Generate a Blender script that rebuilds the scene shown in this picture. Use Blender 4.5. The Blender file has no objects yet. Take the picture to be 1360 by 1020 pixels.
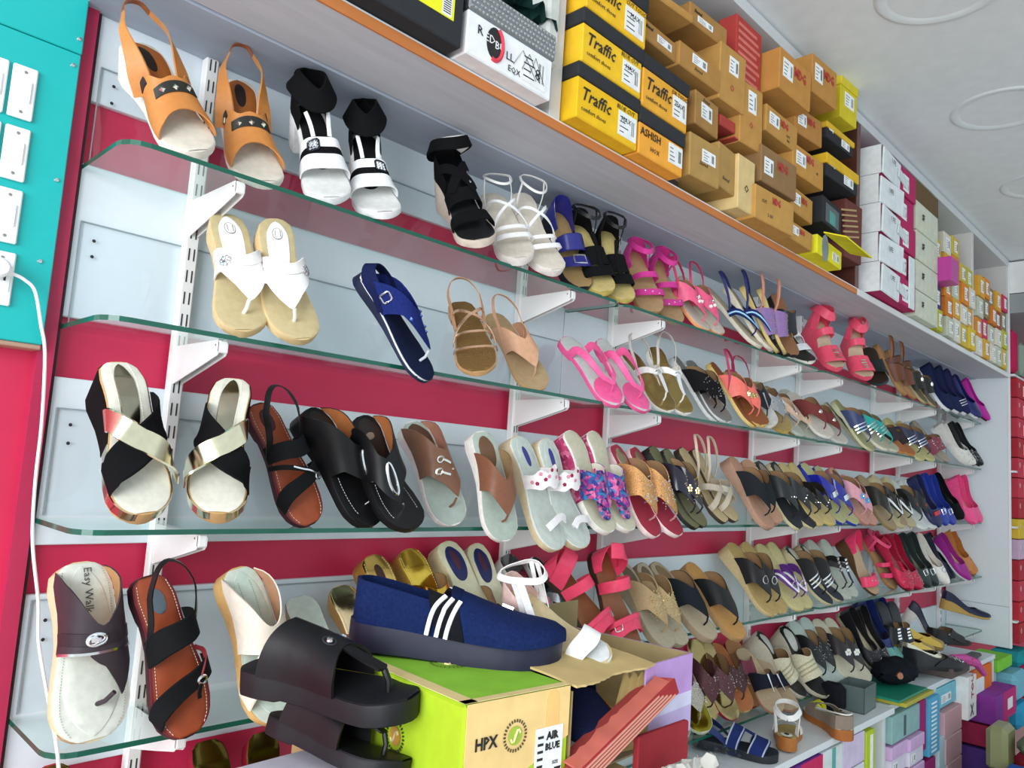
import bpy, math, random
import numpy as np
from mathutils import Matrix, Vector
random.seed(4); RNG = np.random.default_rng(4)
scene = bpy.context.scene
COL = scene.collection
# ---------------------------------------------------------------- camera, world, lights, exposure
cam_d = bpy.data.cameras.new('camera'); cam = bpy.data.objects.new('camera', cam_d); COL.objects.link(cam)
cam_d.sensor_width = 36.0; cam_d.lens = 1026.14 / 1360 * 36.0; cam_d.clip_start = 0.02
RR = ((0.69466234, -0.71644468, 0.06443015), (0.12493506, 0.03195714, -0.99165013), (0.70840346, 0.69691158, 0.11170848))
cam.matrix_world = Matrix(((RR[0][0], -RR[1][0], -RR[2][0], -0.3678), (RR[0][1], -RR[1][1], -RR[2][1], -1.3984),
                           (RR[0][2], -RR[1][2], -RR[2][2], 0.1217), (0, 0, 0, 1)))
scene.camera = cam
world = bpy.data.worlds.new('daylight'); scene.world = world; world.use_nodes = True
bg = world.node_tree.nodes['Background']; bg.inputs[0].default_value = (0.80, 0.93, 1.0, 1); bg.inputs[1].default_value = 0.60
def area_light(name, loc, target, sx, sy, power, color):
    d = bpy.data.lights.new(name, 'AREA'); d.shape = 'RECTANGLE'; d.size = sx; d.size_y = sy; d.energy = power; d.color = color
    o = bpy.data.objects.new(name, d); COL.objects.link(o); o.location = loc
    o.rotation_euler = (Vector(target) - Vector(loc)).to_track_quat('-Z', 'Y').to_euler(); return o
area_light('shop_front_daylight', (-3.2, -2.0, 0.5), (0.6, -0.2, 0.1), 2.6, 2.0, 100, (0.93, 0.97, 1.0))
scene.view_settings.view_transform = 'Standard'; scene.view_settings.look = 'None'
scene.view_settings.gamma = 1.0; scene.view_settings.use_curve_mapping = False
scene.view_settings.exposure = 0.76

# ---------------------------------------------------------------- helpers
def lin(c):
    if isinstance(c, str):
        c = tuple(int(c[i:i + 2], 16) for i in (0, 2, 4))
    f = lambda v: v / 12.92 if v <= 0.04045 else ((v + 0.055) / 1.055) ** 2.4
    return tuple(f(v / 255.0) for v in c) + (1.0,)
MATS = {}
KIND = {'leather': (0.42, 0.0, 90, 0.10), 'suede': (0.9, 0.0, 220, 0.15), 'patent': (0.16, 0.0, 30, 0.02), 'metal': (0.17, 1.0, 60, 0.05),
        'foil': (0.26, 0.85, 140, 0.25), 'rubber': (0.55, 0.0, 120, 0.08), 'plastic': (0.35, 0.0, 40, 0.0), 'card': (0.8, 0.0, 25, 0.08),
        'paint': (0.5, 0.0, 18, 0.03), 'laminate': (0.38, 0.0, 60, 0.02), 'paper': (0.85, 0.0, 40, 0.02), 'glitter': (0.35, 0.4, 600, 0.6),
        'cloth': (0.95, 0.0, 300, 0.25), 'gem': (0.08, 0.9, 20, 0.0), 'ink': (0.6, 0.0, 20, 0.0), 'board': (0.6, 0.0, 9, 0.05), 'ply': (0.6, 0.0, 14, 0.04)}
def M(col, kind='leather'):
    key = (col, kind)
    if key in MATS: return MATS[key]
    ro, me, sc, bu = KIND[kind]
    m = bpy.data.materials.new('%s_%s' % (kind, col if isinstance(col, str) else 'mix')); m.use_nodes = True
    nt = m.node_tree; bs = nt.nodes['Principled BSDF']; c = lin(col)
    bs.inputs['Roughness'].default_value = ro; bs.inputs['Metallic'].default_value = me
    if kind in ('suede', 'cloth', 'leather', 'rubber', 'card', 'paper'): bs.inputs['Specular IOR Level'].default_value = {'suede': .12, 'cloth': .12, 'paper': .2, 'card': .25}.get(kind, .32)
    if kind in ('ink', 'gem'):
        bs.inputs['Base Color'].default_value = c; MATS[key] = m; return m
    tc = nt.nodes.new('ShaderNodeTexCoord'); no = nt.nodes.new('ShaderNodeTexNoise'); no.inputs['Scale'].default_value = sc; no.inputs['Detail'].default_value = 3
    nt.links.new(tc.outputs['Object'], no.inputs['Vector'])
    rp = nt.nodes.new('ShaderNodeValToRGB'); v = {'glitter': 0.55, 'board': 0.04, 'laminate': 0.015, 'paint': 0.03, 'plastic': 0.0, 'ply': 0.06, 'card': 0.08, 'cloth': 0.2}.get(kind, 0.07)
    if kind == 'ply':
        mp = nt.nodes.new('ShaderNodeMapping'); mp.inputs['Scale'].default_value = (0.35, 4, 4)
        nt.links.new(tc.outputs['Object'], mp.inputs['Vector']); nt.links.new(mp.outputs[0], no.inputs['Vector'])
    rp.color_ramp.elements[0].position = 0.3; rp.color_ramp.elements[1].position = 0.7
    rp.color_ramp.elements[0].color = tuple(x * (1 - v) for x in c[:3]) + (1,); rp.color_ramp.elements[1].color = tuple(min(1, x * (1 + v)) for x in c[:3]) + (1,)
    nt.links.new(no.outputs['Fac'], rp.inputs['Fac']); nt.links.new(rp.outputs['Color'], bs.inputs['Base Color'])
    if bu:
        b = nt.nodes.new('ShaderNodeBump'); b.inputs['Strength'].default_value = bu; b.inputs['Distance'].default_value = 0.002
        nt.links.new(no.outputs['Fac'], b.inputs['Height']); nt.links.new(b.outputs['Normal'], bs.inputs['Normal'])
    MATS[key] = m; return m
def print_mat(name, cols, scale):
    """printed cloth: patches of several colours"""
    m = bpy.data.materials.new(name); m.use_nodes = True; nt = m.node_tree; bs = nt.nodes['Principled BSDF']; bs.inputs['Roughness'].default_value = .6
    tc = nt.nodes.new('ShaderNodeTexCoord'); no = nt.nodes.new('ShaderNodeTexNoise'); no.inputs['Scale'].default_value = scale * .5; vo = nt.nodes.new('ShaderNodeTexVoronoi'); vo.inputs['Scale'].default_value = scale
    va = nt.nodes.new('ShaderNodeMixRGB'); va.inputs[0].default_value = .03; nt.links.new(tc.outputs['Object'], va.inputs[1]); nt.links.new(tc.outputs['Object'], no.inputs['Vector']); nt.links.new(no.outputs['Color'], va.inputs[2]); nt.links.new(va.outputs[0], vo.inputs['Vector'])
    sp = nt.nodes.new('ShaderNodeSeparateColor'); nt.links.new(vo.outputs['Color'], sp.inputs[0]); rp = nt.nodes.new('ShaderNodeValToRGB'); rp.color_ramp.interpolation = 'CONSTANT'
    for k, c in enumerate(cols):
        e = rp.color_ramp.elements[k] if k < 2 else rp.color_ramp.elements.new(k / len(cols)); e.position = k / len(cols); e.color = lin(c)
    nt.links.new(sp.outputs[0], rp.inputs[0]); nt.links.new(rp.outputs[0], bs.inputs['Base Color']); return m
def glass_mat(name, tint, gloss=0.10):
    m = bpy.data.materials.new(name); m.use_nodes = True; nt = m.node_tree; nt.nodes.clear()
    out = nt.nodes.new('ShaderNodeOutputMaterial'); tr = nt.nodes.new('ShaderNodeBsdfTransparent'); gl = nt.nodes.new('ShaderNodeBsdfGlossy')
    tr.inputs[0].default_value = tint; gl.inputs['Roughness'].default_value = 0.02; gl.inputs[0].default_value = (0.9, 1, 0.97, 1)
    fr = nt.nodes.new('ShaderNodeFresnel'); fr.inputs[0].default_value = 1.5
    ge = nt.nodes.new('ShaderNodeNewGeometry'); mu = nt.nodes.new('ShaderNodeMath'); mu.operation = 'MULTIPLY'; iv = nt.nodes.new('ShaderNodeMath'); iv.operation = 'SUBTRACT'; iv.inputs[0].default_value = 1.0
    nt.links.new(ge.outputs['Backfacing'], iv.inputs[1]); nt.links.new(fr.outputs[0], mu.inputs[0]); nt.links.new(iv.outputs[0], mu.inputs[1])
    mx = nt.nodes.new('ShaderNodeMixShader'); nt.links.new(mu.outputs[0], mx.inputs[0]); nt.links.new(tr.outputs[0], mx.inputs[1]); nt.links.new(gl.outputs[0], mx.inputs[2])
    nt.links.new(mx.outputs[0], out.inputs[0]); return m
GLASS = glass_mat('shelf_glass', (0.93, 0.975, 0.965, 1)); FILM = glass_mat('clear_plastic', (0.975, 0.985, 0.99, 1))
def V3(a): return np.asarray(a, float)
class MB:
    def __init__(self): self.v = []; self.f = []; self.mi = []; self.n = 0
    def add(self, verts, faces, mi=0):
        verts = np.asarray(verts, float).reshape(-1, 3); b = self.n
        self.v.append(verts); self.n += len(verts)
        for f in faces: self.f.append(tuple(i + b for i in f)); self.mi.append(mi)
    def box(self, lo, hi, bev=0.0, mi=0, faces=None):
        x0, y0, z0 = lo; x1, y1, z1 = hi; b = min(bev, (x1 - x0) / 2.1, (y1 - y0) / 2.1, (z1 - z0) / 2.1)
        if b <= 0:
            self.add([(x0, y0, z0), (x1, y0, z0), (x1, y1, z0), (x0, y1, z0), (x0, y0, z1), (x1, y0, z1), (x1, y1, z1), (x0, y1, z1)],
                     [(0, 3, 2, 1), (4, 5, 6, 7), (0, 1, 5, 4), (1, 2, 6, 5), (2, 3, 7, 6), (3, 0, 4, 7)], mi); return
        rings = []
        for z, i in ((z0, b), (z0 + b, 0), (z1 - b, 0), (z1, b)):
            o = [(x0 + b, y0), (x1 - b, y0), (x1, y0 + b), (x1, y1 - b), (x1 - b, y1), (x0 + b, y1), (x0, y1 - b), (x0, y0 + b)]
            if i:
                cx, cy = (x0 + x1) / 2, (y0 + y1) / 2
                o = [(x + (b if x < cx else -b) * (1 if k in (2, 3, 6, 7) else 0), y + (b if y < cy else -b) * (1 if k in (0, 1, 4, 5) else 0)) for k, (x, y) in enumerate(o)]
            rings.append([(x, y, z) for x, y in o])
        vs = sum(rings, []); fs = [tuple(range(7, -1, -1)), tuple(range(24, 32))]
        for r in range(3):
            for k in range(8):
                k2 = (k + 1) % 8; fs.append((r * 8 + k, r * 8 + k2, r * 8 + 8 + k2, r * 8 + 8 + k))
        self.add(vs, fs, mi)
    def grid(self, P, close_u=False, close_v=False, mi=0):
        P = np.asarray(P, float); n, m = P.shape[:2]; fs = []
        for i in range(n if close_u else n - 1):
            for j in range(m if close_v else m - 1):
                i2 = (i + 1) % n; j2 = (j + 1) % m; fs.append((i * m + j, i2 * m + j, i2 * m + j2, i * m + j2))
        self.add(P.reshape(-1, 3), fs, mi)
    def slab(self, P, Q, mi=0, inner=None):
        """closed shell between an outer grid P and an inner grid Q of the same shape"""
        n, m = P.shape[:2]; N = n * m; fs = []; fs2 = []
        for i in range(n - 1):
            for j in range(m - 1):
                a, b, c, d = i * m + j, (i + 1) * m + j, (i + 1) * m + j + 1, i * m + j + 1
                fs.append((a, b, c, d)); fs2.append((N + d, N + c, N + b, N + a))
        for i in range(n - 1):
            fs.append((i * m, N + i * m, N + (i + 1) * m, (i + 1) * m)); e = m - 1
            fs.append(((i + 1) * m + e, N + (i + 1) * m + e, N + i * m + e, i * m + e))
        for j in range(m - 1):
            fs.append((j + 1, N + j + 1, N + j, j)); e = (n - 1) * m
            fs.append((e + j, N + e + j, N + e + j + 1, e + j + 1))
        b0 = self.n; self.add(np.concatenate([P.reshape(-1, 3), Q.reshape(-1, 3)]), fs, mi)
        for f in fs2: self.f.append(tuple(i + b0 for i in f)); self.mi.append(mi if inner is None else inner)
    def tube(self, pts, r, seg=8, closed=False, mi=0):
        pts = V3(pts); n = len(pts); r = np.broadcast_to(np.asarray(r, float), (n,))
        if closed: tg = np.roll(pts, -1, 0) - np.roll(pts, 1, 0)
        else: tg = np.gradient(pts, axis=0)
        tg = tg / (np.linalg.norm(tg, axis=1, keepdims=True) + 1e-12)
        u = np.cross(tg[0], (0, 0, 1)); u = u if np.linalg.norm(u) > 1e-3 else np.cross(tg[0], (0, 1, 0)); u /= np.linalg.norm(u)
        G = np.zeros((n, seg, 3)); a = np.linspace(0, 2 * np.pi, seg, endpoint=False)
        for i in range(n):
            u = u - tg[i] * (u @ tg[i]); u /= np.linalg.norm(u) + 1e-12; w = np.cross(tg[i], u)
            G[i] = pts[i] + r[i] * (np.cos(a)[:, None] * u + np.sin(a)[:, None] * w)
        self.grid(G, close_u=closed, close_v=True, mi=mi)
        if not closed:
            b = self.n - n * seg; self.f.append(tuple(b + k for k in range(seg))[::-1]); self.mi.append(mi)
            self.f.append(tuple(b + (n - 1) * seg + k for k in range(seg))); self.mi.append(mi)
    def lathe(self, prof, c=(0, 0, 0), seg=16, mi=0):
        a = np.linspace(0, 2 * np.pi, seg, endpoint=False); G = np.zeros((len(prof), seg, 3))
        for i, (r, z) in enumerate(prof): G[i, :, 0] = c[0] + r * np.cos(a); G[i, :, 1] = c[1] + r * np.sin(a); G[i, :, 2] = c[2] + z
        self.grid(G, close_v=True, mi=mi)
    def build(self, name, mats, parent=None, smooth=True):
        me = bpy.data.meshes.new(name)
        me.from_pydata(np.concatenate(self.v).tolist(), [], self.f); mats = mats if isinstance(mats, (list, tuple)) else [mats]
        for m in mats: me.materials.append(m)
        if len(mats) > 1: me.polygons.foreach_set('material_index', self.mi)
        if smooth:
            me.polygons.foreach_set('use_smooth', [True] * len(me.polygons)); 
            try: me.set_sharp_from_angle(angle=math.radians(38))
            except Exception: pass
        me.update(); return link(name, me, parent)
def link(name, data, parent=None):
    o = bpy.data.objects.new(name, data); COL.objects.link(o)
    if parent is not None: o.parent = parent
    return o
def tag(o, label, cat, group=None):
    o['label'] = label; o['category'] = cat
    if group: o['group'] = group
    return o
def empty(name, label, cat, group=None, mat=None):
    o = bpy.data.objects.new(name, None); o.empty_display_size = 0.05; COL.objects.link(o); tag(o, label, cat, group)
    if mat is not None: o.matrix_world = mat
    return o
def struct(o): o['kind'] = 'structure'; return o
def stuff(o): o['kind'] = 'stuff'; return o
def frame(o, x, y, z):
    return Matrix(((x[0], y[0], z[0], o[0]), (x[1], y[1], z[1], o[1]), (x[2], y[2], z[2], o[2]), (0, 0, 0, 1)))
def rotz(loc, deg): return Matrix.Translation(Vector(loc)) @ Matrix.Rotation(math.radians(deg), 4, 'Z')
def text(body, size, mat, parent, loc, right=(1, 0, 0), up=(0, 0, 1), shear=0.0, name='lettering', align='LEFT', xs=1.0, bold=0.0):
    key = (body, size, shear, align, bold); me = TEXTS.get(key)
    if me is None:
        d = bpy.data.curves.new(name, 'FONT'); d.body = body; d.size = size; d.shear = shear; d.align_x = align; d.extrude = 0.0002; d.offset = bold
        d.resolution_u = 1; t = bpy.data.objects.new(name, d); me = TEXTS[key] = bpy.data.meshes.new_from_object(t); bpy.data.objects.remove(t); bpy.data.curves.remove(d); me.name = name
    me = me.copy(); me.materials.clear(); me.materials.append(mat); o = link(name, me, parent)
    r = Vector(right).normalized(); u = Vector(up).normalized(); n = r.cross(u)
    m = frame(loc, r * xs, u, n); o.matrix_local = m; return o
TEXTS = {}

# ---------------------------------------------------------------- shoes
HU = np.array([0, .015, .05, .14, .3, .45, .6, .72, .82, .9, .955, .985, 1.0])
HWT = {'round': np.array([.008, .018, .0275, .0325, .0310, .0335, .0405, .0450, .0445, .0390, .0290, .0180, .006]),
       'wide': np.array([.009, .021, .031, .037, .036, .039, .046, .0505, .0505, .045, .035, .022, .007]),
       'point': np.array([.006, .015, .024, .029, .028, .030, .037, .039, .035, .0265, .0165, .010, .003])}
HH_U = np.array([0, .1, .25, .4, .55, .7, .85, .95, 1.0]); HH_H = np.array([.064, .064, .060, .053, .044, .033, .024, .017, .010])
L0 = 0.24
def sm(x): x = np.clip(x, 0, 1); return x * x * (3 - 2 * x)
class Shoe:
    """local frame: x runs from heel to toe, z is up from the ground, side is +1 or -1 for the two feet of a pair"""
    def __init__(s, kind='flat', t0=.012, hh=.008, toe='round', side=1, hs=1.0, lo=False):
        s.kind, s.t0, s.hh, s.toe, s.side, s.hs, s.lo = kind, t0, hh, toe, side, hs, lo
    def hw(s, u): return np.interp(u, HU, HWT[s.toe])
    def c(s, u): return s.side * (0.006 * np.sin(np.clip(u, 0, 1) * np.pi * 1.25 - .6) )
    def T(s, u): return s.t0 + .006 * sm((np.asarray(u, float) - .78) / .22) + s.hh * (1 - sm((np.asarray(u, float) - .12) / .56))
    def zb(s, u):
        u = np.asarray(u, float); spring = .006 * sm((u - .78) / .22)
        if s.kind == 'wedge': return spring
        if s.kind == 'heel': return np.where(u < .23, 0.0, s.T(u) - s.t0)
        return np.maximum(np.where(u < .27, 0, (s.T(u) - s.t0) * .8), spring)
    def F(s, u, t, off=0.0):
        u = np.asarray(u, float); t = np.asarray(t, float); u, t = np.broadcast_arrays(u, t); ph = np.clip(t, -1, 1) * np.pi / 2
        def pos(u, ph):
            H = np.interp(u, HH_U, HH_H) * s.hs
            y = s.c(u) + s.hw(u) * np.sign(ph) * np.abs(np.sin(ph)) ** .85; z = s.T(u) + H * np.abs(np.cos(ph)) ** .75
            return np.stack([u * L0, y, z], -1)
        P = pos(u, ph)
        if off != 0:
            e = 1e-3; du = pos(np.clip(u + e, 0, 1), ph) - pos(np.clip(u - e, 0, 1), ph); dt = pos(u, np.clip(ph + e * 4, -1.57, 1.57)) - pos(u, np.clip(ph - e * 4, -1.57, 1.57))
            n = np.cross(du, dt); n /= np.linalg.norm(n, axis=-1, keepdims=True) + 1e-12; P = P + n * off
        return P
    def normal(s, u, t): return (s.F(u, t, .001) - s.F(u, t, 0)) / .001
    def us(s, n): 
        a = np.linspace(0, 1, n); return np.clip(.5 - .5 * np.cos(a * np.pi), 0, 1) * .55 + a * .45
    def sole(s, parent, side_col, kind='rubber'):
        n = 18 if s.lo else 34; u = s.us(n)
        if s.kind == 'heel': u = np.sort(np.concatenate([u, [.229, .231]])); n += 2
        hw = s.hw(u); c = s.c(u); T = s.T(u); zb = s.zb(u); G = []
        for k, (fy, top, dz) in enumerate([(-.90, 0, 0), (-.985, 0, .002), (-1.0, 1, -.0035), (-.965, 1, 0), (0, 1, 0), (.965, 1, 0), (1.0, 1, -.0035), (.985, 0, .002), (.90, 0, 0)]):
            G.append(np.stack([u * L0, c + hw * fy, np.where(top, T, zb) + dz], -1))
        G = np.stack(G, 1); mb = MB(); mb.grid(G, close_v=True); m = G.shape[1]
        mb.f.append(tuple(range(m))); mb.mi.append(0); mb.f.append(tuple((n - 1) * m + k for k in range(m))[::-1]); mb.mi.append(0)
        return mb.build('sole', M(side_col, kind), parent)
    def insole(s, parent, col, kind='leather', a=.012, b=.988, k=.93, h=.0016, name='insole', flat_t=0.0):
        n = 14 if s.lo else 26; u = a + (b - a) * s.us(n); e = np.ones(n)
        if a > .02 or b < .97:
            q = np.linspace(-1, 1, n); e = np.sqrt(np.clip(1 - np.abs((u - (a + b) / 2) / ((b - a) / 2)) ** 2.6, 0.003, 1))
        hw = s.hw(u) * k * e; c = s.c(u); T = s.T(u); G = []
        for fy, dz in [(-1.0, -.003), (-1.0, h * .6), (-.93, h), (-.5, h + .0004), (0, h + .0006), (.5, h + .0004), (.93, h), (1.0, h * .6), (1.0, -.003)]:
            G.append(np.stack([u * L0, c + hw * fy, T + dz], -1))
        G = np.stack(G, 1); mb = MB(); mb.grid(G); return mb.build(name, M(col, kind), parent)
    def stitches(s, parent, col, k=.80, a=.05, b=.955, h=.0028, n=44):
        mb = MB(); pts = []
        for sg in (-1, 1):
            for i in range(n):
                u0 = a + (b - a) * (i + .15) / n; u1 = a + (b - a) * (i + .75) / n
                p = [np.array([uu * L0, float(s.c(uu) + sg * s.hw(uu) * k), float(s.T(uu)) + h]) for uu in (u0, u1)]
                d = p[1] - p[0]; q = np.array([-d[1], d[0], 0]); q = q / np.linalg.norm(q) * .0005; up = np.array([0, 0, .0006])
                mb.add([p[0] - q, p[0] + q, p[1] + q, p[1] - q, p[0] + up, p[1] + up], [(0, 1, 4), (1, 2, 5, 4), (2, 3, 5), (3, 0, 4, 5)])
        return stuff(mb.build('stitching', M(col, 'cloth'), parent, smooth=False))
    def patch(s, name, parent, mat, tk, ub, uf, th=.0022, off=.0006, nt=None, nu=None, spline=True, lining=None):
        nt = nt or (13 if s.lo else 25); nu = nu or (4 if s.lo else 7); t = np.linspace(tk[0], tk[-1], nt)
        f = (lambda k: crv(tk, k, t)) if spline else (lambda k: np.interp(t, tk, k))
        B, Fr = f(ub), f(uf); q = np.linspace(0, 1, nu)
        U = np.clip(B[None] + (Fr - B)[None] * q[:, None], 0, 1); TT = np.broadcast_to(t * s.side, U.shape)
        P = s.F(U, TT, off + th); Q = s.F(U, TT, off); mb = MB(); mb.slab(P, Q, 0, 1 if lining else None); return mb.build(name, [mat, M(lining, 'leather')] if lining else mat, parent)
    def strap(s, name, parent, mat, path, w, th=.0022, off=.0008, n=None):
        n = n or (12 if s.lo else 24); p = V3(path); q = np.linspace(0, 1, len(p)); x = np.linspace(0, 1, n)
        U = crv(q, p[:, 0], x); Tt = np.clip(crv(q, p[:, 1], x), -1, 1) * s.side
        P = s.F(U, Tt, off); N = s.normal(U, Tt); return ribbon(name, parent, mat, P, N, w, th)
    def loop(s, name, parent, mat, pts, w, th=.002, n=None):
        """free strap through (u, side fraction, height over the footbed)"""
        n = n or (14 if s.lo else 28); p = V3(pts); q = np.linspace(0, 1, len(p)); x = np.linspace(0, 1, n)
        U = crv(q, p[:, 0], x); Y = crv(q, p[:, 1], x); Hh = crv(q, p[:, 2], x)
        P = np.stack([U * L0, (s.c(np.clip(U, 0, 1)) + np.interp(np.clip(U, .06, 1), HU, HWT[s.toe]) * Y * s.side), s.T(np.clip(U, 0, 1)) + Hh], -1)
        ctr = np.array([.17 * L0, 0, 0]); N = P - ctr; N[:, 2] = 0.0; N /= np.linalg.norm(N, axis=1, keepdims=True) + 1e-9; N[:, 2] = .55; N /= np.linalg.norm(N, axis=1, keepdims=True) + 1e-9
        return ribbon(name, parent, mat, P, N, w, th)
    def post(s, parent, mat, u=.80, t=0.0, du=.03, r=.0024):
        a = s.F(u, t * s.side, .001); b = np.array([(u + du) * L0, float(s.c(u)) + t * s.side * .01, float(s.T(u + du)) - .001]); mid = (a + b) / 2 + np.array([.003, 0, .002])
        mb = MB(); mb.tube([a, mid, b], r, 6 if s.lo else 8); return mb.build('toe_post', mat, parent)
    def ring(s, name, parent, mat, u, t, ru, rt, r=.0016, sq=False, off=.004):
        a = np.linspace(0, 2 * np.pi, 8 if s.lo else 20, endpoint=False); cu, st = np.cos(a), np.sin(a)
        if sq: m_ = np.maximum(np.abs(cu), np.abs(st)); cu, st = cu / m_, st / m_
        P = s.F(u + ru * cu, (t + rt * st) * s.side, off); mb = MB(); mb.tube(P, r, 6, closed=True); return mb.build(name, mat, parent)
    def disc(s, name, parent, mat, u, t, r, h=.003, off=.003, seg=10):
        p = s.F(u, t * s.side, off); n = s.normal(u, t * s.side); a1 = np.cross(n, (0, 1, 0)); a1 /= np.linalg.norm(a1); a2 = np.cross(n, a1)
        a = np.linspace(0, 2 * np.pi, seg, endpoint=False); c1 = np.cos(a)[:, None] * a1 + np.sin(a)[:, None] * a2
        G = np.stack([p + c1 * r, p + c1 * r * .8 + n * h * .7, p + c1 * r * .05 + n * h]); mb = MB(); mb.grid(G, close_v=True); return mb.build(name, mat, parent)
    def gems(s, parent, mat, spots, r=.0022, off=.003, name='rhinestones', dome=False):
        mb = MB()
        for u, t in spots:
            p = s.F(u, t * s.side, off); n = s.normal(u, t * s.side); a1 = np.cross(n, (0, 1, 0)); a1 /= np.linalg.norm(a1) + 1e-9; a2 = np.cross(n, a1)
            mb.add([p + a1 * r, p + a2 * r, p - a1 * r, p - a2 * r, p + n * r * .9], [(0, 1, 4), (1, 2, 4), (2, 3, 4), (3, 0, 4)])
        return stuff(mb.build(name, mat, parent, smooth=dome))
    def side_band(s, name, parent, mat, u0, u1, k0, k1, off=.0012, toe=True):
        """cover on the outside of the sole between two heights, running round the toe (or round the heel)"""
        n = 20 if s.lo else 40; q = np.linspace(-1, 1, n); a = np.abs(q) ** .8
        u = (u1 - (u1 - u0) * a ** 2.2) if toe else (u0 + (u1 - u0) * a ** 2.2); y = s.c(u) + np.sign(q) * (s.hw(u) + off) * np.minimum(1, np.abs(q) / .12); zb, T = s.zb(u), s.T(u)
        P = np.stack([np.stack([u * L0 + (off * (1 - np.abs(q)) * (1 if toe else -1)), y, zb + (T - zb) * k], -1) for k in np.linspace(k0, k1, 4)]); c = np.array([(.6 if toe else .3) * L0, 0]); Q = P.copy(); d = P[..., :2] - c; Q[..., :2] -= d / np.linalg.norm(d, axis=-1, keepdims=True) * .002
        mb = MB(); mb.slab(P, Q); return mb.build(name, mat, parent)
    def wall(s, name, parent, mat, u_side=.55, h_side=.030, h_back=.055, th=.002, lean=.12, opening=None):
        """quarters of a closed shoe: from one side round the heel to the other"""
        n = 20 if s.lo else 40; q = np.linspace(-1, 1, n); u = u_side * np.abs(q) ** 1.25; rows = []
        hgt = h_back + (h_side - h_back) * sm(np.abs(q) * 1.0)
        for k in np.linspace(0, 1, 4):
            ins = 1.0 - lean * k * k; y = s.c(u) + np.sign(q) * s.hw(np.clip(u, 0, 1)) * ins * np.minimum(1, np.abs(q) / .10)
            x = u * L0 + (.012 if False else 0) * k; rows.append(np.stack([x, y * 1.0, s.T(u) + hgt * k - .002], -1))
        P = np.stack(rows); inner = P.copy(); cx = np.array([.3 * L0, 0]); d = P[..., :2] - cx; d /= np.linalg.norm(d, axis=-1, keepdims=True); inner[..., :2] -= d * th
        mb = MB(); mb.slab(P, inner); return mb.build(name, mat, parent)
def crv(xk, yk, x):
    """smooth (Catmull-Rom) interpolation"""
    xk = V3(xk); yk = V3(yk); n = len(xk)
    if n == 2: return np.interp(x, xk, yk)
    m = np.gradient(yk, xk); i = np.clip(np.searchsorted(xk, x) - 1, 0, n - 2); h = xk[i + 1] - xk[i]; t = (x - xk[i]) / h
    return (2 * t ** 3 - 3 * t ** 2 + 1) * yk[i] + (t ** 3 - 2 * t ** 2 + t) * h * m[i] + (-2 * t ** 3 + 3 * t ** 2) * yk[i + 1] + (t ** 3 - t ** 2) * h * m[i + 1]
def ribbon(name, parent, mat, P, N, w, th):
    tg = np.gradient(P, axis=0); tg /= np.linalg.norm(tg, axis=1, keepdims=True) + 1e-12; sd = np.cross(N, tg); sd /= np.linalg.norm(sd, axis=1, keepdims=True) + 1e-12
    nn = np.cross(tg, sd); w = np.asarray(w, float); w = np.interp(np.linspace(0, 1, len(P)), np.linspace(0, 1, len(w)), w) if w.ndim else np.full(len(P), float(w)); w = w[:, None] / 2
    G = np.stack([P - sd * w, P - sd * w * .9 + nn * th, P + sd * w * .9 + nn * th, P + sd * w], 1); mb = MB(); mb.grid(G, close_v=True); k = len(P)
    mb.f.append((3, 2, 1, 0)); mb.mi.append(0); mb.f.append(tuple((k - 1) * 4 + j for j in range(4))); mb.mi.append(0); return mb.build(name, mat, parent)
SHELF_GROUP = {}
def place(H, Tt, sh, twist, name, label, cat, group=None):
    """put a shoe so that the back of its footbed is at H and the tip of its sole at Tt"""
    H, Tt = V3(H), V3(Tt); a = np.array([.02 * L0, 0, float(sh.T(.02))]) - np.array([.985 * L0, 0, float(sh.zb(.985))]); A = H - Tt; k = np.linalg.norm(A) / np.linalg.norm(a)
    ah = a / np.linalg.norm(a); A = A / np.linalg.norm(A); Y = np.cross((0, 0, 1), -A); Y /= np.linalg.norm(Y)   # local y points to the left of the walking direction
    w = math.radians(twist); B0 = np.cross(A, Y); Y = Y * math.cos(w) + B0 * math.sin(w)
    lb = np.stack([ah, (0, 1, 0), np.cross(ah, (0, 1, 0))], 1); wb = np.stack([A, Y, np.cross(A, Y)], 1); R = wb @ lb.T
    o = Tt - R @ (np.array([.985 * L0, 0, float(sh.zb(.985))]) * k); R = R * k
    return empty(name, label, cat, group, frame(o, R[:, 0], R[:, 1], R[:, 2]))


# ---------------------------------------------------------------- the room
PINK = M('c8244f', 'paint'); WHITE = M('dde6ec', 'laminate'); GREYW = M('c6c8cc', 'board'); TEAL = M('0eb0ae', 'laminate'); EDGE = M('175a49', 'patent'); STEEL = M('eceae8', 'paint')
def sbox(name, lo, hi, mat, bev=0.0, parent=None):
    mb = MB(); mb.box(lo, hi, bev); o = mb.build(name, mat, parent, smooth=False); return struct(o) if parent is None else o
sbox('floor', (-4.5, -3.4, -1.56), (8.0, 0.2, -1.5), M('d2ccc2', 'board'))
wall = sbox('wall_left', (-2.5, 0.012, -1.5), (8.0, 0.12, 1.6), PINK)
sbox('wall_far', (8.0, -3.4, -1.5), (8.12, 0.12, 1.6), M('d4d4d2', 'paint'))
ceil_ = sbox('ceiling', (-2.5, -3.4, 1.56), (8.0, 0.2, 1.66), M('e6ecef', 'paint'))
def bevel_ring(c, r0, r1, name):
    mb = MB(); a = 48; mb.lathe([(r1 + .010, 0), (r1 + .004, -.004), (r1 - .004, -.0045), (r0, -.002), (r0 - .006, 0)], c, a); return mb.build(name, M('dfe6e9', 'paint'), ceil_)
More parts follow.
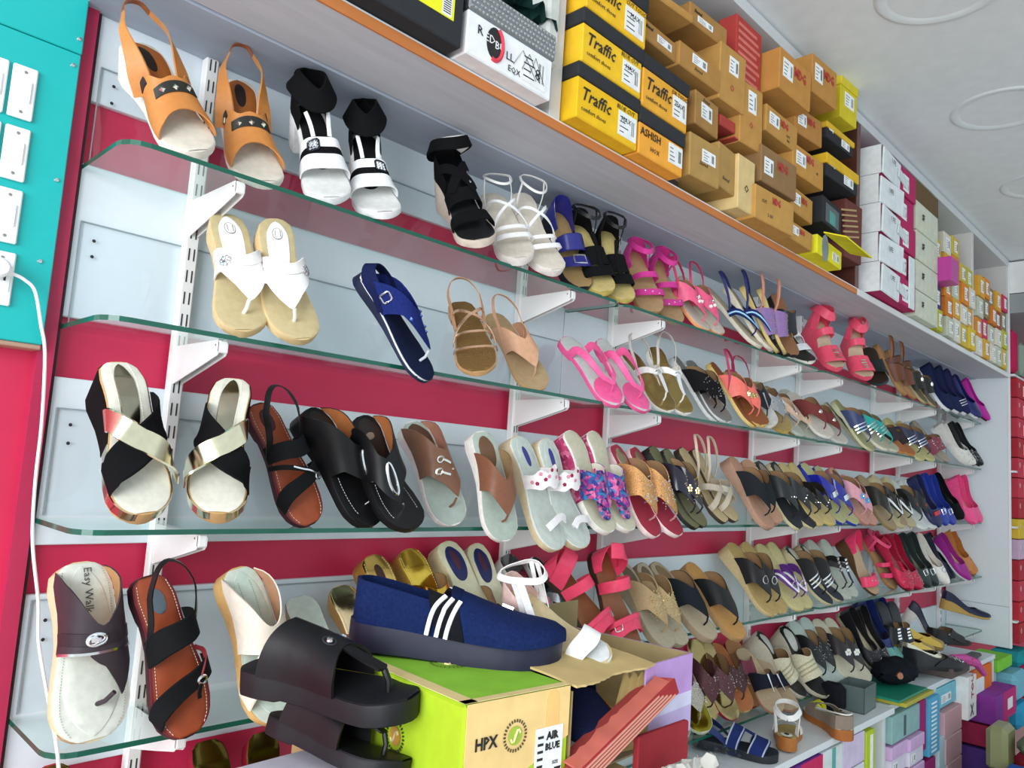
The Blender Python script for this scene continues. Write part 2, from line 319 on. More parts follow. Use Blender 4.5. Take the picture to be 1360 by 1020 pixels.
bevel_ring((1.90, -0.775, 1.56), .145, .165, 'molded_ring'); bevel_ring((2.78, -0.745, 1.56), .145, .165, 'molded_ring'); bevel_ring((3.66, -0.72, 1.56), .145, .165, 'molded_ring')
def part(name, lo, hi, mat, parent, bev=.0015):
    mb = MB(); mb.box(lo, hi, bev); return mb.build(name, mat, parent, smooth=False)
# white boards of the wall behind the shelves, pink wall left bare between them
for z0, z1 in ((-.765, -.49), (-.395, -.12), (-.043, .226), (.325, .585), (.694, .852)):
    for x0, x1 in ((0.0, 1.245), (1.248, 2.52), (2.523, 3.80), (3.803, 4.85)):
        o = sbox('white_board', (x0, .0, z0), (x1, .0125, z1), WHITE, .0015, wall)
mb = MB(); mb.box((-.004, -.006, -1.0), (.0, .0125, .85), 0); mb.build('shadow_gap', M('2a1018', 'ink'), wall, smooth=False)  # solid dark strip stands in for the shadow in the panel gap
struct(sbox('trim_1', (-.03, -.012, -1.2), (-.006, .0125, 1.55), M('b0224c', 'paint')))  # pink pillar reveal, its shade put into a darker wall pink
for z in (.58, .311, 0, -.3043):
    mb = MB(); mb.box((.010, -.0045, z + .004), (1.24, -.0015, z + .176)); gp = mb.build('clear_splash_sheet', FILM, None, smooth=False); part('cut_edge', (.010, -.0048, z + .175), (1.24, -.0012, z + .1765), M('8f9ea3', 'plastic'), gp, 0); part('cut_edge', (.0092, -.0048, z + .004), (.0104, -.0012, z + .176), M('8f9ea3', 'plastic'), gp, 0); tag(gp, 'thin clear sheet against the wall behind the %s shelf' % {.58: 'top', .311: 'second', 0: 'third', -.3043: 'fourth'}[z], 'sheet')
for k, (x, z) in enumerate([(x, z) for z in (.458, .431, .15, .12, -.16, -.19, .73, .70) for x in (.032,)]):
    mb = MB(); mb.lathe([(0, 0), (.003, 0)], (0, 0, 0), 8); o = mb.build('screw_hole', M('20242a', 'ink'), wall, smooth=False); o.location = (x, -.0052, z); o.rotation_euler = (math.pi / 2, 0, 0)
# end panel of the fitting and what shows past it
ep = sbox('trim_2', (4.85, -.325, -.69), (4.875, .0, 1.55), M('dfe6e9', 'laminate'), .002)
sbox('trim_3', (4.849, -.334, -.69), (4.878, -.325, 1.55), M('eef0f0', 'laminate'), .001)
sbox('trim_4', (4.8485, -.325, -.4635), (4.8505, .0, -.4605), M('9aa4a8', 'paint'))
# ---------------------------------------------------------------- the loft for stock above the shelves
loft = empty('storage_loft', 'long white storage loft full of shoe boxes over the shelves', 'loft')
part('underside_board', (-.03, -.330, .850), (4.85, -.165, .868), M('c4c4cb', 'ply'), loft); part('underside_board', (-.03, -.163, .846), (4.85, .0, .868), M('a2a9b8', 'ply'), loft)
part('edge_strip', (-.03, -.337, .8485), (2.49, -.330, .8695), M('c4763c', 'ply'), loft); part('edge_strip', (2.491, -.337, .8485), (4.85, -.330, .8725), M('dfe0e0', 'ply'), loft)
part('floor_board', (-.03, -.333, .868), (4.85, .0, .876), M('e6e4e4', 'laminate'), loft)
part('top_board', (-.03, -.335, 1.515), (4.85, .0, 1.553), M('cfd2d4', 'laminate'), loft); part('back_board', (-.03, -.002, .876), (4.85, .0, 1.515), M('8d8f92', 'board'), loft)
for x in (.775, 2.48, 4.06, 4.81): part('divider', (x, -.332, .876), (x + .035, -.003, 1.515), M('d2cfcc' if x != 2.48 else '5a3028', 'laminate'), loft)
# ---------------------------------------------------------------- uprights, brackets and glass
ZSH = (.58, .311, 0.0, -.3043, -.607); XUP = (.1885, 1.0557, 1.4552, 2.353, 2.7435, 3.5968, 3.968, 4.68)
ORD = ('first', 'second', 'third', 'fourth', 'fifth', 'sixth', 'seventh', 'eighth'); SHN = ('top', 'second', 'third', 'fourth', 'lowest')
GLASS_T = .008
for i, x in enumerate(XUP):
    r = empty('slotted_upright', 'white slotted steel upright, %s one counting from the teal board' % ORD[i], 'upright', 'white uprights', Matrix.Translation((x, 0, 0)))
    part('channel', (-.0125, -.021, -.80), (.0125, -.0, .846), STEEL, r, .003)
    sl = MB()
    for k in range(41):
        z = -.78 + k * .04
        for dx in (-.0045, .0045): sl.box((dx - .0012, -.0216, z), (dx + .0012, -.0209, z + .022))
    o = sl.build('slot', M('2a2c30', 'ink'), r, smooth=False); stuff(o)
    for k, z in enumerate(ZSH):
        b = empty('shelf_bracket', 'white steel bracket under the %s shelf on the %s upright' % (SHN[k], ORD[i]), 'bracket', 'white shelf brackets', Matrix.Translation((x, 0, z - GLASS_T)))
        pr = [(-.021, 0), (-.183, 0), (-.190, -.006), (-.190, -.020), (-.184, -.026), (-.12, -.043), (-.021, -.068)]
        for sx in (-.0075, .0060):
            m2 = MB(); n = len(pr); m2.add([(sx, y, zz) for y, zz in pr] + [(sx + .0015, y, zz) for y, zz in pr], [tuple(range(n)), tuple(range(2 * n - 1, n - 1, -1))] + [(q, n + q, n + (q + 1) % n, (q + 1) % n) for q in range(n)])
            m2.build('side_plate', STEEL, b, smooth=False)
        part('nose', (-.0075, -.1905, -.022), (.0075, -.184, -.0012), STEEL, b, .002)
        m2 = MB(); m2.box((-.006, -.175, -.0035), (.006, -.172, -.001)); m2.box((-.0078, -.178, -.010), (.0078, -.175, -.007)); m2.build('rivet', M('4a4a4c', 'ink'), b, smooth=False)
GX = ((0.0, 1.245), (1.252, 2.52), (2.527, 3.79), (3.797, 4.838))
def glass_shelf(x0, x1, z, label, y0=-.002, D=.20, rl=True):
    r = empty('glass_shelf', label, 'glass shelf', 'glass shelves', Matrix.Translation((x0, 0, z)))
    W = x1 - x0; rr = .038; out = [(0, y0), (W, y0)]
    for k in range(5): a = k / 4 * math.pi / 2; out.append((W - rr + rr * math.cos(a), -D + rr - rr * math.sin(a)))
    for k in range(5): a = k / 4 * math.pi / 2; out.append((rr - rr * math.sin(a), -D + rr - rr * math.cos(a)))
    n = len(out); mb = MB()
    mb.add([(x, y, 0) for x, y in out] + [(x, y, -GLASS_T) for x, y in out], [tuple(range(n))[::-1], tuple(range(n, 2 * n))]); mb.build('pane', GLASS, r, smooth=False)
    m2 = MB(); fs = []
    for q in range(1, n): fs.append((q, (q + 1) % n, n + (q + 1) % n, n + q))
    m2.add([(x, y, 0) for x, y in out] + [(x, y, -GLASS_T) for x, y in out], fs); m2.build('polished_edge', EDGE, r, smooth=False)
for k, z in enumerate(ZSH):
    for j, (x0, x1) in enumerate(GX):
        glass_shelf(x0, x1, z, 'clear green-edged glass pane, %s shelf, %s pane from the teal board' % (SHN[k], ORD[j]))
# ---------------------------------------------------------------- teal switchboard
tb = empty('switchboard', 'teal laminate switchboard on the pink wall at the left', 'switchboard')
part('board', (-.62, -.03, .752), (-.028, .012, 1.5), TEAL, tb); part('board', (-.62, -.03, .270), (-.029, .012, .7505), TEAL, tb); part('wood_core', (-.62, -.0285, .262), (-.030, .012, .2695), M('b08a78', 'ply'), tb)
for x, z in ((-.035, .776), (-.039, .729), (-.040, .535), (-.028 - .02, .40)):
    mb = MB(); mb.lathe([(.0001, .003), (.003, .0025), (.0042, 0)], (0, 0, 0), 10); o = mb.build('screw', M('d8dada', 'metal'), tb); o.matrix_local = Matrix.Translation((x, -.03, z)) @ Matrix.Rotation(math.pi / 2, 4, 'X')
def plate(x, z, w, h, label, socket=False):
    r = empty('wall_switch' if not socket else 'wall_socket', label, 'switch' if not socket else 'socket', 'white switch modules', Matrix.Translation((x, -.03, z)))
    part('cover_plate', (-w / 2, -.007, -h / 2), (w / 2, -.0002, h / 2), M('f2f2f2', 'plastic'), r, .002)
    if not socket:
        part('rocker', (-w * .31, -.0105, -h * .2), (w * .31, -.007, h * .22), M('fbfbfb', 'plastic'), r, .0015)
    else:
        part('outlet_face', (-w * .38, -.009, -h * .25), (w * .38, -.007, h * .25), M('f6f6f6', 'plastic'), r, .0015)
        for dx in (-.006, .006): part('pin_hole', (dx - .0015, -.0094, -.004), (dx + .0015, -.009, .004), M('26282a', 'ink'), r, 0)
    for dz in (-.38, .38):
        mb = MB(); mb.lathe([(.0001, .0015), (.002, .0014), (.0028, 0)], (0, 0, 0), 8); o = mb.build('screw', M('a8aaa8', 'metal'), r); o.matrix_local = Matrix.Translation((0, -.007, dz * h)) @ Matrix.Rotation(math.pi / 2, 4, 'X')
for k, (x, z, nm) in enumerate([(-.1025, .655, 'topmost'), (-.1015, .557, 'second'), (-.1005, .459, 'third')]): plate(x, z, .034, .084, 'white rocker switch plate near the board edge, %s of three' % nm)
plate(-.099, .362, .036, .082, 'white socket plate below the switches with a plugged charger', True)
for k, (x, z, nm) in enumerate([(-.142, .655, 'topmost'), (-.141, .557, 'second'), (-.140, .459, 'third'), (-.139, .362, 'lowest')]): plate(x, z, .034, .084, 'white switch plate cut by the picture edge, %s' % nm)
ch = empty('phone_charger', 'white round charger plugged into the teal switchboard', 'charger', None, Matrix.Translation((-.106, -.037, .372)))
mb = MB(); mb.lathe([(.0001, .034), (.011, .034), (.0145, .030), (.0155, .004), (.014, 0), (.0001, 0)], (0, 0, 0), 20); o = mb.build('plug_body', M('f4f4f4', 'plastic'), ch); o.rotation_euler = (math.pi / 2, 0, 0)
mb = MB(); pts = [(-.100, -.052, .371), (-.084, -.055, .367), (-.070, -.054, .362), (-.054, -.052, .348), (-.040, -.05, .300), (-.029, -.05, .255), (-.021, -.05, .151), (-.019, -.05, .058), (-.012, -.05, -.032), (.006, -.052, -.123), (.011, -.06, -.18), (.020, -.10, -.248), (.012, -.205, -.306), (.015, -.215, -.374), (.016, -.215, -.50), (.02, -.2, -.66)]
p = V3(pts); q = np.linspace(0, 1, len(p)); x = np.linspace(0, 1, 70); cab = np.stack([crv(q, p[:, i], x) for i in range(3)], 1); rr = np.where(x < .05, .0045, .0026); mb.tube(cab, rr, 8)
tag(mb.build('charging_cable', M('f4f4f4', 'plastic'), None), 'white charging cable hanging from the charger past the shelves', 'cable')


# ---------------------------------------------------------------- styles of footwear (every builder adds the parts of one shoe to its root)
def base(s, r, sole, ins, sk='rubber', ik='leather', pad=None, pk='leather', stitch=None, padk=.62):
    s.sole(r, sole, sk); s.insole(r, ins, ik)
    if pad: s.insole(r, pad, pk, .05, .36, padk, .0030, 'heel_pad')
    if stitch: s.stitches(r, stitch)
def vee(s, r, up, uk='leather', tip=.80, wide=1.0, tc=0.0, name='thong_strap', post=None, back=0.0, side0=.19, lin='9a7a58'):
    """V-shaped upper that runs down to a toe post"""
    b = side0 + back; cb = .50 - .04 * (wide - 1); cf = .56 + .04 * (wide - 1)
    s.patch(name, r, M(up, uk), [-1, -.62, -.22, tc, tc + .22, .62, 1], [b, b + .11, cb - .05, cb, cb - .05, b + .11, b],
            [cf - .04, cf, tip - .10, tip, tip - .10, cf, cf - .04], spline=False, lining=lin)
    s.post(r, M(post or up, uk), tip - .01, tc * .7, .035)
def thong(s, r, sole='2b2b2b', ins='c9b08a', up='1c1c1e', uk='leather', ik='leather', sk='rubber', pad=None, tip=.80, wide=1.0, orn=None, ocol='e8e8ea', stitch=None, sling=None, post=None, tc=0.0, ok='metal', back=0.0, bead=None, pk='leather', lin='9a7a58'):
    base(s, r, sole, ins, sk, ik, pad, stitch=stitch, pk=pk); vee(s, r, up, uk, tip, wide, tc, post=post, back=back, lin=lin)
    ornament(s, r, orn, ocol, .60 + back * .5, 0.02, ok)
    if sling: slingback(s, r, sling)
    if bead: s.gems(r, M(bead, 'gem'), [(random.uniform(.44, .70) + back, random.uniform(-.55, .55)) for i in range(26 if s.lo else 70)], .0022)
def tstrap(s, r, sole='2b2b2b', ins='c9b08a', up='1c1c1e', uk='leather', ik='leather', sk='rubber', pad=None, w=.012, orn=None, ocol='e8e8ea', tip=.80, sling=None, ok='metal', stitch=None, bar=True, trim=None, post=None):
    """side band plus a narrow tongue to the toe post"""
    base(s, r, sole, ins, sk, ik, pad, stitch=stitch)
    s.patch('side_strap', r, M(up, uk), [-1, -.5, 0, .5, 1], [.34, .42, .50, .42, .34], [.42, .50, .57, .50, .42])
    s.strap('center_strap', r, M(trim or up, uk), [(.50, 0), (.62, .02), (.72, .02), (tip, 0)], [w, w, w * .8, w * .5], .0028, .003)
    s.post(r, M(post or up, uk), tip - .01, 0, .035); ornament(s, r, orn, ocol, .54, 0.0, ok)
    if sling: slingback(s, r, sling)
def thin_v(s, r, sole='2b2b2b', ins='c9b08a', up='1c1c1e', uk='leather', ik='leather', sk='rubber', pad=None, w=.011, orn=None, ocol='e8e8ea', tip=.79, sling=None, ok='metal', side0=.42, stitch=None, trim=None, toepad=None):
    """two narrow straps that meet at the toe post"""
    base(s, r, sole, ins, sk, ik, pad, stitch=stitch)
    if toepad: s.insole(r, toepad, ik, .60, .985, .92, .0030, 'toe_pad')
    for sg in (-1, 1):
        s.strap('thong_strap', r, M(up, uk), [(side0, sg), (side0 + .06, sg * .72), (.64, sg * .34), (.73, sg * .12), (tip, 0)], [w * 1.5, w * 1.4, w, w * .9, w * .6])
        if trim: s.strap('strap_trim', r, M(trim, 'leather'), [(side0, sg), (side0 + .06, sg * .72), (.64, sg * .34), (.73, sg * .12), (tip, 0)], w * .35, .0016, .0032)
    s.post(r, M(up, uk), tip - .01, 0, .035); ornament(s, r, orn, ocol, tip - .10, 0.0, ok)
    if sling: slingback(s, r, sling)
def slide(s, r, sole='2b2b2b', ins='c9b08a', up='1c1c1e', uk='leather', ik='leather', sk='rubber', pad=None, a=.50, b=.74, orn=None, ocol='e8e8ea', stitch=None, ok='metal', pk='leather', second=None, sling=None, bead=None, plab=None, txt=None):
    base(s, r, sole, ins, sk, ik, pad, stitch=stitch, pk=pk)
    if plab: s.insole(r, plab, 'leather', .09, .27, .26, .0040, 'heel_label')
    if txt: sole_text(s, r, txt[0], .19, txt[1], txt[2], True, -.004, .0056)
    s.patch('band', r, M(up, uk), [-1, -.5, 0, .5, 1], [a - .12, a - .03, a + .03, a - .03, a - .12], [b - .03, b, b + .02, b, b - .03], lining='9a7a58')
    if second: s.patch('rear_band', r, M(second, uk), [-1, -.5, 0, .5, 1], [.30, .33, .36, .33, .30], [.40, .43, .45, .43, .40])
    ornament(s, r, orn, ocol, (a + b) / 2, 0.0, ok)
    if sling: slingback(s, r, sling)
    if bead: s.gems(r, M(bead, 'gem'), [(random.uniform(a, b), random.uniform(-.75, .75)) for i in range(30 if s.lo else 90)], .0023)
def cross(s, r, sole='2b2b2b', ins='c9b08a', up='1c1c1e', up2=None, uk='leather', uk2=None, ik='leather', sk='rubber', pad=None, w=.026, orn=None, ocol='e8e8ea', ok='metal', pk='leather', stitch=None, a=.42, b=.80, sling=None):
    base(s, r, sole, ins, sk, ik, pad, stitch=stitch, pk=pk)
    s.strap('cross_strap', r, M(up2 or up, uk2 or uk), [(a, 1), (a + .06, .6), ((a + b) / 2, 0), (b - .06, -.6), (b - .03, -1)], w)
    s.strap('cross_strap', r, M(up, uk), [(a, -1), (a + .06, -.6), ((a + b) / 2, 0), (b - .06, .6), (b - .03, 1)], w, .0022, .0034)
    ornament(s, r, orn, ocol, (a + b) / 2, 0.0, ok)
    if sling: slingback(s, r, sling)
def slingback(s, r, col, h=.055, w=.008, u0=.42, kind='leather'):
    s.loop('sling_strap', r, M(col, kind), [(u0, .98, .004), (u0 - .14, 1.08, h * .55), (.06, .9, h), (-.035, 0, h * 1.06), (.06, -.9, h), (u0 - .14, -1.08, h * .55), (u0, -.98, .004)], w)
def ankle(s, r, col, h=.072, w=.010, kind='leather', tilt=.02, rad=.85):
    a = np.linspace(0, 2 * np.pi, 11); s.loop('ankle_strap', r, M(col, kind), [(.15 - .20 * math.cos(q), rad * 1.05 * math.sin(q), h - tilt * math.cos(q)) for q in a], w)
    for sg in (-1, 1): s.loop('strap_link', r, M(col, kind), [(.24, sg * .97, .0), (.20, sg * 1.04, h * .5), (.15, sg * rad * 1.05, h)], w * .8, n=8)
def strappy(s, r, sole='2b2b2b', ins='c9b08a', up='1c1c1e', uk='leather', ik='leather', sk='rubber', pad=None, bands=((.70, .018), (.55, .012)), ank=None, sling=None, bar=None, orn=None, ocol='e8e8ea', ok='metal', stitch=None, h=.085, aw=.010, zig=None, counter=None):
    h = h * .85
    """open sandal of separate bands with an ankle strap"""
    base(s, r, sole, ins, sk, ik, pad, stitch=stitch)
    for u, w in bands: s.strap('band', r, M(up, uk), [(u - .05, -1), (u, -.55), (u + .02, 0), (u, .55), (u - .05, 1)], w)
    if bar: s.strap('center_strap', r, M(bar, uk), [(.36, 0), (.5, .02), (.6, .02), (.73, 0)], .010, .002, .003)
    if zig:
        for sg in (-1, 1): s.strap('cross_strap', r, M(zig, uk), [(.62, sg), (.55, sg * .6), (.45, 0), (.36, -sg * .5), (.28, -sg)], .007, .002, .003)
    if counter: s.wall('heel_counter', r, M(counter, uk), .30, .02, .060)
    if ank: ankle(s, r, ank, h, aw)
    if sling: slingback(s, r, sling)
    ornament(s, r, orn, ocol, bands[0][0], 0.0, ok)
def pump(s, r, sole='2b2b2b', ins='c9b08a', up='1c1c1e', uk='leather', ik='leather', sk='rubber', orn=None, ocol='e8e8ea', ok='metal', u0=.60, dots=None, cap=None, uf=1.0, h=.05):
    """closed shoe with a low topline"""
    base(s, r, sole, ins, sk, ik)
    s.patch('vamp', r, M(up, uk), [-1, -.6, 0, .6, 1], [u0 - .20, u0 + .02, u0 + .10, u0 + .02, u0 - .20], [uf] * 5, nu=8)
    s.wall('quarter', r, M(up, uk), u0 - .02, .026, h)
    if cap: s.patch('toe_cap', r, M(cap, uk), [-1, -.6, 0, .6, 1], [.88, .87, .86, .87, .88], [1.0] * 5, th=.0012, off=.0032)
    ornament(s, r, orn, ocol, u0 + .17, 0.0, ok)
    if dots: s.gems(r, M(dots, 'gem'), [(random.uniform(u0 + .1, .95), random.uniform(-.7, .7)) for i in range(40)], .0022)
def ornament(s, r, kind, col, u, t, mk='metal'):
    if not kind: return
    m = M(col, mk)
    if kind == 'ring': s.ring('buckle', r, m, u, t, .045, .20, .0020)
    elif kind == 'square': s.ring('buckle', r, m, u, t, .045, .22, .0022, sq=True)
    elif kind == 'drop': s.ring('buckle', r, m, u + .05, t, .085, .17, .0024)
    elif kind == 'disc': s.disc('rosette', r, m, u, t, .009, .004, .003)
    elif kind == 'flower':
        for k in range(6): s.disc('petal', r, m, u + .026 * math.cos(k * 1.047), t + .16 * math.sin(k * 1.047), .0055, .004, .003, 7)
        s.disc('flower_center', r, M('f0e6c0', 'gem'), u, t, .0045, .005, .004, 7)
    elif kind == 'pearls':
        for du, dt in ((.03, -.12), (.04, .14)): s.disc('pearl', r, M('f2eee6', 'patent'), u + du, t + dt, .0065, .008, .002, 10)
        for k in range(4): s.disc('gem_setting', r, m, u - .03 + .02 * (k % 2), t - .15 + .1 * k, .003, .003, .003, 6)
    elif kind == 'bow':
        for sg in (-1, 1): s.patch('bow_loop', r, m, sorted([t, t + sg * .35]), [u - .035, u - .035][::1], [u + .035, u + .035], th=.006, off=.003, nt=5, nu=4)
        s.disc('bow_knot', r, m, u, t, .006, .008, .004, 8)
    elif kind == 'bars':
        for k in range(4): s.strap('metal_bar', r, m, [(u - .09 + .05 * k, -.12), (u - .09 + .05 * k, .12)], .008, .004, .003, 4)
    elif kind == 'rod': s.strap('metal_rod', r, m, [(u - .06, t), (u + .04, t), (u + .17, t)], [.007, .004, .003], .004, .004, 8)
    elif kind == 'stripe3':
        for k in range(3): s.strap('stripe', r, m, [(u - .07 + .05 * k, -.9), (u - .05 + .05 * k, 0), (u - .07 + .05 * k, .9)], .005, .001, .0030)
    elif kind == 'studs':
        s.gems(r, m, [(u + random.uniform(-.12, .1), t + random.uniform(-.6, .6)) for i in range(30 if s.lo else 80)], .0026, .003)
    elif kind == 'dots3':
        for k in range(3): s.disc('stud', r, m, u + .02 * k, t - .25 + .25 * k, .003, .003, .003, 7)
    elif kind == 'embro':
        for k in range(9): s.disc('embroidered_leaf', r, m, u + .03 * math.cos(k * 2.4), -.8 + .2 * k, .0038, .0012, .003, 5)
STYLE = dict(thong=thong, tstrap=tstrap, thin_v=thin_v, slide=slide, cross=cross, strappy=strappy, pump=pump)
def shoe(H, Tt, style, label, cat='sandal', name=None, group=None, side=1, k='flat', t0=.012, hh=.008, toe='round', hs=1.0, tw=0, lo=True, **kw):
    s = Shoe(k, t0, hh, toe, side, hs, lo); r = place(H, Tt, s, tw, name or cat.replace(' ', '_'), label, cat, group)
    if isinstance(style, str): STYLE[style](s, r, **kw)
    else: style(s, r, **kw)
    return s, r


# ---------------------------------------------------------------- the large shoes close to the camera
def sole_text(s, r, body, u, size, col, along=True, dy=0.0, h=.0048, bold=0.0):
    """lettering printed on the footbed"""
    e = .03; sl = (float(s.T(u + e)) - float(s.T(u - e))) / (2 * e * L0); a = np.array([1, 0, sl]); a /= np.linalg.norm(a); z = float(s.T(u)) + h
    if along: right, up = a, np.array([0, 1.0, 0])
    else: right, up = np.array([0, 1.0, 0]), -a
    text(body, size, M(col, 'ink'), r, (u * L0, float(s.c(u)) + dy, z), right, up, align='CENTER', bold=bold)
def H_tan(s, r):
    base(s, r, 'e9e0d6', 'd9d2c2', ik='leather'); s.insole(r, '9a5a28', 'leather', .02, .42, .86, .0028, 'heel_pad'); s.insole(r, '241c1a', 'leather', .08, .30, .30, .0042, 'heel_label')
    tan = M('c98344', 'leather')
    s.patch('upper', r, tan, [-1, -.6, -.25, 0, .25, .6, 1], [.40, .44, .50, .49, .50, .44, .40], [.82, .78, .72, .70, .72, .78, .82])
    for sg in (-1, 1):
        s.loop('quarter_strap', r, tan, [(.46, sg * .98, .003), (.36, sg * 1.08, .016), (.22, sg * 1.10, .032), (.10, sg * .98, .046), (.03, sg * .72, .055)], [.036, .034, .024, .015, .011])
        s.strap('dark_trim', r, M('262224', 'leather'), [(.42, sg), (.44, sg * .72)], .014, .0012, .0036, 6)
    s.loop('heel_elastic', r, M('8a4a26', 'leather'), [(.03, .72, .054), (-.02, .45, .062), (-.035, 0, .064), (-.02, -.45, .062), (.03, -.72, .054)], .010)
    s.patch('stud_plate', r, M('2a2a26', 'leather'), [-.52, 0, .52], [.535, .52, .535], [.595, .585, .595], th=.0016, off=.0032)
    for t in (-.3, 0, .3): s.gems(r, M('e8e8dc', 'gem'), [(.56, t)], .0052, .005, 'pyramid_stud')
    s.strap('side_buckle', r, M('d8d4c8', 'metal'), [(.44, .95), (.47, .80)], .010, .002, .004, 5)
def H_cuff(s, r):
    base(s, r, 'ececec', 'e4e4e0'); blk = M('101012', 'suede'); wh = M('f4f4f4', 'leather'); s.insole(r, '1a1a1c', 'suede', .02, .60, .80, .0026, 'heel_pad')
    s.patch('front_band', r, wh, [-1, -.5, 0, .5, 1], [.58, .60, .62, .60, .58], [.70, .73, .75, .73, .70]); s.patch('rear_band', r, wh, [-1, -.5, 0, .5, 1], [.46, .49, .51, .49, .46], [.53, .55, .57, .55, .53])
    s.patch('black_inlay', r, blk, [-1, -.5, 0, .5, 1], [.53, .55, .57, .55, .53], [.58, .60, .62, .60, .58], th=.0016)
    s.strap('t_strap', r, wh, [(.50, .20), (.42, .26), (.34, .34)], .008); s.strap('t_strap', r, wh, [(.50, -.25), (.42, -.32), (.34, -.42)], .008)
    s.wall('heel_counter', r, blk, .30, .03, .075)
    a = np.linspace(0, 2 * np.pi, 15); s.loop('ankle_cuff', r, blk, [(.17 - .20 * math.cos(q), .98 * math.sin(q), .066 - .012 * math.cos(q)) for q in a], .044, .003)
    s.ring('buckle', r, M('3a3a40', 'metal'), .555, -.28, .035, .17, .0018, sq=True); s.gems(r, M('e4e8ec', 'gem'), [(.535 + .02 * i, -.38 + .1 * j) for i in range(3) for j in range(3)], .0035, .004)
def H_blackwedge(s, r):
    base(s, r, 'd8c8b8', '202022', sk='rubber'); blk = M('101012', 'suede')
    s.patch('toe_band', r, blk, [-1, -.5, 0, .5, 1], [.60, .64, .66, .64, .60], [.74, .78, .80, .78, .74]); s.patch('instep_band', r, blk, [-1, -.5, 0, .5, 1], [.36, .42, .46, .42, .36], [.50, .55, .56, .55, .50])
    s.strap('cross_strap', r, blk, [(.46, .5), (.38, .1), (.30, -.3), (.22, -.7)], .022, .0024, .003); s.strap('cross_strap', r, blk, [(.46, -.5), (.38, -.1), (.30, .3), (.22, .7)], .022, .0024, .003)
    s.wall('heel_counter', r, blk, .34, .03, .07)
    a = np.linspace(0, 2 * np.pi, 13); s.loop('ankle_band', r, blk, [(.15 - .21 * math.cos(q), 1.30 * math.sin(q), .078 - .045 * math.cos(q)) for q in a], .026, .003)
    s.loop('ankle_lining', r, M('dcdad6', 'paper'), [(.15 - .19 * math.cos(q), 1.22 * math.sin(q), .078 - .045 * math.cos(q)) for q in a[2:9]], .021, .001)
    s.disc('strap_stud', r, M('d8dade', 'metal'), .42, .3, .004)
def H_white(s, r):
    base(s, r, 'd8bd8c', 'bfae84'); s.insole(r, 'f0ece8', 'leather', .04, .46, .62, .0034, 'heel_pad')
    w = M('f2efec', 'leather')
    s.patch('thong_strap', r, w, [-1, -.6, -.15, .10, .35, .7, 1], [.36, .42, .53, .555, .53, .42, .36], [.56, .575, .70, .815, .72, .575, .56], spline=False); s.post(r, w, .80, .06, .035, .0032)
    s.strap('folded_band', r, M('e6e2df', 'leather'), [(.39, -1), (.47, -.5), (.53, 0), (.47, .5), (.39, 1)], .020, .0012, .0034)
    s.insole(r, '3a3a40', 'ink', .10, .20, .30, .0040, 'stamp_ring'); s.insole(r, 'f0ece8', 'leather', .105, .195, .27, .0046, 'stamp_field'); s.stitches(r, '3a3a40', .14, .125, .18, .0054, 5)
    t = -.45
    for k in range(7): s.disc('petal', r, M('d4d4d8', 'metal'), .52 + .02 * math.cos(k * .9), t + .12 * math.sin(k * .9), .0045, .004, .0035, 7)
def H_navy(s, r):
    base(s, r, '1d2440', '17203c', sk='rubber'); s.insole(r, 'e4e4e6', 'rubber', .012, .988, 1.0, .0001, 'white_welt'); s.insole(r, '17203c', 'cloth', .014, .986, .95, .0022, 'footbed')
    n = M('202c6c', 'cloth')
    s.patch('thong_strap', r, n, [-1, -.6, -.1, .15, .4, .7, 1], [.06, .20, .42, .50, .42, .20, .06], [.36, .44, .66, .80, .68, .48, .40], spline=False); s.post(r, M('c8ccd4', 'plastic'), .79, .08, .035, .0028)
    s.loop('heel_strap', r, M('1a2148', 'cloth'), [(.34, 1.0, .006), (.20, 1.02, .014), (.05, .95, .018), (-.01, 0, .020), (.05, -.95, .018), (.20, -1.02, .014), (.34, -1.0, .006)], .026)
    s.gems(r, M('6f94f0', 'gem'), [(.49, .26), (.52, .12), (.50, -.36), (.61, .22), (.65, .18)], .0046, .004, 'blue_gem')
    s.ring('letter_buckle', r, M('d4d8e0', 'metal'), .26, -.80, .035, .10, .002, sq=True); s.strap('letter_tab', r, M('c8ccd4', 'metal'), [(.48, .42), (.52, .42)], .010, .002, .004, 4)
def H_gold(s, r):
    s.sole(r, 'c9a06c', 'leather'); s.insole(r, 'dedacb', 'leather'); s.insole(r, '9c9480', 'metal', .03, .46, .46, .0034, 'heel_pad'); g = M('e6dcbc', 'metal'); b = M('101012', 'suede')
    s.side_band('platform_band', r, g, .50, .995, .30, .97); s.side_band('heel_wrap', r, b, .005, .50, .03, .96, toe=False)
    s.strap('cross_strap', r, b, [(.34, 1), (.46, .6), (.60, 0), (.70, -.55), (.74, -1)], [.060, .055, .052, .052, .055], .002); s.strap('cross_strap', r, g, [(.38, -1), (.46, -.62), (.58, 0), (.67, .6), (.74, 1)], [.036, .036, .034, .040, .046], .0024, .0042)
    s.stitches(r, 'f6f2e4', .50, .04, .45, .0044, 26)
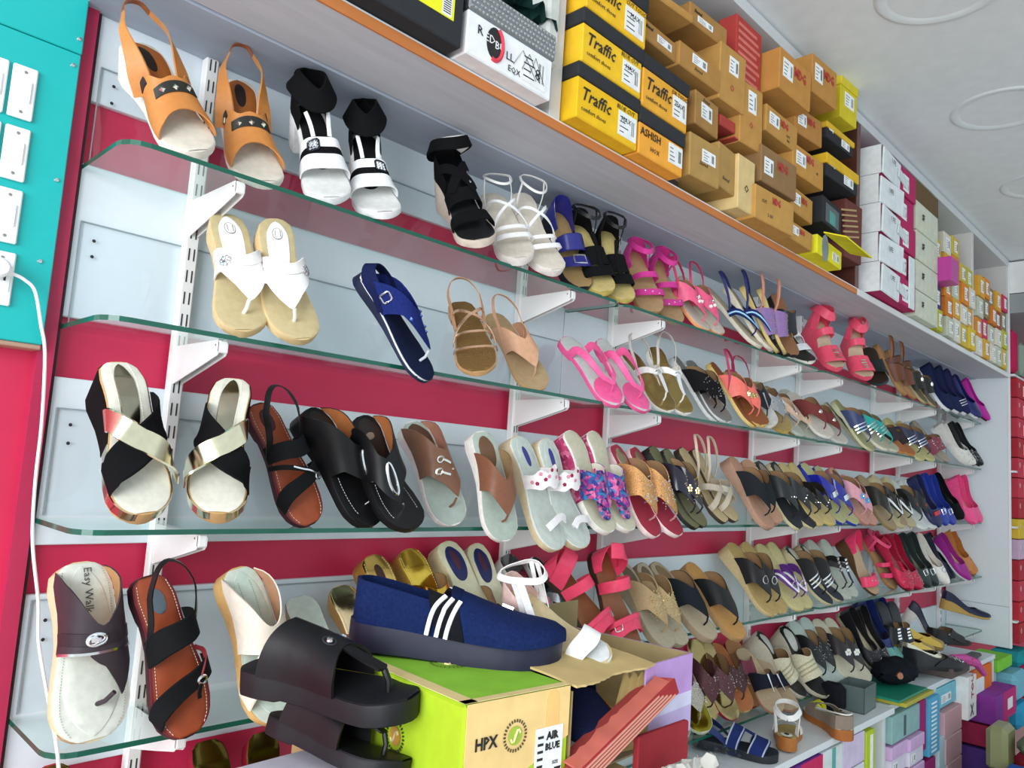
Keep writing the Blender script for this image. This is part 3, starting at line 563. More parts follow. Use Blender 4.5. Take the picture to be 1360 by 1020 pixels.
def H_maroon1(s, r):
    base(s, r, '3a1a20', '9a4a2c'); s.insole(r, '6a2430', 'leather', .012, .988, .97, .0014, 'welt'); s.insole(r, '9c4c2e', 'leather', .02, .98, .76, .0026, 'footbed'); s.stitches(r, 'e8cfc4', .80, .05, .955, .0032, 40)
    b = M('161719', 'suede'); s.patch('rear_band', r, b, [-1, -.4, 0, .4, 1], [.34, .36, .38, .36, .34], [.47, .49, .51, .49, .47]); s.strap('front_band', r, b, [(.80, -1), (.73, -.6), (.68, 0), (.62, .5), (.62, 1)], .028)
    s.strap('diagonal_strap', r, b, [(.50, -1), (.54, -.5), (.60, 0), (.68, .35)], .009, .002, .003); s.strap('silver_wire', r, M('e8e8ea', 'metal'), [(.55, -.3), (.62, .1), (.68, .38)], .003, .002, .005); s.ring('silver_clasp', r, M('e8e8ea', 'metal'), .68, .36, .022, .10, .0022)
    slingback(s, r, '101012', .062, .012); s.insole(r, '4a2028', 'leather', .06, .24, .40, .0040, 'heel_label')
def H_blackthong(s, r):
    base(s, r, '101012', '101012', sk='leather'); s.insole(r, '26201e', 'leather', .03, .40, .80, .0028, 'heel_pad'); b = M('101012', 'leather')
    s.patch('thong_strap', r, b, [-1, -.6, -.1, .15, .4, .7, 1], [.04, .18, .40, .45, .40, .18, .04], [.52, .54, .66, .80, .70, .55, .52], spline=False, lining='a8663c'); s.post(r, M('e0e0e2', 'metal'), .80, .1, .03, .0022)
    s.ring('teardrop_buckle', r, M('e6e6e8', 'metal'), .60, .14, .12, .105, .0030); s.stitches(r, 'c8c8c8', .66, .55, .86, .003, 14); s.insole(r, '8a7a6a', 'leather', .16, .22, .3, .0036, 'heel_label')
def H_rings(s, r):
    base(s, r, 'f0e8e4', 'a9b4aa'); s.insole(r, '5a4032', 'leather', .03, .42, .86, .0030, 'heel_pad'); b = M('7c5642', 'leather')
    s.patch('thong_strap', r, b, [-1, -.6, -.1, .15, .4, .7, 1], [.05, .16, .36, .40, .34, .14, .03], [.52, .54, .66, .80, .70, .60, .56], spline=False, lining='b9806a'); s.post(r, b, .80, .1, .03, .0026); 
    for u, t in ((.46, -.10), (.55, -.22)):
        s.ring('ring_toggle', r, M('e8e4dc', 'metal'), u, t, .022, .10, .0026); s.strap('toggle_bar', r, M('e8e4dc', 'metal'), [(u + .01, t + .1), (u + .05, t + .30)], .005, .003, .003, 5)
    s.disc('snap', r, M('f0e8e0', 'metal'), .56, .24, .003)
def H_embro(s, r):
    base(s, r, 'd8c8a4', 'c4ccc4'); s.insole(r, 'f0eee8', 'leather', .012, .988, .98, .0010, 'welt'); s.insole(r, 'c2c9c1', 'leather', .03, .97, .86, .0028, 'footbed'); s.insole(r, '3c3c84', 'leather', .10, .28, .22, .0040, 'heel_label'); w = M('f2ecec', 'leather')
    s.patch('side_strap', r, w, [-1, -.75, -.5, -.25, 0, .25, .5, .75, 1], [.32, .36, .345, .39, .375, .39, .345, .36, .32], [.44, .47, .50, .49, .53, .49, .50, .47, .44]); s.strap('toe_loop', r, w, [(.80, -.5), (.78, -.2), (.76, .1), (.80, .35)], .016, .002, .0); s.post(r, w, .77, .0, .03, .0024)
    for k in range(12): s.disc('embroidered_leaf', r, M('9c2c48' if k % 2 else 'd890a4', 'cloth'), .41 + .035 * math.sin(k * 2.3), -.8 + .145 * k, .0045, .0014, .003, 5)
FLORAL = print_mat('floral_print', ['b8327e', '30206e', '2b7fb4', '7a2f96', 'e273a4', '35358e', 'd04a92', '1f5a9c'], 110); FLORAL_SIDE = print_mat('floral_side_print', ['c0406e', 'd86a8e', '9a2458', 'e08aa4', 'b03464'], 90)
def H_floral(s, r):
    base(s, r, 'f0ece4', 'c9c4ac')
    s.patch('upper', r, FLORAL, [-1, -.6, -.2, 0, .2, .6, 1], [.36, .44, .50, .52, .50, .44, .36], [.62, .66, .76, .80, .76, .66, .62], lining='e0d8cc'); s.patch('toe_lining', r, FLORAL, [-.3, 0, .3], [.70, .72, .70], [.86, .90, .86], th=.001, off=-.012)
    s.side_band('floral_side', r, FLORAL_SIDE, .005, .62, .06, .94, toe=False)
def H_easy(s, r):
    base(s, r, 'dcc9a2', 'd9dbd0'); s.insole(r, 'e4e2d8', 'leather', .012, .988, .98, .0008, 'welt'); s.insole(r, 'd6d8cc', 'leather', .03, .97, .80, .0034, 'footbed'); s.stitches(r, '9a9a8c', .82, .05, .955, .0036, 60); b = M('3b3238', 'leather')
    s.patch('strap', r, b, [-1, -.6, -.2, 0, .2, .6, 1], [.05, .17, .34, .40, .34, .17, .04], [.50, .51, .525, .53, .525, .51, .50], lining='bd8d5e'); s.patch('tongue', r, b, [-.18, .05, .35, .60], [.50, .50, .50, .50], [.55, .62, .79, .60], spline=False); s.post(r, b, .765, .2, .045, .0034)
    s.strap('silver_piping', r, M('e4e4e4', 'metal'), [(.505, -.95), (.535, 0), (.505, .95)], .004, .0022, .0018); s.strap('buckle_band', r, M('332a30', 'leather'), [(.42, -.98), (.465, 0), (.42, .98)], .018, .0012, .0030)
    for du, sg in ((-.018, 1), (.018, -1)): s.ring('buckle', r, M('eef0f2', 'metal'), .462 + du * .3, -.12 + sg * .045, .020, .085, .0020)
    s.strap('buckle_bar', r, M('eef0f2', 'metal'), [(.462, -.2), (.462, -.04)], .006, .003, .004, 5); s.ring('buckle', r, M('eef0f2', 'metal'), .462, -.12, .032, .16, .0018)
    sole_text(s, r, 'Easy Walk', .17, .015, '4a4a44', True, -.002, .0052)
def H_maroon2(s, r):
    base(s, r, '3a1a20', '8c4024'); s.insole(r, '70222e', 'leather', .012, .988, .97, .0014, 'welt'); s.insole(r, '9a482a', 'leather', .02, .98, .76, .0026, 'footbed'); s.stitches(r, 'e8cfc4', .80, .05, .955, .0032, 48); s.insole(r, '5a6670', 'leather', .09, .25, .36, .0040, 'heel_label')
    b = M('161719', 'suede'); s.strap('rear_band', r, b, [(.46, -1), (.42, -.5), (.40, 0), (.36, .5), (.33, 1)], .040); s.strap('front_band', r, b, [(.86, -1), (.78, -.6), (.70, 0), (.64, .55), (.62, 1)], .030)
    s.loop('side_cord', r, M('8a2a34', 'leather'), [(.50, .9, .004), (.54, .95, .02), (.60, .7, .034), (.68, .4, .036)], .007); s.ring('silver_ring', r, M('e0e0e0', 'metal'), .70, .22, .020, .10, .0024); s.strap('strap_tail', r, b, [(.70, .2), (.76, .12), (.80, .12)], .006, .002, .004, 6); slingback(s, r, '101012', .066, .009)
def H_offwhite(s, r):
    base(s, r, 'd0a868', 'ccd4c6'); w = M('e8dccc', 'leather'); s.insole(r, 'c2d0c2', 'leather', .03, .97, .84, .0030, 'footbed'); s.stitches(r, '8a9a8a', .30, .10, .34, .0036, 16)
    s.patch('instep_band', r, w, [-1, -.5, 0, .5, 1], [.05, .28, .44, .28, .04], [.52, .56, .60, .56, .52], lining='b98a6a'); s.strap('cross_strap', r, w, [(.80, -1), (.70, -.5), (.60, 0), (.54, .3)], [.036, .034, .04, .04]); s.strap('cross_strap', r, w, [(.80, 1), (.70, .5), (.60, 0)], [.036, .034, .04])
    s.gems(r, M('e8eef0', 'gem'), [(.50 + .018 * i, .05 + .07 * j) for i in range(6) for j in range(4)], .0026, .006)
def H_pinkbuckle(s, r):
    base(s, r, '3a2a22', '8a5636'); p = M('ea4668', 'leather'); s.strap('front_band', r, p, [(.80, -1), (.76, -.5), (.74, 0), (.76, .5), (.80, 1)], .026); s.strap('buckle_strap', r, p, [(.70, -1), (.68, -.5), (.67, 0), (.68, .5), (.70, 1)], .012, .0024, .004)
    s.ring('buckle', r, M('e0dcd8', 'metal'), .72, .55, .03, .14, .0018, sq=True); s.patch('ankle_band', r, p, [-1, -.5, 0, .5, 1], [.30, .32, .33, .32, .30], [.40, .42, .43, .42, .40]); s.strap('rising_band', r, p, [(.22, -1), (.16, -.6), (.10, -.1), (.06, .4)], .036); s.wall('heel_counter', r, p, .20, .02, .05)


# ---------------------------------------------------------------- the shoes on the glass shelves
G1 = 'footwear on the top glass shelf'
G2 = 'footwear on the second glass shelf'
G3 = 'footwear on the third glass shelf'
G4 = 'footwear on the fourth glass shelf'
G5 = 'footwear on the lowest glass shelf'
shoe((0.033,-0.086,0.779),(0.110,-0.194,0.582),H_tan,'tan peep-toe wedge sandal with black stud trim, nearer of the pair, top glass shelf',group=G1,side=1, k='wedge', hh=0.045, t0=0.016, lo=False, cat='wedge sandal', tw=-44)
shoe((0.213,-0.066,0.797),(0.244,-0.164,0.582),H_tan,'tan peep-toe wedge sandal with black stud trim, farther of the pair, top glass shelf',group=G1,side=-1, k='wedge', hh=0.045, t0=0.016, lo=False, cat='wedge sandal', tw=-32)
shoe((0.346,-0.086,0.798),(0.358,-0.194,0.582),H_cuff,'white two-band heel with wide black ankle cuff, nearer of the pair, top glass shelf',group=G1,side=1, k='heel', hh=0.06, t0=0.014, lo=False, cat='heeled sandal', tw=-29)
shoe((0.478,-0.087,0.788),(0.464,-0.211,0.582),H_cuff,'white two-band heel with wide black ankle cuff, farther of the pair, top glass shelf',group=G1,side=-1, k='heel', hh=0.06, t0=0.014, lo=False, cat='heeled sandal', tw=-24)
shoe((0.706,-0.089,0.776),(0.698,-0.235,0.583),H_blackwedge,'black wedge sandal with crossed straps and dotted lining, top glass shelf',group=G1,side=1, k='wedge', hh=0.06, t0=0.018, lo=False, cat='wedge sandal', tw=-31)
shoe((0.857,-0.080,0.779),(0.841,-0.209,0.582),'strappy','white strappy sandal with crossed silver cords, nearer of the pair, top glass shelf',group=G1,side=1, sole='f0e6e0', ins='d9cfc0', up='f2f0ee', zig='e8e8e8', bands=((0.74, 0.013), (0.64, 0.01)), ank='e6e4e0', lo=False, t0=0.02, hh=0.03, k='wedge', h=0.075, aw=0.006, tw=-26)
shoe((0.923,-0.112,0.793),(0.950,-0.215,0.582),'strappy','white strappy sandal with crossed silver cords, farther of the pair, top glass shelf',group=G1,side=-1, sole='f0e6e0', ins='d9cfc0', up='f2f0ee', zig='e8e8e8', bands=((0.74, 0.013), (0.64, 0.01)), ank='e6e4e0', lo=False, t0=0.02, hh=0.03, k='wedge', h=0.075, aw=0.006, tw=-35)
shoe((1.086,-0.079,0.801),(1.110,-0.168,0.582),'strappy','navy buckle sandal on a dark white-edged wedge, top glass shelf',group=G1,side=1, sole='20202c', ins='a8895c', up='2b2c7e', uk='patent', bands=((0.7, 0.03), (0.5, 0.044)), counter='2b2c7e', k='wedge', hh=0.04, t0=0.02, orn='square', ocol='d8d8e0', cat='wedge sandal', tw=-32)
shoe((1.166,-0.083,0.786),(1.165,-0.201,0.582),'strappy','black suede ankle-strap sandal with yellowish footbed, nearer of the pair, top glass shelf',group=G1,side=1, sole='c7b25f', ins='cdb878', up='141416', uk='suede', bands=((0.74, 0.032), (0.56, 0.052)), bar='141416', ank='141416', counter='141416', k='wedge', hh=0.035, h=0.09, tw=-26)
shoe((1.271,-0.098,0.795),(1.259,-0.196,0.582),'strappy','black suede ankle-strap sandal with yellowish footbed, farther of the pair, top glass shelf',group=G1,side=-1, sole='c7b25f', ins='cdb878', up='141416', uk='suede', bands=((0.74, 0.032), (0.56, 0.052)), bar='141416', ank='141416', counter='141416', k='wedge', hh=0.035, h=0.09, tw=-21)
shoe((1.448,-0.070,0.786),(1.417,-0.175,0.582),'strappy','magenta ankle-strap sandal on tan flat sole, nearer of the pair, top glass shelf',group=G1,side=1, sole='a98256', ins='b0906a', up='d23a92', bands=((0.74, 0.02), (0.52, 0.018)), ank='d23a92', counter='d23a92', h=0.075, aw=0.016, orn='dots3', ocol='f4f4f8', lo=False, tw=-16)
shoe((1.572,-0.065,0.795),(1.562,-0.157,0.582),'strappy','magenta ankle-strap sandal on tan flat sole, farther of the pair, top glass shelf',group=G1,side=-1, sole='a98256', ins='b0906a', up='d23a92', bands=((0.74, 0.02), (0.52, 0.018)), ank='d23a92', counter='d23a92', h=0.075, aw=0.016, orn='dots3', ocol='f4f4f8', lo=False, tw=-17)
shoe((1.614,-0.066,0.764),(1.701,-0.181,0.582),'thong','salmon pink thong sandal with pearl flowers, nearer of the pair, top glass shelf',group=G1,side=1, sole='e9a06a', ins='cfc3b4', up='f0628a', orn='pearls', ocol='e8e8ea', sling='c8385e', tip=0.82, wide=0.9, tw=-29)
shoe((1.732,-0.065,0.777),(1.771,-0.185,0.582),'thong','salmon pink thong sandal with pearl flowers, farther of the pair, top glass shelf',group=G1,side=-1, sole='e9a06a', ins='cfc3b4', up='f0628a', orn='pearls', ocol='e8e8ea', sling='c8385e', tip=0.82, wide=0.9, tw=-24)
shoe((1.885,-0.073,0.773),(2.014,-0.197,0.582),'thin_v','navy sling sandal with braided sky-blue trim, nearer of the pair, top glass shelf',group=G1,side=1, sole='d6cdbc', ins='b9ab92', up='1f2a5c', trim='9fd0ee', sling='2a2f66', uk='suede', w=0.014, k='flat', tw=-31)
shoe((1.964,-0.104,0.795),(2.081,-0.202,0.582),'thin_v','navy sling sandal with braided sky-blue trim, farther of the pair, top glass shelf',group=G1,side=-1, sole='d6cdbc', ins='b9ab92', up='1f2a5c', trim='9fd0ee', sling='2a2f66', uk='suede', w=0.014, k='flat', tw=-32)
shoe((2.018,-0.139,0.801),(2.116,-0.206,0.582),'slide','brown sandal with purple and white gem bands, nearer of the pair, top glass shelf',group=G1,side=1, sole='cfb878', ins='4a3a30', up='8a6ba0', sling='c98a72', bead='f0ead8', a=0.46, b=0.76, tw=-34)
shoe((2.072,-0.173,0.798),(2.153,-0.216,0.582),'slide','brown sandal with purple and white gem bands, farther of the pair, top glass shelf',group=G1,side=-1, sole='cfb878', ins='4a3a30', up='8a6ba0', sling='c98a72', bead='f0ead8', a=0.46, b=0.76, tw=-36)
shoe((2.222,-0.150,0.811),(2.223,-0.217,0.582),'slide','black curved-band wedge with tan lining, top glass shelf',group=G1,side=1, sole='232326', ins='9a6a48', up='26282c', k='wedge', hh=0.05, a=0.4, b=0.66, cat='wedge sandal', tw=-19)
shoe((2.330,-0.042,0.706),(2.265,-0.186,0.582),'strappy','white two-band sandal with rhinestone cords, nearer of the pair, top glass shelf',group=G1,side=1, sole='e8e4d8', ins='30302e', up='f0f2f2', bands=((0.72, 0.03), (0.5, 0.018)), zig='e6eaee', k='wedge', hh=0.03, tw=-18)
shoe((2.419,-0.058,0.756),(2.386,-0.211,0.582),'strappy','white two-band sandal with rhinestone cords, farther of the pair, top glass shelf',group=G1,side=-1, sole='e8e4d8', ins='30302e', up='f0f2f2', bands=((0.72, 0.03), (0.5, 0.018)), zig='e6eaee', k='wedge', hh=0.03, tw=-19)
shoe((2.615,-0.120,0.799),(2.593,-0.228,0.582),'strappy','coral knotted ankle-tie wedge with silver piping, nearer of the pair, top glass shelf',group=G1,side=1, sole='e8566e', ins='c9b498', up='ee5470', bands=((0.8, 0.042), (0.66, 0.04), (0.4, 0.03)), ank='ee5470', counter='ee5470', k='wedge', hh=0.06, t0=0.02, h=0.085, aw=0.036, orn='bars', ocol='f2ecd8', cat='wedge sandal', tw=-18)
shoe((2.917,-0.154,0.807),(2.870,-0.235,0.583),'strappy','coral knotted ankle-tie wedge with silver piping, farther of the pair, top glass shelf',group=G1,side=-1, sole='e8566e', ins='c9b498', up='ee5470', bands=((0.8, 0.042), (0.66, 0.04), (0.4, 0.03)), ank='ee5470', counter='ee5470', k='wedge', hh=0.06, t0=0.02, h=0.085, aw=0.036, orn='bars', ocol='f2ecd8', cat='wedge sandal', tw=-13)
shoe((3.154,-0.138,0.769),(3.038,-0.230,0.582),'slide','dark green-black wedge sandal behind the coral pair, top glass shelf',group=G1,side=1, sole='2c3a3c', ins='3a2c22', up='202a2c', k='wedge', hh=0.05, cat='wedge sandal', tw=-8)
shoe((3.324,-0.124,0.811),(3.398,-0.213,0.582),'slide','brown leather sling sandal with tan lining, nearer of the pair, top glass shelf',group=G1,side=1, sole='a87848', ins='b98a5c', up='6a3a22', sling='8c5a38', second='5a3222', k='flat', tw=-32)
shoe((3.482,-0.118,0.811),(3.552,-0.205,0.582),'slide','brown leather sling sandal with tan lining, farther of the pair, top glass shelf',group=G1,side=-1, sole='a87848', ins='b98a5c', up='6a3a22', sling='8c5a38', second='5a3222', k='flat', tw=-32)
shoe((3.678,-0.089,0.802),(3.751,-0.199,0.582),'slide','black and silver sandal with mirrored flower, nearer of the pair, top glass shelf',group=G1,side=1, sole='b9a878', ins='6a6048', up='24221f', orn='flower', ocol='e8e8ea', a=0.44, b=0.72, tw=-30)
shoe((3.861,-0.088,0.806),(3.929,-0.190,0.582),'slide','black and silver sandal with mirrored flower, farther of the pair, top glass shelf',group=G1,side=-1, sole='b9a878', ins='6a6048', up='24221f', orn='flower', ocol='e8e8ea', a=0.44, b=0.72, tw=-30)
shoe((4.053,-0.089,0.809),(4.122,-0.201,0.582),'pump','navy slip-on sneaker with white sole edge, nearer of the pair, top glass shelf',group=G1,side=1, sole='e8ecee', ins='2a2430', up='232a4c', uk='cloth', k='flat', t0=0.018, cat='sneaker', dots=None, tw=-30)
shoe((4.177,-0.102,0.811),(4.243,-0.212,0.582),'pump','navy slip-on sneaker with white sole edge, farther of the pair, top glass shelf',group=G1,side=-1, sole='e8ecee', ins='2a2430', up='232a4c', uk='cloth', k='flat', t0=0.018, cat='sneaker', dots=None, tw=-30)
shoe((4.265,-0.118,0.805),(4.328,-0.227,0.582),'pump','navy sneaker with blue, white and pink stripes, top glass shelf',group=G1,side=1, sole='e2e6e8', ins='4a3020', up='2a2a52', uk='cloth', orn='stripe3', ocol='f0f2f8', t0=0.018, cat='sneaker', tw=-30)
shoe((4.481,-0.103,0.800),(4.547,-0.233,0.582),'pump','navy glitter sneaker beside the magenta pump, top glass shelf',group=G1,side=1, sole='d8dce0', ins='3a2a30', up='222a68', uk='glitter', t0=0.016, cat='sneaker', tw=-29)
shoe((4.686,-0.107,0.808),(4.748,-0.235,0.588),'pump','maroon pump with magenta toe at the shelf end, top glass shelf',group=G1,side=1, sole='3c1a2c', ins='6a4638', up='b41f96', uk='leather', k='flat', toe='point', cat='pump', tw=-29)
shoe((0.205,-0.113,0.531),(0.214,-0.199,0.313),H_white,'white wedge thong on tan sole with oval heel stamp, nearer of pair, second glass shelf',group=G2,side=1, k='wedge', hh=0.022, t0=0.018, lo=False, cat='thong sandal', tw=-21)
shoe((0.269,-0.154,0.533),(0.302,-0.228,0.313),H_white,'white wedge thong on tan sole with oval heel stamp, farther of pair, second glass shelf',group=G2,side=-1, k='wedge', hh=0.022, t0=0.018, lo=False, cat='thong sandal', tw=-35)
shoe((0.456,-0.178,0.479),(0.593,-0.215,0.288),H_navy,'navy thong sandal with blue gems and heel strap, second glass shelf',group=G2,side=1, k='wedge', t0=0.012, hh=0.01, lo=False, cat='thong sandal', tw=-50)
shoe((0.771,-0.098,0.493),(0.715,-0.235,0.314),'strappy','gold cord sandal with bronze glitter footbed, second glass shelf',group=G2,side=1, sole='c79a6a', ins='8a6a3c', ik='glitter', up='e0b898', uk='foil', bands=((0.76, 0.006), (0.6, 0.006)), zig='e0b898', sling='b98a68', lo=False, k='flat', tw=-16)
shoe((0.927,-0.044,0.501),(0.969,-0.174,0.313),'thong','tan sling thong sandal with one toe ring, second glass shelf',group=G2,side=1, sole='cfa878', ins='b59a74', up='d9a684', sling='c89878', lo=False, wide=0.85, lin='c89878', cat='thong sandal', tw=-35)
shoe((1.168,-0.077,0.481),(1.223,-0.215,0.302),'thin_v','bright pink flat with gathered thong straps, nearer of the pair, second glass shelf',group=G2,side=1, sole='f0609a', ins='c4c8c4', toepad='f2629c', up='f2629c', w=0.015, lo=False, side0=0.24, tw=-33)
shoe((1.281,-0.103,0.492),(1.344,-0.215,0.299),'thin_v','bright pink flat with gathered thong straps, farther of the pair, second glass shelf',group=G2,side=-1, sole='f0609a', ins='c4c8c4', toepad='f2629c', up='f2629c', w=0.015, lo=False, side0=0.24, tw=-32)
shoe((1.473,-0.052,0.496),(1.491,-0.195,0.313),'tstrap','white T-strap thong with silver jewel bar, nearer of the pair, second glass shelf',group=G2,side=1, sole='eceae4', ins='b09a62', ik='foil', up='f0ece8', trim='d8d8dc', orn='disc', ocol='eeeeee', sling='c8c0b8', lo=False, tw=-23)
shoe((1.553,-0.092,0.515),(1.558,-0.207,0.313),'tstrap','white T-strap thong with silver jewel bar, farther of the pair, second glass shelf',group=G2,side=-1, sole='eceae4', ins='b09a62', ik='foil', up='f0ece8', trim='d8d8dc', orn='disc', ocol='eeeeee', sling='c8c0b8', lo=False, tw=-19)
shoe((1.703,-0.074,0.511),(1.800,-0.167,0.313),'thong','black rhinestone thong on grey snakeskin footbed, nearer of the pair, second glass shelf',group=G2,side=1, sole='d8d8d6', ins='8a8c8a', ik='glitter', up='1a1a1c', uk='suede', bead='dfe3e8', wide=1.0, tw=-30)
shoe((1.784,-0.073,0.509),(1.825,-0.191,0.313),'thong','black rhinestone thong on grey snakeskin footbed, farther of the pair, second glass shelf',group=G2,side=-1, sole='d8d8d6', ins='8a8c8a', ik='glitter', up='1a1a1c', uk='suede', bead='dfe3e8', wide=1.0, tw=-24)
shoe((1.868,-0.109,0.514),(1.961,-0.211,0.313),'thong','coral sling thong with gold flower buckle, nearer of the pair, second glass shelf',group=G2,side=1, sole='d9bb72', ins='8c5230', up='ee7468', orn='flower', ocol='e6cf8e', sling='b03a5e', tw=-30)
shoe((1.986,-0.104,0.506),(1.975,-0.235,0.315),'thong','coral sling thong with gold flower buckle, farther of the pair, second glass shelf',group=G2,side=-1, sole='d9bb72', ins='8c5230', up='ee7468', orn='flower', ocol='e6cf8e', sling='b03a5e', tw=-18)
shoe((2.088,-0.098,0.494),(2.027,-0.235,0.317),'thong','black thong flat with white sole and silver line, second glass shelf',group=G2,side=1, sole='e0d8d0', ins='c8c8c4', up='20242a', orn='rod', ocol='d8dce0', tw=-14)
shoe((2.231,-0.068,0.497),(2.205,-0.207,0.313),'thong','clear and silver thong flat with gold footbed, nearer of the pair, second glass shelf',group=G2,side=1, sole='c9a85a', ins='a8905c', up='c4c8cc', uk='metal', orn='studs', ocol='f2f4f6', tw=-18)
shoe((2.402,-0.030,0.503),(2.421,-0.163,0.313),'thong','clear and silver thong flat with gold footbed, farther of the pair, second glass shelf',group=G2,side=-1, sole='c9a85a', ins='a8905c', up='c4c8cc', uk='metal', orn='studs', ocol='f2f4f6', tw=-22)
shoe((2.287,-0.057,0.505),(2.379,-0.186,0.313),'thin_v','beige thong flat with stone on brown tab, nearer of the pair, second glass shelf',group=G2,side=1, sole='c4c8bc', ins='b4b8ac', up='d8b69c', w=0.02, orn='disc', ocol='f4e4d8', tw=-28)
shoe((2.517,-0.049,0.505),(2.492,-0.177,0.313),'thin_v','beige thong flat with stone on brown tab, farther of the pair, second glass shelf',group=G2,side=-1, sole='c4c8bc', ins='b4b8ac', up='d8b69c', w=0.02, orn='disc', ocol='f4e4d8', tw=-17)
shoe((2.515,-0.081,0.492),(2.509,-0.235,0.319),'thong','maroon velvet thong on white flat sole, nearer of the pair, second glass shelf',group=G2,side=1, sole='e6e2da', ins='c9c2b6', up='7a3c3a', uk='suede', orn='disc', ocol='f4f0e8', tw=-21)
shoe((2.747,-0.040,0.489),(2.772,-0.189,0.313),'thong','maroon velvet thong on white flat sole, farther of the pair, second glass shelf',group=G2,side=-1, sole='e6e2da', ins='c9c2b6', up='7a3c3a', uk='suede', orn='disc', ocol='f4f0e8', tw=-23)
shoe((2.969,-0.038,0.501),(3.112,-0.152,0.313),'thong','navy and white striped thong on olive sole, nearer of the pair, second glass shelf',group=G2,side=1, sole='c8c6a0', ins='9c9a6a', up='34406c', orn='stripe3', ocol='e0e4f0', tw=-32)
shoe((2.923,-0.093,0.507),(2.996,-0.215,0.301),'thong','navy and white striped thong on olive sole, farther of the pair, second glass shelf',group=G2,side=-1, sole='c8c6a0', ins='9c9a6a', up='34406c', orn='stripe3', ocol='e0e4f0', tw=-28)
shoe((3.040,-0.067,0.496),(3.127,-0.234,0.313),'thong','teal and white banded thong on cream sole, nearer of the pair, second glass shelf',group=G2,side=1, sole='d8d4c0', ins='b6b29a', up='2aa8a0', orn='stripe3', ocol='eceadf', tw=-28)
shoe((3.158,-0.075,0.489),(3.236,-0.235,0.314),'thong','teal and white banded thong on cream sole, farther of the pair, second glass shelf',group=G2,side=-1, sole='d8d4c0', ins='b6b29a', up='2aa8a0', orn='stripe3', ocol='eceadf', tw=-27)
shoe((3.292,-0.085,0.486),(3.337,-0.234,0.313),'slide','orange-tan slide with dark cloth band, nearer of the pair, second glass shelf',group=G2,side=1, sole='c98a50', ins='b06a38', up='3a3436', uk='cloth', tw=-26)
shoe((3.465,-0.065,0.481),(3.517,-0.217,0.313),'slide','orange-tan slide with dark cloth band, farther of the pair, second glass shelf',group=G2,side=-1, sole='c98a50', ins='b06a38', up='3a3436', uk='cloth', tw=-26)
shoe((3.592,-0.077,0.493),(3.656,-0.215,0.296),'thong','navy striped thong on pale yellow sole, nearer of the pair, second glass shelf',group=G2,side=1, sole='d0c890', ins='bdb47a', up='2e3450', orn='stripe3', ocol='d8def0', tw=-28)
shoe((3.758,-0.079,0.493),(3.819,-0.215,0.302),'thong','navy striped thong on pale yellow sole, farther of the pair, second glass shelf',group=G2,side=-1, sole='d0c890', ins='bdb47a', up='2e3450', orn='stripe3', ocol='d8def0', tw=-27)
shoe((3.890,-0.071,0.476),(4.063,-0.182,0.313),'slide','maroon strap sandal with grey studded tip, nearer of the pair, second glass shelf',group=G2,side=1, sole='8a8680', ins='a89a88', up='863a48', uk='leather', orn='studs', ocol='f0f0f0', tw=-34)
shoe((4.058,-0.055,0.522),(4.122,-0.201,0.313),'slide','maroon strap sandal with grey studded tip, farther of the pair, second glass shelf',group=G2,side=-1, sole='8a8680', ins='a89a88', up='863a48', uk='leather', orn='studs', ocol='f0f0f0', tw=-28)
shoe((4.360,-0.073,0.523),(4.420,-0.218,0.313),'pump','white studded pointed pump, nearer of the pair, second glass shelf',group=G2,side=1, sole='dcdcd8', ins='9a968e', up='dcd8d0', toe='point', dots='f6f6f6', cat='pump', tw=-28)
shoe((4.384,-0.087,0.523),(4.442,-0.235,0.315),'pump','white studded pointed pump, farther of the pair, second glass shelf',group=G2,side=-1, sole='dcdcd8', ins='9a968e', up='dcd8d0', toe='point', dots='f6f6f6', cat='pump', tw=-27)
shoe((4.420,-0.106,0.528),(4.473,-0.235,0.317),'pump','black pump with silver trim at the shelf end, nearer of the pair, second glass shelf',group=G2,side=1, sole='20201f', ins='d8dcdc', up='16181a', toe='point', dots='f0f0f0', cat='pump', tw=-28)
shoe((4.543,-0.096,0.530),(4.597,-0.235,0.319),'pump','black pump with silver trim at the shelf end, farther of the pair, second glass shelf',group=G2,side=-1, sole='20201f', ins='d8dcdc', up='16181a', toe='point', dots='f0f0f0', cat='pump', tw=-27)
shoe((0.048,-0.146,0.245),(0.082,-0.215,0.013),H_gold,'gold platform heel with black suede cross strap, nearer of the pair, third glass shelf',group=G3,side=1, toe='round', k='wedge', hh=0.055, t0=0.028, lo=False, cat='platform sandal', tw=-28)
shoe((0.230,-0.144,0.244),(0.196,-0.215,0.013),H_gold,'gold platform heel with black suede cross strap, farther of the pair, third glass shelf',group=G3,side=-1, toe='round', k='wedge', hh=0.055, t0=0.028, lo=False, cat='platform sandal', tw=0)
shoe((0.308,-0.100,0.210),(0.393,-0.157,0.002),H_maroon1,'maroon-soled sandal with black double band and silver clasp, third glass shelf',group=G3,side=1, t0=0.014, hh=0.006, lo=False, tw=-50)
shoe((0.400,-0.122,0.210),(0.516,-0.178,0.002),H_blackthong,'black wedge thong with silver teardrop buckle, nearer of the pair, third glass shelf',group=G3,side=1, k='wedge', hh=0.025, t0=0.018, lo=False, cat='thong sandal', tw=-50)
shoe((0.491,-0.150,0.203),(0.569,-0.235,-0.001),H_blackthong,'black wedge thong with silver teardrop buckle, farther of the pair, third glass shelf',group=G3,side=-1, k='wedge', hh=0.025, t0=0.018, lo=False, cat='thong sandal', tw=-48)
shoe((0.662,-0.096,0.209),(0.717,-0.188,0.002),H_rings,'taupe brown thong with two silver ring toggles, third glass shelf',group=G3,side=1, k='wedge', hh=0.02, t0=0.014, lo=False, cat='thong sandal', tw=-41)
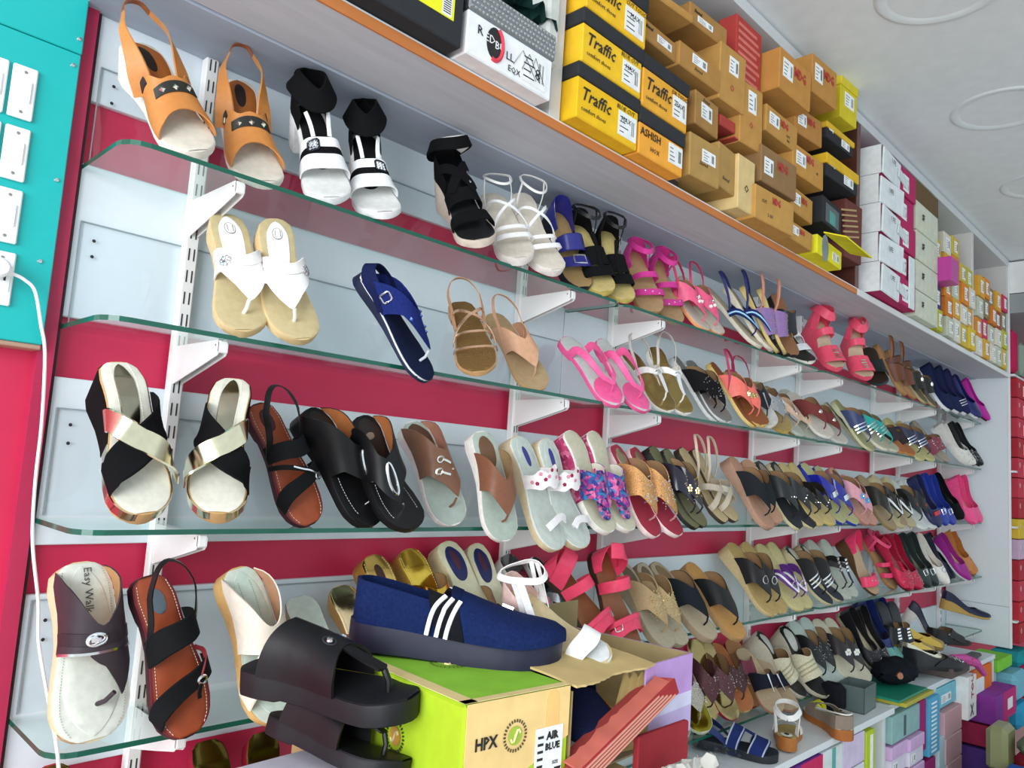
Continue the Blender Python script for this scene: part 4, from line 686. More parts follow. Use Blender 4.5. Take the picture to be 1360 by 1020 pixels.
shoe((0.786,-0.182,0.199),(0.818,-0.235,-0.026),'thong','plain brown thong on white-edged grey footbed, third glass shelf',group=G3,side=1, sole='ece4de', ins='a9b4a8', up='83543e', sk='rubber', wide=1.1, k='wedge', hh=0.02, t0=0.014, lo=False, pad='6a4c36', cat='thong sandal', tw=-40)
shoe((0.907,-0.173,0.197),(0.983,-0.235,-0.049),H_embro,'white wedge thong with pink leaf embroidery, nearer of the pair, third glass shelf',group=G3,side=1, k='wedge', hh=0.02, t0=0.018, lo=False, cat='thong sandal', tw=-46)
shoe((0.999,-0.171,0.198),(1.071,-0.235,-0.048),H_embro,'white wedge thong with pink leaf embroidery, farther of the pair, third glass shelf',group=G3,side=-1, k='wedge', hh=0.02, t0=0.018, lo=False, cat='thong sandal', tw=-44)
shoe((1.101,-0.163,0.226),(1.179,-0.235,-0.014),H_floral,'purple-blue floral wedge with cream footbed, nearer of the pair, third glass shelf',group=G3,side=1, k='wedge', hh=0.045, t0=0.016, lo=False, cat='wedge sandal', tw=-41)
shoe((1.188,-0.162,0.231),(1.263,-0.235,-0.011),H_floral,'purple-blue floral wedge with cream footbed, farther of the pair, third glass shelf',group=G3,side=-1, k='wedge', hh=0.045, t0=0.016, lo=False, cat='wedge sandal', tw=-38)
shoe((1.307,-0.149,0.206),(1.382,-0.235,-0.026),'thong','burgundy thong with gold jeweled V strap, nearer of the pair, third glass shelf',group=G3,side=1, sole='f0d8d4', ins='a0283e', up='d89a5e', uk='glitter', orn=None, bead='f4eee4', wide=1.15, post='d8a0a0', lo=False, k='wedge', hh=0.02, t0=0.014, pad='c8b090', pk='metal', cat='thong sandal', tw=-33)
shoe((1.409,-0.135,0.204),(1.491,-0.235,-0.026),'thong','burgundy thong with gold jeweled V strap, farther of the pair, third glass shelf',group=G3,side=-1, sole='f0d8d4', ins='a0283e', up='d89a5e', uk='glitter', orn=None, bead='f4eee4', wide=1.15, post='d8a0a0', lo=False, k='wedge', hh=0.02, t0=0.014, pad='c8b090', pk='metal', cat='thong sandal', tw=-30)
shoe((1.505,-0.135,0.215),(1.584,-0.235,-0.006),'thong','black and gold rosette thong wedge, nearer of the pair, third glass shelf',group=G3,side=1, sole='1e1c1c', ins='6a6848', up='1f1a2c', uk='patent', orn='flower', ocol='d8b878', k='wedge', hh=0.02, bead='e8c890', tw=-27)
shoe((1.557,-0.147,0.210),(1.624,-0.235,-0.002),'thong','black and gold rosette thong wedge, farther of the pair, third glass shelf',group=G3,side=-1, sole='1e1c1c', ins='6a6848', up='1f1a2c', uk='patent', orn='flower', ocol='d8b878', k='wedge', hh=0.02, bead='e8c890', tw=-27)
shoe((1.703,-0.109,0.223),(1.780,-0.215,0.008),'cross','beige sling sandal with white-piped crossed straps, nearer of the pair, third glass shelf',group=G3,side=1, sole='3a3026', ins='b9a47c', up='b8ab98', sling='c8b69e', w=0.018, lo=False, a=0.5, b=0.8, tw=-26)
shoe((1.772,-0.112,0.223),(1.844,-0.215,0.011),'cross','beige sling sandal with white-piped crossed straps, farther of the pair, third glass shelf',group=G3,side=-1, sole='3a3026', ins='b9a47c', up='b8ab98', sling='c8b69e', w=0.018, lo=False, a=0.5, b=0.8, tw=-26)
shoe((1.973,-0.133,0.212),(2.036,-0.235,-0.012),'thong','black suede thong on pinkish beige sole, nearer of the pair, third glass shelf',group=G3,side=1, sole='b08a74', ins='b2886e', up='24282c', uk='suede', k='wedge', hh=0.02, t0=0.018, tw=-26)
shoe((2.090,-0.121,0.208),(2.095,-0.232,0.002),'thong','black suede thong on pinkish beige sole, farther of the pair, third glass shelf',group=G3,side=-1, sole='b08a74', ins='b2886e', up='24282c', uk='suede', k='wedge', hh=0.02, t0=0.018, tw=-19)
shoe((2.193,-0.114,0.209),(2.262,-0.235,-0.014),'thong','black leather thong with single white stud, nearer of the pair, third glass shelf',group=G3,side=1, sole='cfc49c', ins='1e2228', up='22262a', orn='dots3', ocol='f2f2f2', k='wedge', hh=0.015, pad='8a7c6a', tw=-26)
shoe((2.306,-0.113,0.211),(2.373,-0.235,-0.012),'thong','black leather thong with single white stud, farther of the pair, third glass shelf',group=G3,side=-1, sole='cfc49c', ins='1e2228', up='22262a', orn='dots3', ocol='f2f2f2', k='wedge', hh=0.015, pad='8a7c6a', tw=-26)
shoe((2.375,-0.117,0.212),(2.437,-0.235,-0.002),'thin_v','black ribbon thong on straw yellow sole, nearer of the pair, third glass shelf',group=G3,side=1, sole='d4bc72', ins='c2ac74', up='1c1a1a', w=0.022, orn='dots3', ocol='d8d8d8', tw=-26)
shoe((2.478,-0.105,0.216),(2.545,-0.235,-0.002),'thin_v','black ribbon thong on straw yellow sole, farther of the pair, third glass shelf',group=G3,side=-1, sole='d4bc72', ins='c2ac74', up='1c1a1a', w=0.022, orn='dots3', ocol='d8d8d8', tw=-26)
shoe((2.600,-0.098,0.224),(2.665,-0.227,0.002),'thong','royal blue patent thong with black and white bow, nearer of the pair, third glass shelf',group=G3,side=1, sole='2a38a0', ins='b4b27e', up='1c2494', uk='patent', orn='bow', ocol='d8dce0', k='wedge', hh=0.03, tw=-26)
shoe((2.716,-0.101,0.216),(2.780,-0.235,-0.003),'thong','royal blue patent thong with black and white bow, farther of the pair, third glass shelf',group=G3,side=-1, sole='2a38a0', ins='b4b27e', up='1c2494', uk='patent', orn='bow', ocol='d8dce0', k='wedge', hh=0.03, tw=-26)
shoe((2.836,-0.114,0.217),(2.891,-0.235,-0.001),'thong','pink and blue floral thong on pinkish footbed, nearer of the pair, third glass shelf',group=G3,side=1, sole='b8776a', ins='c08c7c', up='d89aa8', orn='flower', ocol='46a8e0', ok='leather', pad='6a4830', tw=-26)
shoe((2.955,-0.112,0.191),(2.975,-0.235,-0.004),'thong','pink and blue floral thong on pinkish footbed, farther of the pair, third glass shelf',group=G3,side=-1, sole='b8776a', ins='c08c7c', up='d89aa8', orn='flower', ocol='46a8e0', ok='leather', pad='6a4830', tw=-22)
shoe((3.157,-0.112,0.199),(3.207,-0.235,-0.025),'thong','olive wedge thong with white metal chain, nearer of the pair, third glass shelf',group=G3,side=1, sole='8f7a4e', ins='a08a6a', up='24221f', orn='rod', ocol='eef0f0', k='wedge', hh=0.03, tw=-26)
shoe((3.295,-0.114,0.205),(3.342,-0.235,-0.009),'thong','olive wedge thong with white metal chain, farther of the pair, third glass shelf',group=G3,side=-1, sole='8f7a4e', ins='a08a6a', up='24221f', orn='rod', ocol='eef0f0', k='wedge', hh=0.03, tw=-26)
shoe((3.280,-0.126,0.205),(3.323,-0.235,-0.016),'thin_v','black V thong with silver edge on beige sole, nearer of the pair, third glass shelf',group=G3,side=1, sole='cbbf92', ins='b8ac86', up='1c1c1e', w=0.024, trim='e8eaec', k='wedge', hh=0.03, tw=-26)
shoe((3.424,-0.129,0.204),(3.465,-0.235,-0.013),'thin_v','black V thong with silver edge on beige sole, farther of the pair, third glass shelf',group=G3,side=-1, sole='cbbf92', ins='b8ac86', up='1c1c1e', w=0.024, trim='e8eaec', k='wedge', hh=0.03, tw=-26)
shoe((3.586,-0.095,0.196),(3.638,-0.235,-0.025),'thong','white-soled black wedge thong with maroon patch, nearer of the pair, third glass shelf',group=G3,side=1, sole='e6eae8', ins='d4d8d4', up='1b1d22', k='wedge', hh=0.04, orn='disc', ocol='7a3a3c', ok='leather', tw=-26)
shoe((3.728,-0.101,0.203),(3.776,-0.235,-0.023),'thong','white-soled black wedge thong with maroon patch, farther of the pair, third glass shelf',group=G3,side=-1, sole='e6eae8', ins='d4d8d4', up='1b1d22', k='wedge', hh=0.04, orn='disc', ocol='7a3a3c', ok='leather', tw=-26)
shoe((3.771,-0.120,0.210),(3.811,-0.235,-0.016),'pump','navy pump with red laced bow, third glass shelf',group=G3,side=1, sole='e4e8ea', ins='8a8078', up='222752', orn='bow', ocol='c83848', ok='leather', cat='pump', tw=-26)
shoe((3.881,-0.121,0.222),(3.921,-0.235,-0.009),'pump','royal blue pump with silver square buckle, nearer of the pair, third glass shelf',group=G3,side=1, sole='e0e6ea', ins='6a625c', up='263c9c', orn='square', ocol='eef2f4', cat='pump', tw=-26)
shoe((4.010,-0.119,0.219),(4.049,-0.235,-0.006),'pump','royal blue pump with silver square buckle, farther of the pair, third glass shelf',group=G3,side=-1, sole='e0e6ea', ins='6a625c', up='263c9c', orn='square', ocol='eef2f4', cat='pump', tw=-26)
shoe((4.245,-0.080,0.234),(4.289,-0.215,0.019),'pump','plain black pump before the pink pair, third glass shelf',group=G3,side=1, sole='161616', ins='3a3a38', up='121315', uk='suede', cat='pump', tw=-26)
shoe((4.420,-0.123,0.231),(4.455,-0.235,-0.003),'pump','pink pump with tan lining at the shelf end, nearer of the pair, third glass shelf',group=G3,side=1, sole='e8568c', ins='c99a7c', up='f0508c', k='flat', cat='pump', h=0.06, tw=-26)
shoe((4.634,-0.098,0.237),(4.669,-0.210,0.002),'pump','pink pump with tan lining at the shelf end, farther of the pair, third glass shelf',group=G3,side=-1, sole='e8568c', ins='c99a7c', up='f0508c', k='flat', cat='pump', h=0.06, tw=-26)
shoe((0.039,-0.124,-0.059),(0.062,-0.166,-0.302),H_easy,'cream cushioned thong with brown strap and silver monogram buckle, fourth glass shelf',group=G4,side=1, toe='wide', k='wedge', hh=0.02, t0=0.022, lo=False, cat='thong sandal', tw=-28)
shoe((0.124,-0.165,-0.077),(0.178,-0.223,-0.302),H_maroon2,'maroon-soled sling sandal with two black elastic bands, fourth glass shelf',group=G4,side=1, t0=0.014, hh=0.006, lo=False, tw=-38)
shoe((0.265,-0.170,-0.070),(0.321,-0.235,-0.305),H_offwhite,'off-white wide thong with rhinestone clasp, fourth glass shelf',group=G4,side=1, k='wedge', hh=0.022, t0=0.018, lo=False, cat='thong sandal', tw=-40)
shoe((0.460,-0.045,-0.149),(0.437,-0.217,-0.302),'slide','pale mint wedge slipper behind the black slide, fourth glass shelf',group=G4,side=1, sole='8c7a6a', ins='cfdcd0', up='c89a84', k='wedge', hh=0.03, t0=0.016, lo=False, a=0.62, b=0.86, tw=-17)
shoe((0.552,-0.043,-0.135),(0.570,-0.189,-0.302),'slide','flat gold mirrored slipper with beaded band, lowest, fourth glass shelf',group=G4,side=1, sole='c99a5c', ins='d8c69a', ik='metal', up='c08a3c', uk='glitter', bead='f0c070', k='wedge', hh=0.03, t0=0.014, lo=False, a=0.56, b=0.8, stitch='efe2b0', txt=('PRIDE', 0.013, '2a2418'), tw=-27)
shoe((0.604,-0.071,-0.073),(0.669,-0.150,-0.290),'slide','gold mirrored wedge slipper with dark heel label, fourth glass shelf',group=G4,side=1, sole='b08236', sk='glitter', ins='c8a45c', ik='metal', up='c08a3c', uk='glitter', bead='f0c070', k='wedge', hh=0.035, lo=False, a=0.56, b=0.8, stitch='f4e6b0', plab='3a2418', tw=-43)
shoe((0.707,-0.058,-0.065),(0.783,-0.150,-0.289),'slide','shiny plain gold mirrored slipper with curved side, fourth glass shelf',group=G4,side=1, sole='b08a3a', sk='glitter', ins='d8b448', ik='metal', up='d0a43c', uk='metal', k='wedge', hh=0.035, lo=False, a=0.4, b=0.8, stitch='f4e6b0', tw=-42)
shoe((0.820,-0.052,-0.052),(0.897,-0.150,-0.284),'slide','cream slipper with navy heel pad, nearer of the pair, fourth glass shelf',group=G4,side=1, sole='d8c9a0', ins='dcd8b8', up='7a5c44', k='wedge', hh=0.03, lo=False, pad='23285c', plab='4a2838', a=0.58, b=0.82, tw=-40)
shoe((0.912,-0.044,-0.062),(0.993,-0.150,-0.285),'slide','cream slipper with navy heel pad, farther of the pair, fourth glass shelf',group=G4,side=-1, sole='d8c9a0', ins='dcd8b8', up='7a5c44', k='wedge', hh=0.03, lo=False, pad='23285c', plab='4a2838', a=0.58, b=0.82, tw=-37)
shoe((1.029,-0.042,-0.087),(1.086,-0.150,-0.268),'cross','silver wedge with crossed metallic straps, nearer of the pair, fourth glass shelf',group=G4,side=1, sole='d8d4d0', ins='7c8284', ik='metal', up='d8dcde', up2='c8ccd0', uk='foil', k='wedge', hh=0.03, lo=False, w=0.024, pad=None, tw=-32)
shoe((1.121,-0.042,-0.101),(1.207,-0.150,-0.281),'cross','silver wedge with crossed metallic straps, farther of the pair, fourth glass shelf',group=G4,side=-1, sole='d8d4d0', ins='7c8284', ik='metal', up='d8dcde', up2='c8ccd0', uk='foil', k='wedge', hh=0.03, lo=False, w=0.024, pad=None, tw=-34)
shoe((1.133,-0.096,-0.098),(1.224,-0.233,-0.302),H_pinkbuckle,'pink two-strap sandal with brown footbed and buckle, nearer of the pair, fourth glass shelf',group=G4,side=1, lo=False, t0=0.012, hh=0.008, tw=-32)
shoe((1.263,-0.146,-0.072),(1.304,-0.235,-0.315),H_pinkbuckle,'pink two-strap sandal with brown footbed and buckle, farther of the pair, fourth glass shelf',group=G4,side=-1, lo=False, t0=0.012, hh=0.008, tw=-29)
shoe((1.409,-0.113,-0.111),(1.469,-0.235,-0.323),'thong','taupe thong covered in gold studs, nearer of the pair, fourth glass shelf',group=G4,side=1, sole='97886e', ins='b0a48c', up='b39a74', uk='suede', wide=1.1, k='wedge', hh=0.022, t0=0.018, lo=False, bead='f4e2a4', pad='6a5a48', cat='thong sandal', tw=-25)
shoe((1.487,-0.124,-0.117),(1.536,-0.235,-0.323),'thong','taupe thong covered in gold studs, farther of the pair, fourth glass shelf',group=G4,side=-1, sole='97886e', ins='b0a48c', up='b39a74', uk='suede', wide=1.1, k='wedge', hh=0.022, t0=0.018, lo=False, bead='f4e2a4', pad='6a5a48', cat='thong sandal', tw=-23)
shoe((1.618,-0.083,-0.124),(1.697,-0.235,-0.326),'thong','black felt thong on beige suede footbed, fourth glass shelf',group=G4,side=1, sole='a08a70', ins='b6a68a', up='20262c', uk='suede', wide=1.15, k='wedge', hh=0.02, t0=0.018, lo=False, pad='8a7454', cat='thong sandal', tw=-23)
shoe((1.801,-0.091,-0.131),(1.867,-0.235,-0.342),'thong','black sequin thong with orange-brown lining, fourth glass shelf',group=G4,side=1, sole='b08a5c', ins='c08f52', up='17181a', uk='glitter', wide=1.15, k='wedge', hh=0.02, t0=0.018, lo=False, cat='thong sandal', tw=-23)
shoe((2.109,-0.065,-0.079),(2.162,-0.198,-0.302),'thong','black ring-buckle thong on straw footbed, nearer of the pair, fourth glass shelf',group=G4,side=1, sole='cdb688', ins='b69a62', up='1e1a1c', orn='ring', ocol='d8dade', k='wedge', hh=0.03, t0=0.014, tw=-23)
shoe((2.195,-0.071,-0.079),(2.241,-0.193,-0.302),'thong','black ring-buckle thong on straw footbed, farther of the pair, fourth glass shelf',group=G4,side=-1, sole='cdb688', ins='b69a62', up='1e1a1c', orn='ring', ocol='d8dade', k='wedge', hh=0.03, t0=0.014, tw=-23)
shoe((2.324,-0.063,-0.088),(2.374,-0.198,-0.302),'thin_v','purple and white thong with silver buckle, nearer of the pair, fourth glass shelf',group=G4,side=1, sole='cfc48c', ins='c4b884', up='5e2e86', trim='ece8ea', w=0.02, orn='ring', ocol='e8e8ee', k='wedge', hh=0.025, tw=-23)
shoe((2.412,-0.061,-0.085),(2.459,-0.191,-0.302),'thin_v','purple and white thong with silver buckle, farther of the pair, fourth glass shelf',group=G4,side=-1, sole='cfc48c', ins='c4b884', up='5e2e86', trim='ece8ea', w=0.02, orn='ring', ocol='e8e8ee', k='wedge', hh=0.025, tw=-23)
shoe((2.533,-0.070,-0.100),(2.664,-0.187,-0.302),'thong','black wedge thong with silver band and navy footbed, nearer of the pair, fourth glass shelf',group=G4,side=1, sole='c0b48c', ins='26303e', up='1a1a1c', uk='leather', orn='stripe3', ocol='e4e6e8', k='wedge', hh=0.045, pad='c0b8a0', tw=-30)
shoe((2.657,-0.072,-0.097),(2.794,-0.176,-0.302),'thong','black wedge thong with silver band and navy footbed, farther of the pair, fourth glass shelf',group=G4,side=-1, sole='c0b48c', ins='26303e', up='1a1a1c', uk='leather', orn='stripe3', ocol='e4e6e8', k='wedge', hh=0.045, pad='c0b8a0', tw=-31)
shoe((2.802,-0.043,-0.084),(2.874,-0.175,-0.302),'tstrap','black thong with white bar ladder on grey sole, nearer of the pair, fourth glass shelf',group=G4,side=1, sole='c8ccbe', ins='b6bcae', up='241a1c', orn='bars', ocol='f2f0f0', k='wedge', hh=0.03, tw=-26)
shoe((2.937,-0.042,-0.085),(2.973,-0.162,-0.302),'tstrap','black thong with white bar ladder on grey sole, farther of the pair, fourth glass shelf',group=G4,side=-1, sole='c8ccbe', ins='b6bcae', up='241a1c', orn='bars', ocol='f2f0f0', k='wedge', hh=0.03, tw=-23)
shoe((3.127,-0.075,-0.072),(3.155,-0.182,-0.302),'strappy','hot pink wide-band sandal with white monogram, brown sole, fourth glass shelf',group=G4,side=1, sole='5a4028', ins='b59a7a', up='f0426c', bands=((0.78, 0.04),), counter='e83c68', k='wedge', hh=0.045, sk='leather', orn='dots3', ocol='f6f4f4', cat='wedge sandal', tw=-23)
shoe((3.453,-0.035,-0.075),(3.482,-0.148,-0.302),'strappy','hot pink strap sandal with tan sole, fourth glass shelf',group=G4,side=1, sole='a87848', ins='b08a62', up='e83c68', bands=((0.76, 0.02), (0.58, 0.018)), ank='f0507a', counter='c8385c', h=0.06, aw=0.014, tw=-23)
shoe((3.476,-0.075,-0.085),(3.509,-0.204,-0.302),'pump','red glitter pump with silver specks, nearer of the pair, fourth glass shelf',group=G4,side=1, sole='5a1a28', ins='7a6a62', up='c62248', uk='glitter', dots='f8e0e4', cat='pump', tw=-24)
shoe((3.562,-0.086,-0.085),(3.594,-0.217,-0.302),'pump','red glitter pump with silver specks, farther of the pair, fourth glass shelf',group=G4,side=-1, sole='5a1a28', ins='7a6a62', up='c62248', uk='glitter', dots='f8e0e4', cat='pump', tw=-24)
shoe((3.715,-0.074,-0.081),(3.749,-0.211,-0.302),'pump','dark green pump with silver chain buckle, nearer of the pair, fourth glass shelf',group=G4,side=1, sole='343a38', ins='8a806c', up='2c3836', orn='square', ocol='e8ecee', toe='point', cat='pump', tw=-24)
shoe((3.836,-0.076,-0.079),(3.867,-0.210,-0.302),'pump','dark green pump with silver chain buckle, farther of the pair, fourth glass shelf',group=G4,side=-1, sole='343a38', ins='8a806c', up='2c3836', orn='square', ocol='e8ecee', toe='point', cat='pump', tw=-24)
shoe((3.981,-0.070,-0.090),(4.017,-0.220,-0.302),'pump','white pointed pump with round buckle, fourth glass shelf',group=G4,side=1, sole='d8d4c8', ins='9a8c78', up='e8e4da', orn='ring', ocol='e8ecee', toe='point', cat='pump', tw=-24)
shoe((4.288,-0.026,-0.091),(4.388,-0.146,-0.302),'pump','navy pump with crystal bow behind the purple pump, fourth glass shelf',group=G4,side=1, sole='20222c', ins='8a705c', up='1c2036', orn='bow', ocol='d0d4dc', cat='pump', tw=-30)
shoe((4.346,-0.077,-0.091),(4.380,-0.228,-0.302),'pump','purple pump with cream lining, fourth glass shelf',group=G4,side=1, sole='e4e0e4', ins='d2bc90', up='9c2488', cat='pump', toe='point', tw=-24)
shoe((4.702,-0.031,-0.067),(4.726,-0.150,-0.285),'pump','orange-tan flat shoe at the shelf end, nearer of the pair, fourth glass shelf',group=G4,side=1, sole='8a5228', ins='a86838', up='c98040', cat='pump', tw=-24)
shoe((4.821,-0.032,-0.121),(4.763,-0.164,-0.302),'pump','orange-tan flat shoe at the shelf end, farther of the pair, fourth glass shelf',group=G4,side=-1, sole='8a5228', ins='a86838', up='c98040', cat='pump', tw=-16)
shoe((1.812,-0.031,-0.445),(1.755,-0.189,-0.605),'thong','olive gold mirrored slipper with silver beaded V, lowest glass shelf',group=G5,side=1, sole='d8d8b8', ins='a8a03c', ik='metal', up='b8b0a4', uk='glitter', bead='f2f0ea', wide=1.2, lo=False, tw=-12)
shoe((1.706,-0.024,-0.455),(1.641,-0.185,-0.605),'thin_v','dull olive thong flat half behind lilac carton, lowest glass shelf',group=G5,side=1, sole='d8d6c8', ins='8c9080', up='c8c8b8', w=0.01, tw=-11)
shoe((1.883,-0.071,-0.375),(1.872,-0.138,-0.605),'thong','maroon beaded slipper with gold heel strip, nearer of the pair, lowest glass shelf',group=G5,side=1, sole='b02040', ins='9c8a5c', ik='metal', up='5a3238', uk='glitter', bead='f4e8ea', wide=1.2, tw=-14)
shoe((1.942,-0.075,-0.386),(1.951,-0.174,-0.605),'thong','maroon beaded slipper with gold heel strip, farther of the pair, lowest glass shelf',group=G5,side=-1, sole='b02040', ins='9c8a5c', ik='metal', up='5a3238', uk='glitter', bead='f4e8ea', wide=1.2, tw=-18)
shoe((2.103,-0.024,-0.423),(2.065,-0.161,-0.605),'thong','brown slipper with white beaded peacock eyes, lowest glass shelf',group=G5,side=1, sole='c8b06a', ins='b06c40', up='4a2c2c', uk='glitter', bead='f6eeee', wide=1.1, tw=-13)
shoe((2.201,-0.033,-0.417),(2.135,-0.151,-0.605),'slide','maroon-band flat with white toe loop, lowest glass shelf',group=G5,side=1, sole='8a2a38', ins='a87850', up='6e2238', a=0.4, b=0.58, tw=-10)
shoe((2.187,-0.078,-0.437),(2.143,-0.232,-0.605),'slide','tan thong with navy band and long silver rod, nearer of the pair, lowest glass shelf',group=G5,side=1, sole='b08068', ins='b09a7c', up='20222e', uk='cloth', a=0.5, b=0.68, orn='rod', ocol='f0f0f2', tw=-14)
shoe((2.315,-0.067,-0.469),(2.247,-0.235,-0.615),'slide','tan thong with navy band and long silver rod, farther of the pair, lowest glass shelf',group=G5,side=-1, sole='b08068', ins='b09a7c', up='20222e', uk='cloth', a=0.5, b=0.68, orn='rod', ocol='f0f0f2', tw=-13)
shoe((2.304,-0.076,-0.395),(2.429,-0.191,-0.605),'slide','black wedge with cream rope-weave band, nearer of the pair, lowest glass shelf',group=G5,side=1, sole='c4bca8', ins='141414', up='cfc8ac', uk='cloth', k='wedge', hh=0.05, t0=0.016, orn='stripe3', ocol='a89c78', ok='leather', pad='b8b8b0', a=0.48, b=0.74, cat='wedge sandal', tw=-28)
shoe((2.492,-0.079,-0.394),(2.525,-0.235,-0.612),'slide','black wedge with cream rope-weave band, farther of the pair, lowest glass shelf',group=G5,side=-1, sole='c4bca8', ins='141414', up='cfc8ac', uk='cloth', k='wedge', hh=0.05, t0=0.016, orn='stripe3', ocol='a89c78', ok='leather', pad='b8b8b0', a=0.48, b=0.74, cat='wedge sandal', tw=-21)
shoe((2.631,-0.056,-0.390),(2.655,-0.191,-0.605),'thong','black crystal thong on mint white sole, nearer of the pair, lowest glass shelf',group=G5,side=1, sole='d4e0da', ins='b8c4bc', up='17191c', bead='e8ecf0', k='wedge', hh=0.04, tw=-21)
shoe((2.717,-0.060,-0.385),(2.740,-0.197,-0.605),'thong','black crystal thong on mint white sole, farther of the pair, lowest glass shelf',group=G5,side=-1, sole='d4e0da', ins='b8c4bc', up='17191c', bead='e8ecf0', k='wedge', hh=0.04, tw=-21)
shoe((2.789,-0.083,-0.392),(2.819,-0.235,-0.608),'thong','cream thong with red double bar and white flower, nearer of the pair, lowest glass shelf',group=G5,side=1, sole='d8d2bc', ins='c6c0a8', up='2a2426', orn='flower', ocol='f2f2f0', ok='leather', k='wedge', hh=0.03, tw=-21)
shoe((2.900,-0.083,-0.400),(2.929,-0.235,-0.615),'thong','cream thong with red double bar and white flower, farther of the pair, lowest glass shelf',group=G5,side=-1, sole='d8d2bc', ins='c6c0a8', up='2a2426', orn='flower', ocol='f2f2f0', ok='leather', k='wedge', hh=0.03, tw=-21)
shoe((3.064,-0.078,-0.386),(3.089,-0.220,-0.605),'pump','grey pump with black and white sequin toe, nearer of the pair, lowest glass shelf',group=G5,side=1, sole='a89c80', ins='b4a88c', up='1a1a20', uk='glitter', dots='f2f2f6', toe='point', cat='pump', tw=-21)
shoe((3.163,-0.085,-0.383),(3.185,-0.223,-0.605),'pump','grey pump with black and white sequin toe, farther of the pair, lowest glass shelf',group=G5,side=-1, sole='a89c80', ins='b4a88c', up='1a1a20', uk='glitter', dots='f2f2f6', toe='point', cat='pump', tw=-21)
shoe((3.375,-0.040,-0.373),(3.384,-0.151,-0.605),'pump','navy rubber clog with cut-out sides, nearer of the pair, lowest glass shelf',group=G5,side=1, sole='1c2650', ins='141c3a', up='22306e', t0=0.02, cat='clog', tw=-21)
shoe((3.495,-0.051,-0.373),(3.502,-0.157,-0.605),'pump','navy rubber clog with cut-out sides, farther of the pair, lowest glass shelf',group=G5,side=-1, sole='1c2650', ins='141c3a', up='22306e', t0=0.02, cat='clog', tw=-21)
shoe((3.453,-0.099,-0.369),(3.454,-0.192,-0.605),'slide','black sandal with white metal bars, nearer of the pair, lowest glass shelf',group=G5,side=1, sole='1e2026', ins='26282c', up='1c1c20', orn='bars', ocol='f0f0f0', k='wedge', hh=0.04, tw=-20)
shoe((3.542,-0.116,-0.373),(3.545,-0.214,-0.605),'slide','black sandal with white metal bars, farther of the pair, lowest glass shelf',group=G5,side=-1, sole='1e2026', ins='26282c', up='1c1c20', orn='bars', ocol='f0f0f0', k='wedge', hh=0.04, tw=-20)
shoe((3.482,-0.058,-0.542),(3.306,-0.195,-0.605),'pump','small teal baby shoe under the black sandals, nearer of the pair, lowest glass shelf',group=G5,side=1, sole='7cb8b0', ins='5a9a94', up='88c8c0', cat='shoe', tw=-11)
shoe((3.544,-0.063,-0.540),(3.373,-0.205,-0.605),'pump','small teal baby shoe under the black sandals, farther of the pair, lowest glass shelf',group=G5,side=-1, sole='7cb8b0', ins='5a9a94', up='88c8c0', cat='shoe', tw=-11)
shoe((0.305,-0.042,-0.387),(0.309,-0.150,-0.589),'slide','crimson mirrored slipper with white beading below the fourth shelf, nearer of pair, lowest glass shelf',group=G5,side=1, sole='a8203c', ins='6a5c2c', ik='metal', up='c02848', uk='glitter', bead='f4ecec', k='wedge', hh=0.03, lo=False, tw=-16)
shoe((0.405,-0.042,-0.393),(0.417,-0.134,-0.605),'slide','crimson mirrored slipper with white beading below the fourth shelf, farther of pair, lowest glass shelf',group=G5,side=-1, sole='a8203c', ins='6a5c2c', ik='metal', up='c02848', uk='glitter', bead='f4ecec', k='wedge', hh=0.03, lo=False, tw=-21)
shoe((0.058,-0.042,-0.376),(0.070,-0.150,-0.564),'slide','crimson slipper heel peeping under the shelf end, lowest glass shelf',group=G5,side=1, sole='b82444', ins='a89048', ik='metal', up='c02848', k='wedge', hh=0.03, lo=False, tw=-14)


# ---------------------------------------------------------------- stock boxes
INK = M('1e1c1e', 'ink'); RED = M('b8302c', 'ink'); PAPER = M('eceeee', 'paper'); NAVYINK = M('2a3a78', 'ink')
STOCK = 'shoe boxes stored in the loft'
def sticker(r, w, h, f, bars=True, name='price_label', mat=None, ink=True):
    """white label glued to the front; f is (x0, z0, x1, z1) in fractions of the front"""
    x0, z0, x1, z1 = f[0] * w, f[1] * h, f[2] * w, f[3] * h
    o = part(name, (x0, -.0012, z0), (x1, -.0001, z1), mat or PAPER, r, 0)
    if ink:
        mb = MB(); n = 7; ww = (x1 - x0); hh = z1 - z0
        for k in range(n):
            if random.random() < .8: mb.box((x0 + ww * (.70 + .03 * k), -.0015, z0 + hh * .2), (x0 + ww * (.712 + .03 * k), -.0012, z0 + hh * .8))
        for k in range(4): mb.box((x0 + ww * .08, -.0015, z0 + hh * (.15 + .2 * k)), (x0 + ww * random.uniform(.3, .55), -.0012, z0 + hh * (.19 + .2 * k)))
        stuff(mb.build('label_print', INK, r, smooth=False))
